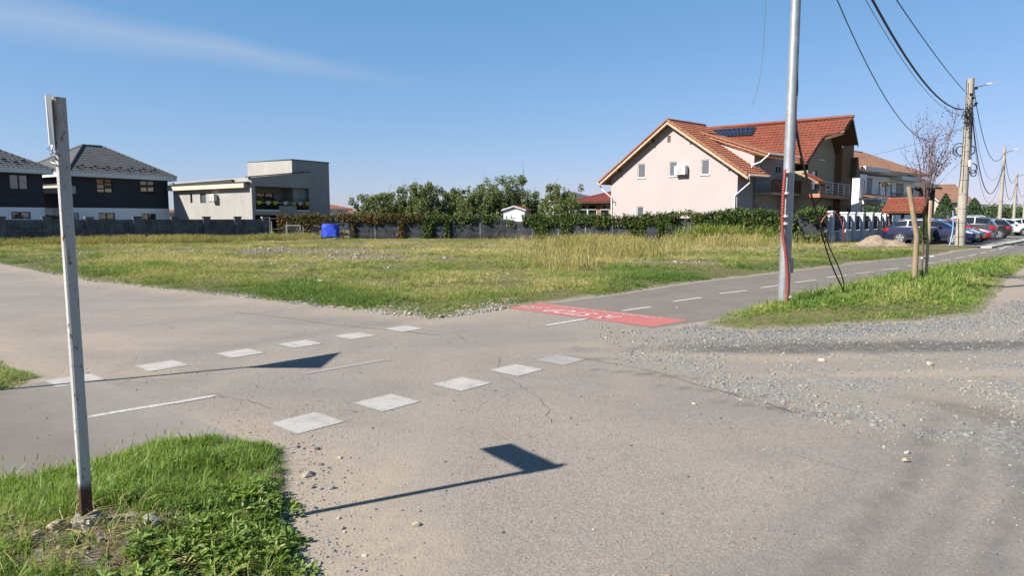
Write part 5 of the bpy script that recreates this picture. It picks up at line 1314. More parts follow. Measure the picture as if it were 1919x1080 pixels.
# ================================================================ posts and poles
# rusty white post with a bent street-name plate seen edge on
pb = Vector((-2.075, 3.20, 0)); pb.z = float(ground_z(pb.x, pb.y)) - .03
PH = 2.198 - pb.z; pw = .053; pd_ = .032
ptop = A(104, 178, 3.2); lean = Vector((ptop.x - pb.x, 0, 0)) * 0
pang = math.atan2(pb.x, pb.y)                                      # face turned towards the road corner
fx = Vector((math.cos(1.04), math.sin(1.04), 0)); fy = Vector((-fx.y, fx.x, 0))
sp_ = thing('sign_post', pb, 'rusty white square steel post with bent plate seen edge on', 'post')
mb = MB(); o = pb - fx * pw / 2 - fy * pd_ / 2
c4 = [(0, 0), (pw, 0), (pw, pd_), (0, pd_)]; cc = .006
ring_ = [(cc, 0), (pw - cc, 0), (pw, cc), (pw, pd_ - cc), (pw - cc, pd_), (cc, pd_), (0, pd_ - cc), (0, cc)]
vs = []
for k in range(13):
    z = PH * k / 12
    for a, b in ring_: vs.append(o + fx * a + fy * b + UP * z + Vector((random.gauss(0, .0006), random.gauss(0, .0006), 0)))
fs = [(8*k+i, 8*k+(i+1) % 8, 8*k+8+(i+1) % 8, 8*k+8+i) for k in range(12) for i in range(8)] + [tuple(range(96, 104))]
mb.add(vs, fs); mb.build('tube', 'post_paint', sp_, smooth=40)
mb = MB().lathe(pb + UP * -.02, UP, [(.07, 0), (.075, .05), (.055, .085)], 9).build('footing', 'stone_grey', sp_, smooth=30)
sxv = Vector((.84, .54, 0)).normalized(); syv = Vector((-sxv.y, sxv.x, 0))
w_ = Vector((-.31, .46, 0)); wl2 = w_.length; wdn = w_.normalized(); wnn = Vector((wdn.y, -wdn.x, 0))
q = pb - sxv * .033 + UP * PH
vs = []; nb = 10
for i in range(nb + 1):
    u = i / nb; bend = .0
    for z in (0.0, -.06, -.12, -.21):
        vs.append(q + wdn * (wl2 * u) + wnn * (-bend + .003 * math.sin(u * 7)) + UP * (z + .004 - .012 * u))
fs = [(4*i+j, 4*i+j+1, 4*i+5+j, 4*i+4+j) for i in range(nb) for j in range(3)]
pl_o = MB().add(vs, fs).build('name_plate', 'white_plastic', sp_)
md = pl_o.modifiers.new('thick', 'SOLIDIFY'); md.thickness = .004
# folded front lip of the plate that faces us, and torn strip below it
lip = MB(); L0 = q + UP * .006
lip.add([L0 - sxv * .014 - syv * .03, L0 + sxv * .006 - syv * .035, L0 + sxv * .003 - syv * .03 - UP * .222, L0 - sxv * .011 - syv * .028 - UP * .225,
         L0 - sxv * .017 + syv * .03, L0 - sxv * .014 + syv * .03 - UP * .22], [(0, 1, 2, 3), (4, 0, 3, 5)]); lp_ = lip.build('plate_lip', 'white_plastic', sp_)
lp_.modifiers.new('thick', 'SOLIDIFY').thickness = .003
tb = MB(); pts = [L0 - sxv * .014 - UP * .225]
for k in range(12): pts.append(L0 - sxv * (.014 - .0008 * k + .012 * math.sin(k * 1.5)) - syv * .02 * math.cos(k * 1.1) - UP * (.235 + .0068 * k))
vs = []
for k, p in enumerate(pts): vs += [p - syv * .012, p + syv * .012]
tb.add(vs, [(2*k, 2*k+1, 2*k+3, 2*k+2) for k in range(len(pts) - 1)]); t_ = tb.build('torn_strip', 'white_plastic', sp_); t_.modifiers.new('thick', 'SOLIDIFY').thickness = .003

# give-way sign just outside the frame at left: its shadow lies across the road
sdir = Vector((.891, .454, 0)); apex = Vector((-3.0, 7.4, 0)) - sdir * (2.1 / math.tan(SUN_ELEV))
yb = Vector((apex.x, apex.y, 0)); ys = thing('give_way_sign', yb, 'triangular give way sign on thin pole beside small verge, known by its shadow', 'sign')
MB().tube([yb - UP * .1, yb + UP * 2.86], .028, 10).build('pole', 'galvanised', ys, smooth=60)
tri = [yb + UP * 2.1, yb + Vector((0, .45, 2.88)), yb + Vector((0, -.45, 2.88))]
MB().prism([p + Vector((.035, 0, 0)) for p in tri], (.004, 0, 0)).build('plate', 'paint_red', ys)
ctr = sum(tri, Vector()) / 3; MB().prism([ctr + (p - ctr) * .68 + Vector((.0395, 0, 0)) for p in tri], (.002, 0, 0)).build('face', 'white_plastic', ys)

# galvanised steel pole with red conduit
gb = Vector((5.15, 12.86, 0)); gz = 8.2; gpole = thing('steel_pole', gb, 'tall galvanised steel pole on the verge with red corrugated conduit', 'pole')
MB().tube([gb - UP * .1, gb + UP * 3.0, gb + UP * gz], [.105, .098, .075], 20).build('shaft', 'galvanised', gpole, smooth=60)
MB().tube([gb + UP * gz, gb + UP * (gz + .06)], [.07, .05], 16).build('cap', 'galvanised', gpole)
for z in (1.33, 1.62, 2.12, 2.62, 3.55, 5.1): MB().tube([gb + UP * z, gb + UP * (z + .03)], .104 - .003 * z, 18).build('band', 'white_plastic' if z < 3 else 'galvanised', gpole, smooth=60)
MB().obox(gb + Vector((.05, -.088, .62)), (.07, 0, 0), (0, -.012, 0), (0, 0, .28)).build('hatch', 'galvanised', gpole)
cpx = [(1472, 318), (1469.5, 345), (1467.5, 380), (1466.5, 418), (1468, 445), (1472, 470), (1475.5, 505), (1476.5, 535), (1474, 561), (1468, 575)]
cp3 = [A(x, y, 12.70 if y < 450 else 12.68) for x, y in cpx]
dense = []
for i in range(len(cp3) - 1):
    p0, p1, p2, p3 = cp3[max(i-1, 0)], cp3[i], cp3[i+1], cp3[min(i+2, len(cp3)-1)]
    for k in range(26):
        t = k / 26; dense.append(.5 * ((2*p1) + (p2-p0)*t + (2*p0-5*p1+4*p2-p3)*t*t + (3*p1-p0-3*p2+p3)*t**3))
MB().tube(dense, [.035 if (i // 2) % 2 else .030 for i in range(len(dense))], 10).build('conduit', 'red_conduit', gpole, smooth=50)
for y in (322, 362, 405, 419, 556): 
    x = np.interp(y, [p[1] for p in cpx], [p[0] for p in cpx]); p = A(x + 4, y, 12.72); MB().tube([p - UP * .02, p + UP * .02], .066, 12).build('strap', 'white_plastic', gpole)
def catenary(p, q, sag, n=24): return [p.lerp(q, k / n) - UP * sag * 4 * (k / n) * (1 - k / n) for k in range(n + 1)]
def smooth_px(pts, n=8):
    P = [A(x, y, Y_) for x, y, Y_ in pts]; out = []
    for i in range(len(P) - 1):
        p0, p1, p2, p3 = P[max(i-1, 0)], P[i], P[i+1], P[min(i+2, len(P)-1)]
        for k in range(n): t = k / n; out.append(.5 * ((2*p1) + (p2-p0)*t + (2*p0-5*p1+4*p2-p3)*t*t + (3*p1-p0-3*p2+p3)*t**3))
    return out + [P[-1]]
MB().tube(smooth_px([(1492, 120, 12.8), (1495, 165, 12.78), (1491, 212, 12.78), (1500, 280, 12.85), (1516, 345, 12.95), (1535, 420, 13.1), (1556, 490, 13.3), (1576, 535, 13.5), (1589, 566, 13.55)]), .013, 6).build('hanging_cable', 'black_cable', smooth=60, label='black cable hanging from steel pole, ending upright in the verge grass', cat='cable', group='slack cables beside the steel pole')
MB().tube(smooth_px([(1490, 118, 12.82), (1486, 200, 12.8), (1497, 275, 12.85), (1518, 360, 12.98), (1531, 400, 13.05), (1551, 455, 13.2), (1569, 495, 13.35), (1581, 530, 13.5), (1577, 556, 13.45), (1560, 567, 13.35), (1540, 569, 13.3)]), .012, 6).build('hanging_cable', 'black_cable', smooth=60, label='slack black cable curling back into a loop on the verge grass', cat='cable', group='slack cables beside the steel pole')

# concrete poles along parking row
def concrete_pole(px, py, Y_, ytop, r0, r1, label, lamp=True, detail=True):
    b_ = A(px, py, Y_); b_.z = 0; h = A(px, ytop, Y_).z; t = thing('concrete_pole', b_, label, 'pole', 'concrete poles along the cycle path')
    n = 12; MB().tube([b_ - UP * .2] + [b_ + UP * h * k / n for k in range(1, n + 1)], [r0] + [r0 + (r1 - r0) * k / n for k in range(1, n + 1)], 16).build('shaft', 'pole_concrete', t, smooth=60)
    for k in range(11 if detail else 4):
        f = (.06 + .085 * k) if detail else (.2 + .2 * k); z = h * f; r_ = r0 + (r1 - r0) * f; MB().tube([b_ + UP * z, b_ + UP * (z + .018)], r_ + .006, 16).build('band', 'black_cable', t)
    if lamp:
        ld = Vector((.75, .1, .18)).normalized(); p = b_ + UP * (h - .55 * h / 9.5) + ld * r1; L = 1.75 * Y_ / 42 if detail else 1.5
        arm = MB().tube([p, p + ld * L * .45, p + ld * L * .6], [.035, .03, .028], 8).build('lamp_arm', 'galvanised', t, smooth=60)
        hd = p + ld * L * .55; sd_ = ld.cross(UP).normalized(); un = sd_.cross(ld)
        MB().prism([hd - sd_ * .06, hd + ld * .15 - sd_ * .13, hd + ld * L * .45 - sd_ * .10, hd + ld * L * .47, hd + ld * L * .45 + sd_ * .10, hd + ld * .15 + sd_ * .13, hd + sd_ * .06], un * .07).build('lamp_head', 'white_plastic', arm)
    return t, b_, h
cp1, c1b, c1h = concrete_pole(1798.5, 462, 38.7, 147, .255, .175, 'thick concrete utility pole nearest the parked navy estate car')
cp2, c2b, c2h = concrete_pole(1871, 444, 58, 276, .17, .10, 'slimmer concrete utility pole second along the path', detail=False)
cp3_, c3b, c3h = concrete_pole(1898, 434, 78, 324, .18, .11, 'third concrete pole along the path, beside the clipped bush', detail=False)
cp4, c4b, c4h = concrete_pole(1917, 430, 96, 352, .19, .12, 'farthest concrete pole, at right picture edge among the white cars', lamp=False, detail=False)
# hardware on nearest pole
def on_pole(px, py, dy=-.3): return A(px, py, c1b.y + dy)
for i, (px, py, s) in enumerate(((1826, 166, .09), (1826, 194, .08), (1824, 198, .07), (1817, 178, .10), (1820, 184, .09))):
    p = on_pole(px, py); MB().lathe(p, (.8, -.5, .1), [(s * .5, 0), (s, .04), (s * .5, .08), (s, .12), (s * .4, .16)], 8).build('insulator', 'black_trim', cp1)
r = np.random.default_rng(3); mb = MB()
for k in range(26):
    p = on_pole(1813 + r.normal() * 4, 210 + r.normal() * 9, -.32); q2 = on_pole(1815 + r.normal() * 5, 218 + r.normal() * 10, -.34); mb.tube([p, p.lerp(q2, .5) + Vector((r.normal() * .1, -.06, r.normal() * .12)), q2], .02, 5)
mb.build('cable_clamp', 'black_cable', cp1)
def coil(px, py, R_, turns, name, dx=0):
    c = on_pole(px, py, -.05 + dx); pts = []
    for k in range(turns * 18): a = k / 18 * 6.283; rr = R_ * (1 + .09 * math.sin(k * .37)); pts.append(c + Vector((math.cos(a) * rr, .05 * math.sin(k * .23), math.sin(a) * rr * 1.1)))
    return MB().tube(pts, .014, 5).build(name, 'black_cable', cp1, smooth=60)
coil(1797, 282, .34, 3, 'cable_coil', .25); coil(1822, 316, .24, 4, 'cable_coil', -.15); coil(1824, 325, .16, 3, 'cable_coil', -.2); coil(1799, 283, .22, 4, 'cable_coil', .2); coil(1819, 282, .22, 3, 'cable_coil', .15)
MB().tube([on_pole(1817.5, 300, -.3), on_pole(1818, 312, -.32)], .09, 8).build('junction_box', 'white_plastic', cp1)
MB().tube([on_pole(1812, 150, -.15), on_pole(1810, 200, -.18), on_pole(1804, 280, -.22), on_pole(1799, 340, -.28), on_pole(1797, 352, -.3)], .02, 6).build('feeder', 'black_cable', cp1)
MB().tube([on_pole(1823, 200, -.15), on_pole(1821, 260, -.2), on_pole(1819, 320, -.25)], .025, 6).build('feeder', 'black_cable', cp1)
MB().tube(smooth_px([(1786, 395, 38.35), (1786, 425, 38.3), (1783, 445, 38.2), (1779, 461, 38.0)]), .032, 7).build('conduit', 'blue_pipe', cp1, smooth=60)
# overhead cables
def wire(pts, r_, label, m='black_cable'): return MB().tube(pts, r_, 5).build('overhead_cable', m, smooth=60, label=label, cat='cable', group='overhead cables')
gt = lambda z, dx=0: gb + UP * z + Vector((dx, 0, 0))
def through(p, q, mid_px, mid_py):
    """sag so that the cable passes the measured pixel at about its middle"""
    best = min(np.linspace(0, 3.5, 141), key=lambda s: min((lambda w: (w[0] - mid_px) ** 2 + (w[1] - mid_py) ** 2)(((c - CAM).x / ((c - CAM).y * math.cos(PITCH) - (c - CAM).z * math.sin(PITCH)) * FPX + 959.5, 540 - ((c - CAM).y * math.sin(PITCH) + (c - CAM).z * math.cos(PITCH)) / ((c - CAM).y * math.cos(PITCH) - (c - CAM).z * math.sin(PITCH)) * FPX)) for c in catenary(p, q, s, 60))); return float(best)
for (z0, px1, py1, mx, my, r_, lab, m) in ((8.05, 1806, 205, 1680, 75, .034, 'thick black overhead cable from steel pole to first concrete pole', 'black_cable'),
        (8.1, 1808, 171, 1735, 80, .017, 'highest thin cable reaching the first concrete pole below its top', 'black_cable'),
        (7.2, 1802, 220, 1620, 105, .013, 'lowest thin cable sagging to the first concrete pole', 'grey_cable'),
        (7.7, 1803, 216, 1690, 112, .009, 'faint thin wire just under the thick overhead cable', 'grey_cable')):
    p, q2 = gt(z0), on_pole(px1, py1, -.2); wire(catenary(p, q2, through(p, q2, mx, my)), r_, lab, m)
wire(smooth_px([(1438, -90, 11.8), (1435, 0, 11.9), (1430, 95, 12.0), (1421, 160, 12.0), (1409, 198, 12.0)]) , .005, 'hair thin loose wire hanging in the sky left of the steel pole', 'grey_cable')
wire(smooth_px([(1604, 297, 60), (1680, 280, 52), (1745, 260, 45), (1806, 240, 38.6)]), .014, 'thin service wire from first concrete pole across to the houses', 'grey_cable')
for (za, zb2, sag, r_, lab) in ((.55, .45, 2.0, .02, 'taut cable between first and second concrete poles'), (1.9, 1.5, 3.3, .028, 'heavily sagging cable bundle between first and second concrete poles'), (1.6, 1.2, 2.6, .010, 'thin sagging wire between first and second concrete poles'), (2.0, 1.7, 3.8, .010, 'lowest thin sagging wire between first and second concrete poles')):
    wire(catenary(c1b + UP * (c1h - za) + Vector((.2, 0, 0)), c2b + UP * (c2h - zb2), sag), r_, lab)
for (pa, ha, pb_, hb, k) in ((c2b, c2h, c3b, c3h, 'second and third'), (c3b, c3h, c4b, c4h, 'third and fourth')):
    wire(catenary(pa + UP * (ha - .3), pb_ + UP * (hb - .3), 1.6), .02, f'upper cable between {k} concrete poles'); wire(catenary(pa + UP * (ha - 1.3), pb_ + UP * (hb - 1.2), 2.4), .022, f'lower cable between {k} concrete poles')

# timber stakes and young plum tree on the verge
sb = G(1713, 533); st_ = A(1703, 350, sb.y); MB().tube([Vector((sb.x, sb.y, -.1)), Vector((sb.x - .005, sb.y, 1.2)), Vector((st_.x, sb.y, st_.z))], [.066, .062, .058], 12).build('wooden_stake', 'timber', smooth=60, label='thick round wooden stake standing free beside the young plum tree', cat='stake')
pbx = G(1726, 531); pbx = Vector((pbx.x, pbx.y, 0))
MB().obox(pbx + Vector((.05, -.09, -.05)), (.05, 0, 0), (0, .05, 0), (.0, 0, A(1728, 372, pbx.y).z)).build('tree_stake', 'pale_timber', label='thin pale square stake tied to the young plum tree', cat='stake')
pt = thing('plum_tree', pbx, 'young purple leaved plum tree with bare upright branches on the verge', 'tree')
r = np.random.default_rng(15); mb = MB(); tr = [pbx + Vector((-.015 + .012 * math.sin(k), 0, 2.25 * k / 6)) for k in range(7)]; mb.tube(tr, [.028 - .002 * k for k in range(7)], 7)
MB().tube([pbx + UP * .0, pbx + UP * .33], .045, 8).build('trunk_guard', 'black_trim', pt)
for z in (.62, 1.1): MB().tube([pbx + Vector((.02, 0, z)), pbx + Vector((.02, 0, z + .04))], .06, 8).build('tie', 'white_plastic' if z < 1 else 'black_trim', pt)
tips = []
def branch(p, d, L, rad, depth):
    pts = [p]; 
    for k in range(5): d = (d + Vector((r.normal() * .09, r.normal() * .09, .05))).normalized(); pts.append(pts[-1] + d * L / 5)
    mb.tube(pts, [rad * (1 - .16 * k) for k in range(6)], 4)
    tips.extend([pts[k].lerp(pts[k+1], f) for k in range(1, 5) for f in (.0, .5)])
    if depth:
        for k in range(4):
            i = r.integers(1, 5); branch(pts[i], (d + Vector((r.normal() * .5, r.normal() * .5, .25))).normalized(), L * r.uniform(.35, .6), rad * .55, depth - 1)
for k in range(11):
    a = k * 2.4 + r.normal() * .3; s = r.uniform(.14, .42); branch(tr[-1] - UP * r.uniform(0, .55), Vector((math.cos(a) * s, math.sin(a) * s, 1)).normalized(), r.uniform(1.1, 2.0) if k else 2.0, .014, 2)
mb.build('branches', 'twig', pt)
tips = np.array([t[:] for t in tips]); n = 1500; P = tips[r.integers(0, len(tips), n)] + r.normal(size=(n, 3)) * .035; P = P[P[:, 2] > 2.5 + .6 * r.uniform(0, 1, n)]
leaves_obj('leaves', P, r.uniform(.025, .05, len(P)), r.uniform(0, 1, len(P)), 'leaf_plum', pt, r)

# ================================================================ white pillar fence by parking
pf0, pf1 = A(1556, 457, 43.2), A(1676, 446, 54.0); pf0.z = pf1.z = 0; pfd = (pf1 - pf0).normalized()
pf = thing('pillar_fence', pf0, 'white pillar fence with low panels and dark rails beside the parked estate car', 'fence'); ppl = Plane(pf0, pfd)
cps = [ppl.px(x, 430)[0] for x in (1561, 1588, 1602, 1618, 1635, 1650.5, 1660, 1673)]
for i, s in enumerate(cps):
    h = 1.98 if i == 0 else 1.92; MB().pbox(ppl, s - .2, 0, s + .2, h, -.4, 0).build('pillar', 'blue_white_paint', pf); MB().pbox(ppl, s - .25, h, s + .25, h + .1, -.45, .05).build('pillar_cap', 'white_plaster', pf)
for s0, s1 in zip(cps, cps[1:]):
    if s1 - s0 < .7: continue
    MB().pbox(ppl, s0 + .2, 0, s1 - .2, .78, -.3, -.1).build('panel', 'blue_white_paint', pf)
    for z in (.95, 1.5): MB().pbox(ppl, s0 + .2, z, s1 - .2, z + .06, -.23, -.18).build('rail', 'black_trim', pf)
    MB().pbox(ppl, s0 + .25, .8, s1 - .25, 1.78, -.21, -.19).build('infill', 'net', pf)
mb_ = ppl.at(ppl.px(1571, 450)[0], 0, .35); t = thing('meter_box', mb_, 'white concrete meter cabinet at the foot of the first fence pillar', 'cabinet')
MB().obox(mb_ - pfd * .32 - ppl.n * .18, pfd * .64, ppl.n * .36, UP * .86).build('body', 'white_plaster', t); MB().obox(mb_ - pfd * .36 - ppl.n * .22 + UP * .86, pfd * .72, ppl.n * .44, UP * .06).build('lid', 'white_plaster', t)
MB().tube(smooth_px([(1537, 432, 42.3), (1539, 418, 42.3), (1548, 404, 42.3), (1560, 398, 42.3), (1571, 404, 42.3), (1578, 420, 42.3), (1581, 440, 42.3), (1582, 455, 42.4)]), .04, 8).build('red_conduit_arch', 'red_conduit', smooth=60, label='red plastic conduit bent in an arch over the first white pillar', cat='conduit')

# heap of earth in front of it
hp_ = G(1650, 463); hp_ = Vector((hp_.x, hp_.y, 0)); gxx = np.linspace(-2.1, 2.1, 60); gyy = np.linspace(-1.2, 1.2, 40); HX, HY = np.meshgrid(gxx, gyy)
hz = .60 * np.exp(-((HX + .35) / .75) ** 2 - (HY / .6) ** 2) + .36 * np.exp(-((HX - .85) / .6) ** 2 - (HY / .5) ** 2); hz = hz * (.8 + .5 * fbm(HX + 9, HY, .5, 6, 3)) + .16 * (fbm(HX, HY, .3, 5, 3) - .5) * np.minimum(1, hz * 4) - .02
rot = math.radians(-25)
me = mesh_np('earth_heap', np.stack([HX * math.cos(rot) - HY * math.sin(rot), HX * math.sin(rot) + HY * math.cos(rot), hz + .02], -1).reshape(-1, 3), grid_faces(60, 40), None)
mat('heap_soil', (.20, .155, .108), .95, .25, 3, 25, bump=.8, dirt=(.23, .19, .15), dirt_amt=.6); me.materials.append(MAT('heap_soil'))
o = obj_np('earth_heap', me, label='heap of dug earth and stones in front of the white pillar fence', cat='heap'); o.location = hp_

# ================================================================ yard things at the left end of the fence
gg = [A(537, 451, 49.0), A(564, 451, 49.0)]; 
for p in gg: p.z = 0
hg = A(550, 423, 49).z; gl_ = thing('football_goal', gg[0], 'small white metal football goal in front of the creeper', 'goal'); bk = Vector((-.55, .9, 0))
for p in gg: MB().tube([p, p + UP * hg], .032, 8).build('post', 'galvanised', gl_, smooth=60)
MB().tube([gg[0] + UP * hg, gg[1] + UP * hg], .032, 8).build('crossbar', 'galvanised', gl_, smooth=60)
for p in gg: MB().tube([p + UP * hg, p + bk * .5 + UP * hg, p + bk, ], .018, 6).build('stay', 'galvanised', gl_, smooth=60); MB().tube([p, p + bk], .018, 6).build('ground_bar', 'galvanised', gl_)
MB().tube([gg[1] + UP * hg * .95, gg[1] + Vector((-.45, .1, 0))], .022, 6).build('stay', 'galvanised', gl_)
for k in range(7): MB().tube([gg[0] + bk * (.5 + .08 * k) + UP * (hg * (1 - k / 7)), gg[1] + bk * (.5 + .08 * k) + UP * (hg * (1 - k / 7))], .004, 3).build('net_cord', 'white_plastic', gl_)
for k in range(9): MB().tube([gg[0].lerp(gg[1], (k + .5) / 9) + bk * .5 + UP * hg, gg[0].lerp(gg[1], (k + .5) / 9) + bk], .004, 3).build('net_cord', 'white_plastic', gl_)
for i, (px, yt, lab) in enumerate(((510, 415, 'thin wooden stake beside the end pillar of the block wall'), (538.5, 415, 'thin pale stake behind the football goal'), (569, 425, 'thin leaning stake right of the football goal'), (601, 431, 'short stake next to the blue tarpaulin'))):
    b_ = A(px, 450, 49.8); b_.z = 0; p = A(px - 1, yt, 49.8); MB().tube([b_, p], [.032, .026], 6).build('garden_stake', 'pale_timber', label=lab, cat='stake', group='thin stakes by the creeper')
tb_ = A(620, 452, 49.2); tb_.z = 0; t = thing('covered_cart', tb_, 'cart or crate stack wrapped in bright blue tarpaulin in front of the creeper', 'cart')
vs = []; nn_ = 14
for j in range(7):
    for i in range(nn_):
        a = 2 * math.pi * i / nn_; z = .28 + .92 * j / 6; sx_ = .62 * (1 - .12 * (j / 6) ** 3); rr_ = 1 / max(abs(math.cos(a)), abs(math.sin(a))) ** .75
        vs.append(tb_ + Vector((math.cos(a) * sx_ * rr_ + .035 * math.sin(j * 2 + i * 1.7), .38 * math.sin(a) * rr_ + .03 * math.sin(i * 2.3 + j), z + (.04 * math.sin(i * 1.3) if j in (0, 6) else 0))))
fs = [(j*nn_+i, j*nn_+(i+1) % nn_, (j+1)*nn_+(i+1) % nn_, (j+1)*nn_+i) for j in range(6) for i in range(nn_)] + [tuple(range(6*nn_, 7*nn_))]
MB().add(vs, fs).build('tarpaulin', 'tarp_blue', t, smooth=50)
for sx_ in (-.5, .5):
    for sy_ in (-.28, .28): MB().tube([tb_ + Vector((sx_, sy_, 0)), tb_ + Vector((sx_, sy_, .35))], .03, 6).build('leg', 'black_trim', t)
MB().box(tb_.x - .6, tb_.x + .6, tb_.y - .34, tb_.y + .34, .22, .29).build('tray', 'black_trim', t)
gc = A(507, 446, 50.2); gc.z = 0; t = thing('green_crates', gc, 'stack of green plastic crates at the end of the block wall', 'crates')
for k in range(4): MB().box(gc.x - .28, gc.x + .30, gc.y - .2, gc.y + .2, .02 + k * .17, .15 + k * .17).build('crate', 'green_plastic', t)
for i, (px, py, lab) in enumerate(((597, 541, 'scrap of white litter lying in the grass near the road'), (880, 579, None), (1746, 481, 'white paper scrap at the edge of the path below the concrete pole'))):
    if not lab: continue
    p = G(px, py); z = float(ground_z(p.x, p.y)) + .05; s = .10
    vs = [Vector((p.x + s * math.cos(a) * (1 + .3 * math.sin(3 * a)), p.y + s * .7 * math.sin(a), z + .04 * math.cos(2 * a))) for a in np.linspace(0, 5.6, 8)]
    o = MB().add(vs + [Vector((p.x, p.y, z + .05))], [(k, (k + 1) % 8, 8) for k in range(8)]).build('paper_scrap', 'paper', label=lab, cat='paper scrap', kind='thing'); o.modifiers.new('thick', 'SOLIDIFY').thickness = .004
# ================================================================ cars
def lerp_tab(tab, x):
    xs = [t[0] for t in tab]; return float(np.interp(x, xs, [t[1] for t in tab]))
CAR_STYLES = dict(
  estate=dict(L=4.85, w=.92, wb=2.85, rear=.98, belt=[(0, .92), (.3, 1.0), (1.2, 1.0), (3.2, .97), (3.75, .93), (4.4, .83), (4.72, .70), (4.85, .58)],
      roof=[(.10, .98), (.28, 1.10), (.62, 1.36), (1.2, 1.47), (2.2, 1.50), (2.75, 1.44), (3.2, 1.26), (3.68, .96)], side=[(.62, 1.30), (1.36, 2.12), (2.18, 3.05)]),
  hatch=dict(L=4.15, w=.88, wb=2.58, rear=.74, belt=[(0, .88), (.2, .98), (1.0, .99), (2.6, .96), (3.1, .93), (3.7, .85), (4.02, .68), (4.15, .55)],
      roof=[(.10, .96), (.24, 1.12), (.50, 1.38), (1.0, 1.49), (1.8, 1.51), (2.3, 1.44), (2.7, 1.24), (3.1, .95)], side=[(.50, 1.10), (1.16, 1.84), (1.9, 2.6)]),
  suv=dict(L=4.5, w=.93, wb=2.65, rear=.90, belt=[(0, 1.0), (.2, 1.10), (1.0, 1.12), (2.9, 1.10), (3.4, 1.06), (4.1, .98), (4.38, .80), (4.5, .62)],
      roof=[(.08, 1.08), (.20, 1.25), (.42, 1.55), (.9, 1.66), (2.0, 1.68), (2.5, 1.62), (2.95, 1.40), (3.4, 1.08)], side=[(.42, 1.15), (1.21, 2.0), (2.06, 2.85)]))
def make_car(style, paint, loc, ang, label, z=.08):
    S_ = CAR_STYLES[style]; L, w = S_['L'], S_['w']; t = thing('parked_car', (loc[0], loc[1], z), label, 'car', 'cars parked nose to the cycle path')
    fr = Matrix.Translation((loc[0], loc[1], z)) @ Matrix.Rotation(R(ang), 4, 'Z') @ Matrix.Translation((-L / 2, 0, 0))
    ax = (S_['rear'], S_['rear'] + S_['wb'])
    def half(x):
        e = min(1, x / .35, (L - x) / .55); return w * (.80 + .20 * math.sqrt(max(0, 1 - (1 - e) ** 2)))
    def body(x, k):
        """lower body section, k = 0 sill .. 4 centre of deck"""
        h, b = half(x), lerp_tab(S_['belt'], x); e = min(1, x / .25, (L - x) / .3); zb = .22 + (1 - e) * .16
        return [(h * .90, zb), (h * .985, .36), (h, .58), (h * .965, b), (h * .60, b + .022), (0, b + .035)][k]
    xs = [0, .06, .15, .3, .6, 1.0, 1.5, 2, 2.5, 3, 3.4, 3.8] + [L - .5, L - .3, L - .14, L - .05, L]; xs = sorted(set(q for q in xs if q <= L))
    vs, fs = [], []; NK = 11
    for x in xs:
        sec = [body(x, k) for k in range(6)]; full = [(-y, z_) for y, z_ in sec[:-1]] + [sec[-1]] + [s for s in sec[-2::-1]]
        vs += [(x, y, z_) for y, z_ in full]
    m = len(xs)
    for i in range(m - 1):
        for k in range(NK - 1): fs.append((i*NK+k, (i+1)*NK+k, (i+1)*NK+k+1, i*NK+k+1))
        fs.append((i*NK+NK-1, (i+1)*NK+NK-1, (i+1)*NK, i*NK))
    fs += [tuple(range(NK)), tuple(range((m-1)*NK, m*NK))[::-1]]
    ob = MB(fr).add(vs, fs).build('body', paint, t, smooth=35); flip_out(ob)
    # greenhouse
    R0, R1 = S_['roof'][0][0], S_['roof'][-1][0]
    def gh(x, f):
        b = lerp_tab(S_['belt'], x) + .0; zr = max(lerp_tab(S_['roof'], x), b + .002); h = half(x) * .955; top = h * .80
        return (h + (top - h) * f, b + (zr - .05 * min(1, (zr - b) * 4) - b) * f)
    gx = np.linspace(R0, R1, 27); vs, fs = [], []
    for x in gx:
        s = [gh(x, f) for f in (0, .5, 1)]; zr = lerp_tab(S_['roof'], x); s += [(s[2][0] * .86, zr - .012), (0, zr + .012)]
        full = [(-y, z_) for y, z_ in s[:-1]] + [s[-1]] + s[-2::-1]; vs += [(x, y, z_) for y, z_ in full]
    NK = 9
    fs = [(i*NK+k, (i+1)*NK+k, (i+1)*NK+k+1, i*NK+k+1) for i in range(len(gx)-1) for k in range(NK-1)]
    cab = MB(fr).add(vs, fs).build('cabin', paint, t, smooth=35); flip_out(cab)
    def patch(fn, us, vs_, off, name, m, parent):
        P = [[Vector(fn(u, v)) for v in vs_] for u in us]; V = []
        ctr = Vector((L / 2, 0, .7))
        for i in range(len(us)):
            for j in range(len(vs_)):
                p = P[i][j]; du_ = P[min(i+1, len(us)-1)][j] - P[max(i-1, 0)][j]; dv_ = P[i][min(j+1, len(vs_)-1)] - P[i][max(j-1, 0)]; nn = du_.cross(dv_).normalized()
                if nn.dot(p - ctr) < 0: nn = -nn
                V.append(p + nn * off)
        n = len(vs_); F = [(i*n+j, (i+1)*n+j, (i+1)*n+j+1, i*n+j+1) for i in range(len(us)-1) for j in range(n-1)]
        o = MB(fr).add(V, F).build(name, m, parent, smooth=60); flip_out(o); return o
    for sgn in (-1, 1):
        for x0, x1 in S_['side']:
            def fn(u, v, sgn=sgn, x0=x0, x1=x1):
                x = x0 + (x1 - x0) * u; lo = .08; hi = .93; y, z_ = gh(x, lo + (hi - lo) * v); return (x, sgn * y, z_)
            patch(fn, np.linspace(0, 1, 6), np.linspace(0, 1, 4), .006, 'side_window', 'car_glass', cab)
        def tr(u, v, sgn=sgn): 
            x = S_['side'][0][0] - .04 + (S_['side'][-1][1] + .1 - S_['side'][0][0]) * u; y, z_ = gh(x, .0 + .03 * v); return (x, sgn * y, z_)
        patch(tr, np.linspace(0, 1, 9), (0, 1), .008, 'window_trim', 'black_trim', cab)
        y = half(S_['side'][-1][1]) * 1.0; mx = S_['side'][-1][1] - .1
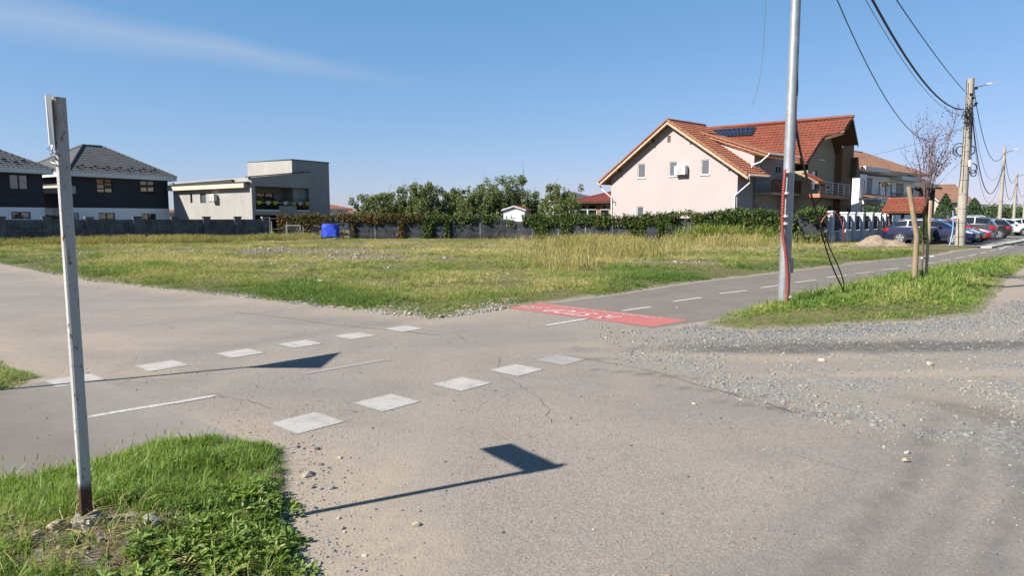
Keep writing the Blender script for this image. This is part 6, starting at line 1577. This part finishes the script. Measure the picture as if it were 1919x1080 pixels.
        mz = lerp_tab(S_['belt'], mx) + .04; MB(fr).box(mx, mx + .16, *sorted((sgn * y * .97, sgn * (y + .17))), mz, mz + .13).build('mirror', paint, t)
        for hx in (S_['side'][0][1] + .25, S_['side'][1][1] + .02): MB(fr).box(hx, hx + .16, *sorted((sgn * half(hx) * .975, sgn * (half(hx) + .02))), .84, .87).build('door_handle', 'alloy', t)
        for xd in (S_['side'][0][1] + .03, S_['side'][1][1] + .03, S_['side'][2][1] + .05): MB(fr).box(xd, xd + .008, *sorted((sgn * half(xd) * .97, sgn * (half(xd) + .0015))), .30, .93).build('door_gap', 'black_trim', t)
        MB(fr).box(.95, L - 1.15, *sorted((sgn * half(2) * .955, sgn * (half(2) * .99))), .24, .32).build('sill_trim', 'black_trim', t)
        def hl(u, v, sgn=sgn):
            x = L - .62 + .50 * u; a, b_ = body(x, 2), body(x, 3); f = .52 + .40 * v; return (x, sgn * (a[0] + (b_[0] - a[0]) * f), a[1] + (b_[1] - a[1]) * f)
        patch(hl, np.linspace(0, 1, 6), np.linspace(0, 1, 3), .008, 'headlight', 'lamp_clear', t)
        def tl(u, v, sgn=sgn):
            x = .02 + .30 * u; a, b_ = body(x, 2), body(x, 3); f = .45 + .45 * v; return (x, sgn * (a[0] + (b_[0] - a[0]) * f), a[1] + (b_[1] - a[1]) * f)
        patch(tl, np.linspace(0, 1, 5), np.linspace(0, 1, 3), .01, 'tail_light', 'lamp_red', t)
        MB(fr).lathe((L - .16, sgn * w * .66, .40), (1, sgn * .35, 0), [(.06, 0), (.06, .10), (.045, .11)], 10).build('fog_light', 'lamp_clear', t)
        for xw in ax:
            rr = .325 if style != 'suv' else .35; yo = half(xw)
            MB(fr).lathe((xw, sgn * (yo - .19), rr), (0, sgn, 0), [(rr * 1.14, 0), (rr * 1.14, .193)], 26).build('wheel_arch', 'black_trim', t)
            wl_o = MB(fr).lathe((xw, sgn * (yo - .19), rr), (0, sgn, 0), [(rr * .9, 0), (rr, .03), (rr, .175), (rr * .95, .205), (rr * .72, .212)], 28).build('wheel', 'rubber', t, smooth=45)
            MB(fr).lathe((xw, sgn * (yo + .017), rr), (0, sgn, 0), [(rr * .69, 0), (rr * .69, .006), (rr * .60, .010)], 26).build('rim', 'black_trim', wl_o)
            for k in range(5):
                a = k * 1.2566 + .3; d = Vector((math.cos(a), 0, math.sin(a))); q = Vector((-d.z, 0, d.x)); c = Vector((xw, sgn * (yo + .027), rr))
                MB(fr).prism([c + q * .045, c + d * rr * .67 + q * .06, c + d * rr * .67 - q * .06, c - q * .045], (0, sgn * .012, 0)).build('spoke', 'alloy', wl_o)
            MB(fr).lathe((xw, sgn * (yo + .024), rr), (0, sgn, 0), [(rr * .69, 0), (rr * .69, .014), (rr * .64, .014), (rr * .64, 0)], 26).build('rim_edge', 'alloy', wl_o)
    def ws(u, v):
        x = S_['side'][-1][1] + .12 + (R1 - S_['side'][-1][1] - .16) * u; y, z_ = gh(x, .96); zr = lerp_tab(S_['roof'], x); return (x, y * .84 * (2 * v - 1), zr + .012 - .024 * abs(2 * v - 1))
    patch(ws, np.linspace(0, 1, 6), np.linspace(0, 1, 5), .008, 'windscreen', 'car_glass', cab)
    def rw(u, v):
        x = R0 + .06 + (S_['side'][0][0] - R0 - .08) * u; y, z_ = gh(x, .96); zr = lerp_tab(S_['roof'], x); return (x, y * .8 * (2 * v - 1), zr + .012 - .024 * abs(2 * v - 1))
    patch(rw, np.linspace(0, 1, 5), np.linspace(0, 1, 5), .008, 'rear_window', 'car_glass', cab)
    MB(fr).box(L - .10, L - .015, -.38, .38, .50, .66).build('grille', 'black_trim', t); MB(fr).box(L - .06, L + .012, -.26, .26, .40, .50).build('number_plate', 'white_plastic', t)
    MB(fr).box(-.012, .05, -.26, .26, .62, .72).build('number_plate', 'white_plastic', t)
    if style != 'hatch':
        for sgn in (-1, 1): MB(fr).tube([(.75, sgn * .58, lerp_tab(S_['roof'], .75) + .02), (1.0, sgn * .6, lerp_tab(S_['roof'], 1.0) + .05), (2.3, sgn * .6, lerp_tab(S_['roof'], 2.3) + .04), (2.5, sgn * .58, lerp_tab(S_['roof'], 2.5))], .016, 6).build('roof_rail', 'alloy', t)
    return t
CA = -42; h0 = dirv(CA); row = dirv(49)
rearw = Vector((24.45, 42.75, 0))
c0 = rearw + h0 * (4.85 / 2 - .98)
make_car('estate', 'paint_navy', c0, CA, 'navy blue estate car parked behind the concrete pole and thuja')
make_car('hatch', 'paint_blue', c0 + row * 2.75 + h0 * .35, CA, 'dark blue car parked right beyond the navy estate')
make_car('hatch', 'paint_red', c0 + row * 5.4 + h0 * .5, CA, 'red hatchback third in the row of parked cars')
make_car('suv', 'paint_grey', c0 + row * 8.6 + h0 * .2, CA + 180, 'dark grey parked car with tail towards the path, after the red hatchback')
make_car('suv', 'paint_white', c0 + row * 11.8 - h0 * .3, CA + 180, 'white roofed car parked behind the dark grey one')
make_car('hatch', 'paint_black', c0 + row * 15.2 + h0 * .7, CA + 180, 'black car with red tail lights near the second concrete pole')
make_car('hatch', 'paint_white', c0 + row * 27 + h0 * 1.2, CA + 20, 'white car beyond the clipped round bush')
make_car('estate', 'paint_white', c0 + row * 34 + h0 * 2.5, CA + 30, 'farthest white car at the right picture edge')

# ================================================================ scattered cover: grass and gravel
def scatter(name, pts, rot, scl, vi, tint, variants, label, cat):
    """ground cover nobody could count: tufts or stones instanced on points"""
    src = bpy.data.collections.new(name + '_kinds')
    for k, me in enumerate(variants):
        o = bpy.data.objects.new(f'{name}_kind_{k:02d}', me); src.objects.link(o)
    me = bpy.data.meshes.new(name); n = len(pts); me.vertices.add(n); me.vertices.foreach_set('co', np.asarray(pts, np.float32).ravel())
    a = me.attributes.new('rot', 'FLOAT_VECTOR', 'POINT'); a.data.foreach_set('vector', np.asarray(rot, np.float32).ravel())
    a = me.attributes.new('scl', 'FLOAT_VECTOR', 'POINT'); a.data.foreach_set('vector', np.asarray(scl, np.float32).ravel())
    a = me.attributes.new('kind_index', 'INT', 'POINT'); a.data.foreach_set('value', np.asarray(vi, np.int32))
    a = me.attributes.new('tint', 'FLOAT', 'POINT'); a.data.foreach_set('value', np.asarray(tint, np.float32))
    o = bpy.data.objects.new(name, me); COL.objects.link(o); tag(o, label, cat, kind='stuff')
    ng = bpy.data.node_groups.new(name, 'GeometryNodeTree'); ng.interface.new_socket('Geometry', in_out='INPUT', socket_type='NodeSocketGeometry'); ng.interface.new_socket('Geometry', in_out='OUTPUT', socket_type='NodeSocketGeometry')
    N, Lk = ng.nodes, ng.links; gi, go = N.new('NodeGroupInput'), N.new('NodeGroupOutput'); ip = N.new('GeometryNodeInstanceOnPoints'); ci = N.new('GeometryNodeCollectionInfo')
    ci.inputs[0].default_value = src; ci.inputs['Separate Children'].default_value = True; ci.inputs['Reset Children'].default_value = True
    def at(nm, ty):
        q = N.new('GeometryNodeInputNamedAttribute'); q.data_type = ty; q.inputs[0].default_value = nm; return q.outputs[0]
    e2r = N.new('FunctionNodeEulerToRotation'); Lk.new(at('rot', 'FLOAT_VECTOR'), e2r.inputs[0])
    Lk.new(gi.outputs[0], ip.inputs['Points']); Lk.new(ci.outputs[0], ip.inputs['Instance']); ip.inputs['Pick Instance'].default_value = True
    Lk.new(at('kind_index', 'INT'), ip.inputs['Instance Index']); Lk.new(e2r.outputs[0], ip.inputs['Rotation']); Lk.new(at('scl', 'FLOAT_VECTOR'), ip.inputs['Scale']); Lk.new(ip.outputs[0], go.inputs[0])
    md = o.modifiers.new('scatter', 'NODES'); md.node_group = ng; return o
def tuft(seed, nblades, length, spread, width, curl, m, seedheads=0, flat=0.0):
    r = np.random.default_rng(seed); V, F = [], []
    for k in range(nblades):
        a = r.uniform(0, 6.283); b = Vector((math.cos(a), math.sin(a), 0)) * spread * math.sqrt(r.uniform(0, 1)); a2 = r.uniform(0, 6.283); d = Vector((math.cos(a2), math.sin(a2), 0)); w = Vector((-d.y, d.x, 0)) * width * r.uniform(.6, 1.2) / 2
        L = length * r.uniform(.45, 1.1); out = r.uniform(.15, .7) * curl + flat; i = len(V)
        P = [b, b + d * L * .12 * out + UP * L * .38, b + d * L * .42 * out + UP * L * (.72 - .1 * out), b + d * L * .85 * out + UP * L * (.98 - .35 * out)]
        for j, p in enumerate(P[:3]): ww = w * (1, .85, .55)[j]; V += [p - ww, p + ww]
        V.append(P[3]); F += [(i, i+1, i+3, i+2), (i+2, i+3, i+5, i+4)]; F.append((i+4, i+5, i+6))
        if k < seedheads:
            for s in range(5): q = P[3] + UP * (.02 * s - .03) * length * 2; i = len(V); V += [q - w * 1.4 + d * .006, q + w * 1.4, q + UP * .03 * length * 2.2]; F.append((i, i+1, i+2))
    me = bpy.data.meshes.new('tuft'); me.from_pydata([v[:] for v in V], [], F); me.materials.append(MAT(m)); me.update(); return me
def broadleaf(seed, n, rad, m):
    r = np.random.default_rng(seed); V, F = [], []
    for k in range(n):
        a = r.uniform(0, 6.283); d = Vector((math.cos(a), math.sin(a), 0)); s = rad * r.uniform(.4, 1); w = Vector((-d.y, d.x, 0)) * s * .24; z0 = r.uniform(0, .05); el = r.uniform(.1, .9); i = len(V)
        o_ = d * rad * .1 * r.uniform(0, 3) + UP * z0; V += [o_, o_ + d * s * .5 + w + UP * s * .5 * el, o_ + d * s + UP * s * .6 * el, o_ + d * s * .5 - w + UP * s * .5 * el]; F += [(i, i+1, i+2), (i, i+2, i+3)]
    me = bpy.data.meshes.new('weed'); me.from_pydata([v[:] for v in V], [], F); me.materials.append(MAT(m)); me.update(); return me
def place(n, x0, x1, y0, y1, r): return r.uniform(x0, x1, n), r.uniform(y0, y1, n)
def finish(name, x, y, h, tint, vi, variants, label, r, zoff=-.01, tilt=.18, cat='grass'):
    z = ground_z(x, y) + zoff; n = len(x); rot = np.stack([r.normal(0, tilt, n), r.normal(0, tilt, n), r.uniform(0, 6.283, n)], -1)
    wd = h * r.uniform(.8, 1.25, n); return scatter(name, np.stack([x, y, z], -1), rot, np.stack([wd, wd, h], -1), vi, np.clip(tint, 0, 1), variants, label, cat)
r = np.random.default_rng(123)
lush = [tuft(300 + k, 12, .15, .05, .006, 1.1, 'grass_lush') for k in range(5)] + [broadleaf(320 + k, 14, .07, 'grass_lush') for k in range(2)] + [tuft(340, 6, .24, .04, .009, 1.6, 'grass_lush', 2)]
# near left patch round the post
x, y = place(52000, -7.5, -.6, .6, 5.6, r); d = sdist(BL + [(-5.4, 2.0), (-9, -2), (-3, -3), (-.6, 1.5)], x, y)
bare_ = blcore(x, y); dn = fbm(x, y, .35, 14, 3); k = (d + (dn - .5) * .45 < .0) & (r.uniform(0, 1, len(x)) > bare_ * .93) & (r.uniform(0, 1, len(x)) < np.where(y < 2.9, .5, .9) * (.35 + .65 * sstep(.36, .52, fbm(x, y, .28, 18, 3))) * (.3 + .7 * sstep(-.02, .25, -d))); x, y, d = x[k], y[k], d[k]
h = (.30 + .80 * fbm(x, y, .35, 15, 3)) * (.45 + .55 * sstep(.0, .30, -d)); tint = r.normal(.30, .18, len(x)) + .55 * (fbm(x, y, .8, 16, 3) - .5) + np.where(x < -2.3, .18, 0) + np.where(y < 2.95, .10, 0)
vi = r.choice(8, len(x), p=[.17, .17, .16, .15, .15, .08, .08, .04]); finish('near_grass', x, y, h * 1.0, tint, vi, lush, 'lush green grass round the foot of the rusty post', r)
vlush = [tuft(350 + k, 12, .15, .06, .006, 1.2, 'grass_verge') for k in range(5)] + [broadleaf(360 + k, 16, .08, 'grass_verge') for k in range(2)] + [tuft(370, 7, .26, .05, .010, 1.6, 'grass_verge', 3)]
x, y = place(2800, -1.9, -.7, 1.8, 3.9, r); d = sdist(BL + [(-5.4, 2.0), (-9, -2), (-3, -3), (-.6, 1.5)], x, y); k = (d + (fbm(x, y, .3, 58, 3) - .5) * .3 < .03) & (r.uniform(0, 1, len(x)) < sstep(.38, .55, fbm(x, y, .5, 59, 3)) * sstep(-1.9, -1.5, x)); x, y = x[k], y[k]
weeds = [broadleaf(330 + k, 40, .032, 'grass_lush') for k in range(3)]
finish('near_weeds', x, y, r.uniform(.5, 1.5, len(x)), r.normal(.34, .18, len(x)), r.choice(3, len(x)), weeds, 'dark low weeds at the road corner of the near grass patch', r)
# small verge at left, right verge
x, y = place(62000, -15, -4.5, 3, 14, r); LIP = LI + [(-18.5, 19.4), (-30, 18), (-16, 2), (-9.5, 1.6)]; d = sdist(LIP, x, y); k = d + (fbm(x, y, .3, 33, 3) - .5) * .2 < .03; x, y, d = x[k], y[k], d[k]
finish('side_grass', x, y, (.25 + .5 * fbm(x, y, .6, 35, 3)) * (.5 + .5 * sstep(0, .3, -d)), r.normal(.42, .2, len(x)) + .5 * (fbm(x, y, .7, 36, 3) - .5), r.choice(8, len(x), p=[.18, .18, .16, .15, .15, .08, .06, .04]), vlush, 'grass of the small verge at left picture edge', r)
VERGE = verge_back + verge_front + [(17.5, 23.0), (24.5, 30.5), (23.5, 29.3)]
x, y = place(105000, 2.5, 24, 9.3, 31, r); d = sdist(VERGE, x, y); dist = np.hypot(x, y); k = (d + (fbm(x, y, .45, 44, 3) - .5) * .7 < .14) & (r.uniform(0, 1, len(x)) < np.clip(13 / dist, .3, 1)); x, y, d, dist = x[k], y[k], d[k], dist[k]
path_side = sstep(.0, .5, -d); h = (.45 + .9 * fbm(x, y, .8, 45, 3)) * (.4 + .6 * path_side) * np.clip(dist / 12, 1, 1.35); front = 1 - sstep(.1, 1.1, np.abs(sdist(verge_front + [(30, 20)], x, y)))
h *= (.55 + .9 * fbm(x, y, 1.6, 47, 3)) * (1 - .6 * front)
tint = r.normal(.30, .20, len(x)) + 1.0 * (fbm(x, y, 1.1, 46, 3) - .5) + .22 * (1 - path_side) + .12 * front
finish('verge_grass', x, y, h, tint, r.choice(8, len(x), p=[.13, .13, .12, .12, .10, .14, .14, .12]), vlush, 'thick green grass on the verge round the steel pole and plum tree', r)
# the empty lot
fieldk = [tuft(400 + k, 11, .26, .13, .010, 1.2, 'grass_field') for k in range(5)] + [broadleaf(420 + k, 16, .13, 'grass_field') for k in range(3)] + [tuft(430, 9, .36, .10, .011, 1.3, 'grass_field', 5)]
def lot_points(n, ymin, ymax, xmin, xmax, r):
    yy = ymin * (ymax / ymin) ** r.uniform(0, 1, n); xx = r.uniform(xmin, xmax, n) * (yy / ymax); d = paved(xx, yy); k = d > .02; return xx[k], yy[k], d[k]
x, y, d = lot_points(190000, 10.5, 55, -46, 33, r)
b_ = bare_mask(x, y); thin = sstep(.40, .62, fbm(x, y, 2.1, 65, 4)); k = (r.uniform(0, 1, len(x)) > b_ * .93) & (r.uniform(0, 1, len(x)) < .30 + .70 * thin) & ~((y > 46) & (x > 22)) & (sdist(VERGE, x, y) > .05) & ~((x > 22.3) & (y > 35.5) & (x - 22.3 > (y - 47))); x, y, d = x[k], y[k], d[k]
edge_ = 1 - sstep(.1, 2.4, d); dry = fbm(x, y, 3.6, 62, 3); dist = np.hypot(x, y)
h = (.10 + .95 * fbm(x, y, 1.2, 63, 3) ** 1.5) * np.clip(.62 + dist / 60, .6, 1.2) * (.4 + .6 * sstep(.05, .6, d)); h *= np.where(y > 40, .75, 1.0)
tint = r.normal(.50, .20, len(x)) + 1.3 * (dry - .5) + .5 * (fbm(x, y, .9, 66, 2) - .5) - .50 * edge_ - .12 * (1 - sstep(1, 6, d)) + .10 * sstep(20, 45, y)
finish('lot_grass', x, y, h, tint, r.choice(9, len(x), p=[.12, .12, .11, .11, .10, .13, .12, .10, .09]), fieldk, 'patchy green and dry grass over the empty lot', r)
# tall dry stand in front of the pavilion and pink house, tall strip along the block wall
dryk = [tuft(500 + k, 12, .75, .16, .012, .8, 'grass_dry', 8) for k in range(4)] + [tuft(510, 10, .5, .14, .014, 1.3, 'grass_dry', 2)]
x, y = place(30000, -2, 21, 17, 46, r); px_ = x / y * FPX + 960; c1_ = np.exp(-((px_ - 1125) / 85) ** 2) * sstep(22, 27, y) * (1 - sstep(41, 45, y)); c2_ = .6 * np.exp(-((px_ - 1330) / 130) ** 2) * sstep(33, 37, y) * (1 - sstep(42, 44, y)) + .4 * np.exp(-((px_ - 1060) / 60) ** 2) * (y < 30) * sstep(18, 22, y)
k = (r.uniform(0, 1, len(x)) < np.maximum(c1_, c2_) * .55 * sstep(.45, .64, fbm(x, y, 1.6, 71, 3) + .12)) & (paved(x, y) > 1.0); x, y = x[k], y[k]
h = .35 + .95 * fbm(x, y, 1.2, 72, 3); finish('dry_grass', x, y, h, r.normal(.36, .22, len(x)) + 1.0 * (fbm(x, y, 2, 73, 2) - .5), r.choice(5, len(x)), dryk, 'tall straw coloured grass in the middle of the lot', r, tilt=.1)
x, y = place(26000, -40, -14, 33, 50, r); q_ = (x - W0.x) * wn_.x + (y - W0.y) * wn_.y; k = (q_ > .15) & (q_ < 3.2) & (r.uniform(0, 1, len(x)) < .8); x, y = x[k], y[k]
finish('wall_grass', x, y, (.32 + .55 * fbm(x, y, 2.2, 76, 3)) * 1.0, r.normal(.25, .2, len(x)) + .5 * (fbm(x, y, 2.4, 77, 2) - .5), r.choice(5, len(x)), dryk, 'long yellow green grass along the foot of the block wall', r, tilt=.12)
x, y = place(9000, 8, 20, 41.5, 46.5, r); fp_ = np.array([[p.x, p.y] for p in FP]); ff = np.interp(x, fp_[:, 0], fp_[:, 1]); px_ = x / y * FPX + 960
k = (y < ff - .15) & (y > ff - 1.3) & (np.exp(-((px_ - 1350) / 60) ** 2) > r.uniform(0, 1, len(x))); x, y = x[k], y[k]
reedk = [tuft(600 + k, 11, 1.35, .25, .045, 1.2, 'grass_verge') for k in range(3)]
finish('reeds', x, y, r.uniform(.6, 1.15, len(x)), r.normal(.55, .15, len(x)), r.choice(3, len(x)), reedk, 'clumps of tall yellow green reed grass in front of the hedge', r, tilt=.1)
# litter of dead stalks near the post
dead = [tuft(700 + k, 7, .20, .06, .007, 3.2, 'grass_dry', 0, .9) for k in range(3)]
x, y = place(5200, -3.6, -.9, 1.5, 3.5, r); k = r.uniform(0, 1, len(x)) < np.maximum(blcore(x, y) * .22, .015 + .05 * (y < 2.8)); x, y = x[k], y[k]
finish('dead_stalks', x, y, r.uniform(.3, .8, len(x)), r.uniform(0, .5, len(x)), r.choice(3, len(x)), dead, 'dead stalks and straw on the soil round the post', r, zoff=-.012, tilt=.5)

# gravel
def pebble(seed, sub=1):
    bm = bmesh.new(); bmesh.ops.create_icosphere(bm, subdivisions=sub, radius=.5); rr = random.Random(seed); s = (rr.uniform(.8, 1.25), rr.uniform(.7, 1), rr.uniform(.45, .75))
    for v in bm.verts: k = rr.uniform(.78, 1.15); v.co = Vector((v.co.x * s[0] * k, v.co.y * s[1] * k, v.co.z * s[2] * k))
    me = bpy.data.meshes.new('pebble'); bm.to_mesh(me); bm.free(); me.materials.append(MAT('gravel')); return me
peb = [pebble(800 + k) for k in range(7)]
def stones(name, x, y, s, tint, label, r, z=None, sink=.24):
    n = len(x); zz = (np.zeros(n) if z is None else z) + s * (.28 - sink); rot = np.stack([r.normal(0, .25, n), r.normal(0, .25, n), r.uniform(0, 6.28, n)], -1)
    return scatter(name, np.stack([x, y, zz], -1), rot, np.stack([s, s, s], -1), r.choice(7, n), np.clip(tint, 0, 1), peb, label, 'gravel')
x, y = place(230000, .5, 16, 4.0, 13.5, r); gw_ = gravel_w(x, y); dist = np.hypot(x, y); clump = fbm(x, y, .9, 91, 4); along_v = 1 - sstep(.0, 1.3, -sdist(GRAVEL, x, y)); pvd = paved(x, y)
nearv = np.exp(-((pvd + .1) / .55) ** 2)
band = np.exp(-((pvd + .45) / .5) ** 2) * (x > 2.2) * (y > 8.8) * (y < 13.5); dens = gw_ * (.10 + .55 * sstep(.50, .70, clump)) * (x > 1.2) + band * .85; k = (r.uniform(0, 1, len(x)) < dens * np.clip(9 / dist, .25, 1)) & (pvd < .35) & ((sdist(pl_poly, x, y) > .05 + .5 * fbm(x, y, .3, 99, 2) ** 2) | (r.uniform(0, 1, len(x)) < .03)); x, y, nv = x[k], y[k], nearv[k]
s = np.exp(r.normal(math.log(.015), .6, len(x))) * (1 + .5 * nv); tint = r.normal(.52, .2, len(x)) - .28 * nv; s = np.minimum(s, .055); z = np.maximum(ground_z(x, y), 0); stones('gravel', x, y, s, tint, 'loose grey gravel spread between verge and road', r, z)
x, y = place(150000, -5, 12, 1.6, 12, r); dist = np.hypot(x, y); dp2 = -paved(x, y); k = (dp2 > 0) & (r.uniform(0, 1, len(x)) < (.11 + .25 * sstep(1.5, 5, x) * (y < 7.5) + .5 * sstep(.60, .78, fbm(x, y, .8, 95, 4)) + .35 * (1 - sstep(0, .7, dp2)) * (y < 8) * (x > -2.5)) * np.clip(5 / dist, .2, 1)); x, y = x[k], y[k]
s = np.minimum(np.exp(r.normal(math.log(.0085), .5, len(x))), .03); stones('road_grit', x, y, s, r.normal(.38, .28, len(x)), 'small stones and grit strewn over the asphalt', r)
x, y = place(90000, -19, .2, 9.5, 25, r); pvd = paved(x, y); w_s = np.where(x > -6.5, .85, .35) + .35 * (fbm(x, y, .9, 97, 3) - .5); k = (pvd > -.12) & (pvd < w_s) & (r.uniform(0, 1, len(x)) < np.where(x > -6.5, .75, .35) * (1 - .6 * sstep(.3, .9, pvd))); x, y = x[k], y[k]
s = np.exp(r.normal(math.log(.034), .38, len(x))) * np.where(x > -3.3, 1.3, 1); stones('shoulder_gravel', x, y, s, r.normal(.42, .18, len(x)) + np.where(x > -3.4, .33, -.08), 'gravel and broken stone along the far road edge', r, ground_z(x, y))
x, y = place(26000, -20, 14, 16, 44, r); bm_ = bare_mask(x, y); k = (r.uniform(0, 1, len(x)) < bm_ * .5) & (paved(x, y) > .2); x, y = x[k], y[k]
stones('rubble', x, y, np.exp(r.normal(math.log(.075), .45, len(x))), r.normal(.66, .18, len(x)), 'broken stone and rubble on bare patches of the lot', r, ground_z(x, y), .2)
x, y = place(9000, -4, -.5, 1.4, 5.2, r); k = (r.uniform(0, 1, len(x)) < np.maximum(blcore(x, y) * .7, .8 * np.exp(-((paved(x, y) + .06) / .16) ** 2) * (y < 4.9) * (x > -1.9))); x, y = x[k], y[k]
stones('soil_stones', x, y, np.exp(r.normal(math.log(.015), .55, len(x))), r.normal(.6, .22, len(x)), 'stones and clods in the soil at the edge of the grass patch', r, np.maximum(ground_z(x, y), 0))

# single stones one can point at
def rock(px, py, size, m, label, seed, z0=0, flat=.6):
    p = G(px, py, z0); zz = max(float(ground_z(p.x, p.y)), 0.0); bm = bmesh.new(); bmesh.ops.create_icosphere(bm, subdivisions=3, radius=.5); rr = random.Random(seed)
    cuts = [(Vector((rr.gauss(0, 1), rr.gauss(0, 1), rr.gauss(0, 1))).normalized(), rr.uniform(.27, .42)) for k in range(10)]
    for v in bm.verts:
        c = v.co.copy()
        for n_, d_ in cuts:
            e_ = c.dot(n_) - d_
            if e_ > 0: c -= n_ * e_ * .85
        v.co = Vector((c.x * size * 1.15, c.y * size * .95, c.z * size * flat * 1.3))
    me = bpy.data.meshes.new('stone'); bm.to_mesh(me); bm.free(); me.shade_smooth(); me.set_sharp_from_angle(angle=R(35)); me.materials.append(MAT(m))
    o = bpy.data.objects.new('stone', me); COL.objects.link(o); o.location = (p.x, p.y, zz + size * flat * .30); o.rotation_euler = (0, 0, rr.uniform(0, 6)); tag(o, label, 'stone', 'single stones lying about'); return o
rock(284, 1000, .085, 'stone_pale', 'pale rounded stone in the grass right of the rusty post', 1, .10, .75)
rock(108, 1022, .085, 'stone_tan', 'tan stone in the dead stalks left of the post foot', 2, .10, .5)
rock(168, 1004, .05, 'stone_pale', 'small pale stone directly at the post foot', 3, .12)
rock(1698, 866, .050, 'stone_tan', 'largest tan stone lying alone on the road at right', 4)
rock(1541, 677, .095, 'stone_pale', 'flat pale stone on dark gravel below the verge', 5, 0, .4)
rock(1743, 684, .095, 'stone_tan', 'flat pinkish stone farther right on the dark gravel', 6, 0, .4)
rock(1300, 759, .040, 'stone_pale', 'small pale stone on the road near the tar seam', 7)
rock(780, 986, .042, 'stone_tan', 'small tan stone beside the sign shadow in the dusty corner', 8)
rock(622, 917, .042, 'stone_grey', 'dark grey stone at the dusty edge of the grass patch', 9)
rock(525, 972, .045, 'stone_grey', 'grey stone where the sign shadow leaves the grass', 10, .02)
rock(70, 1058, .07, 'stone_tan', 'tan stone at bottom left corner in the straw', 11, .05, .5)
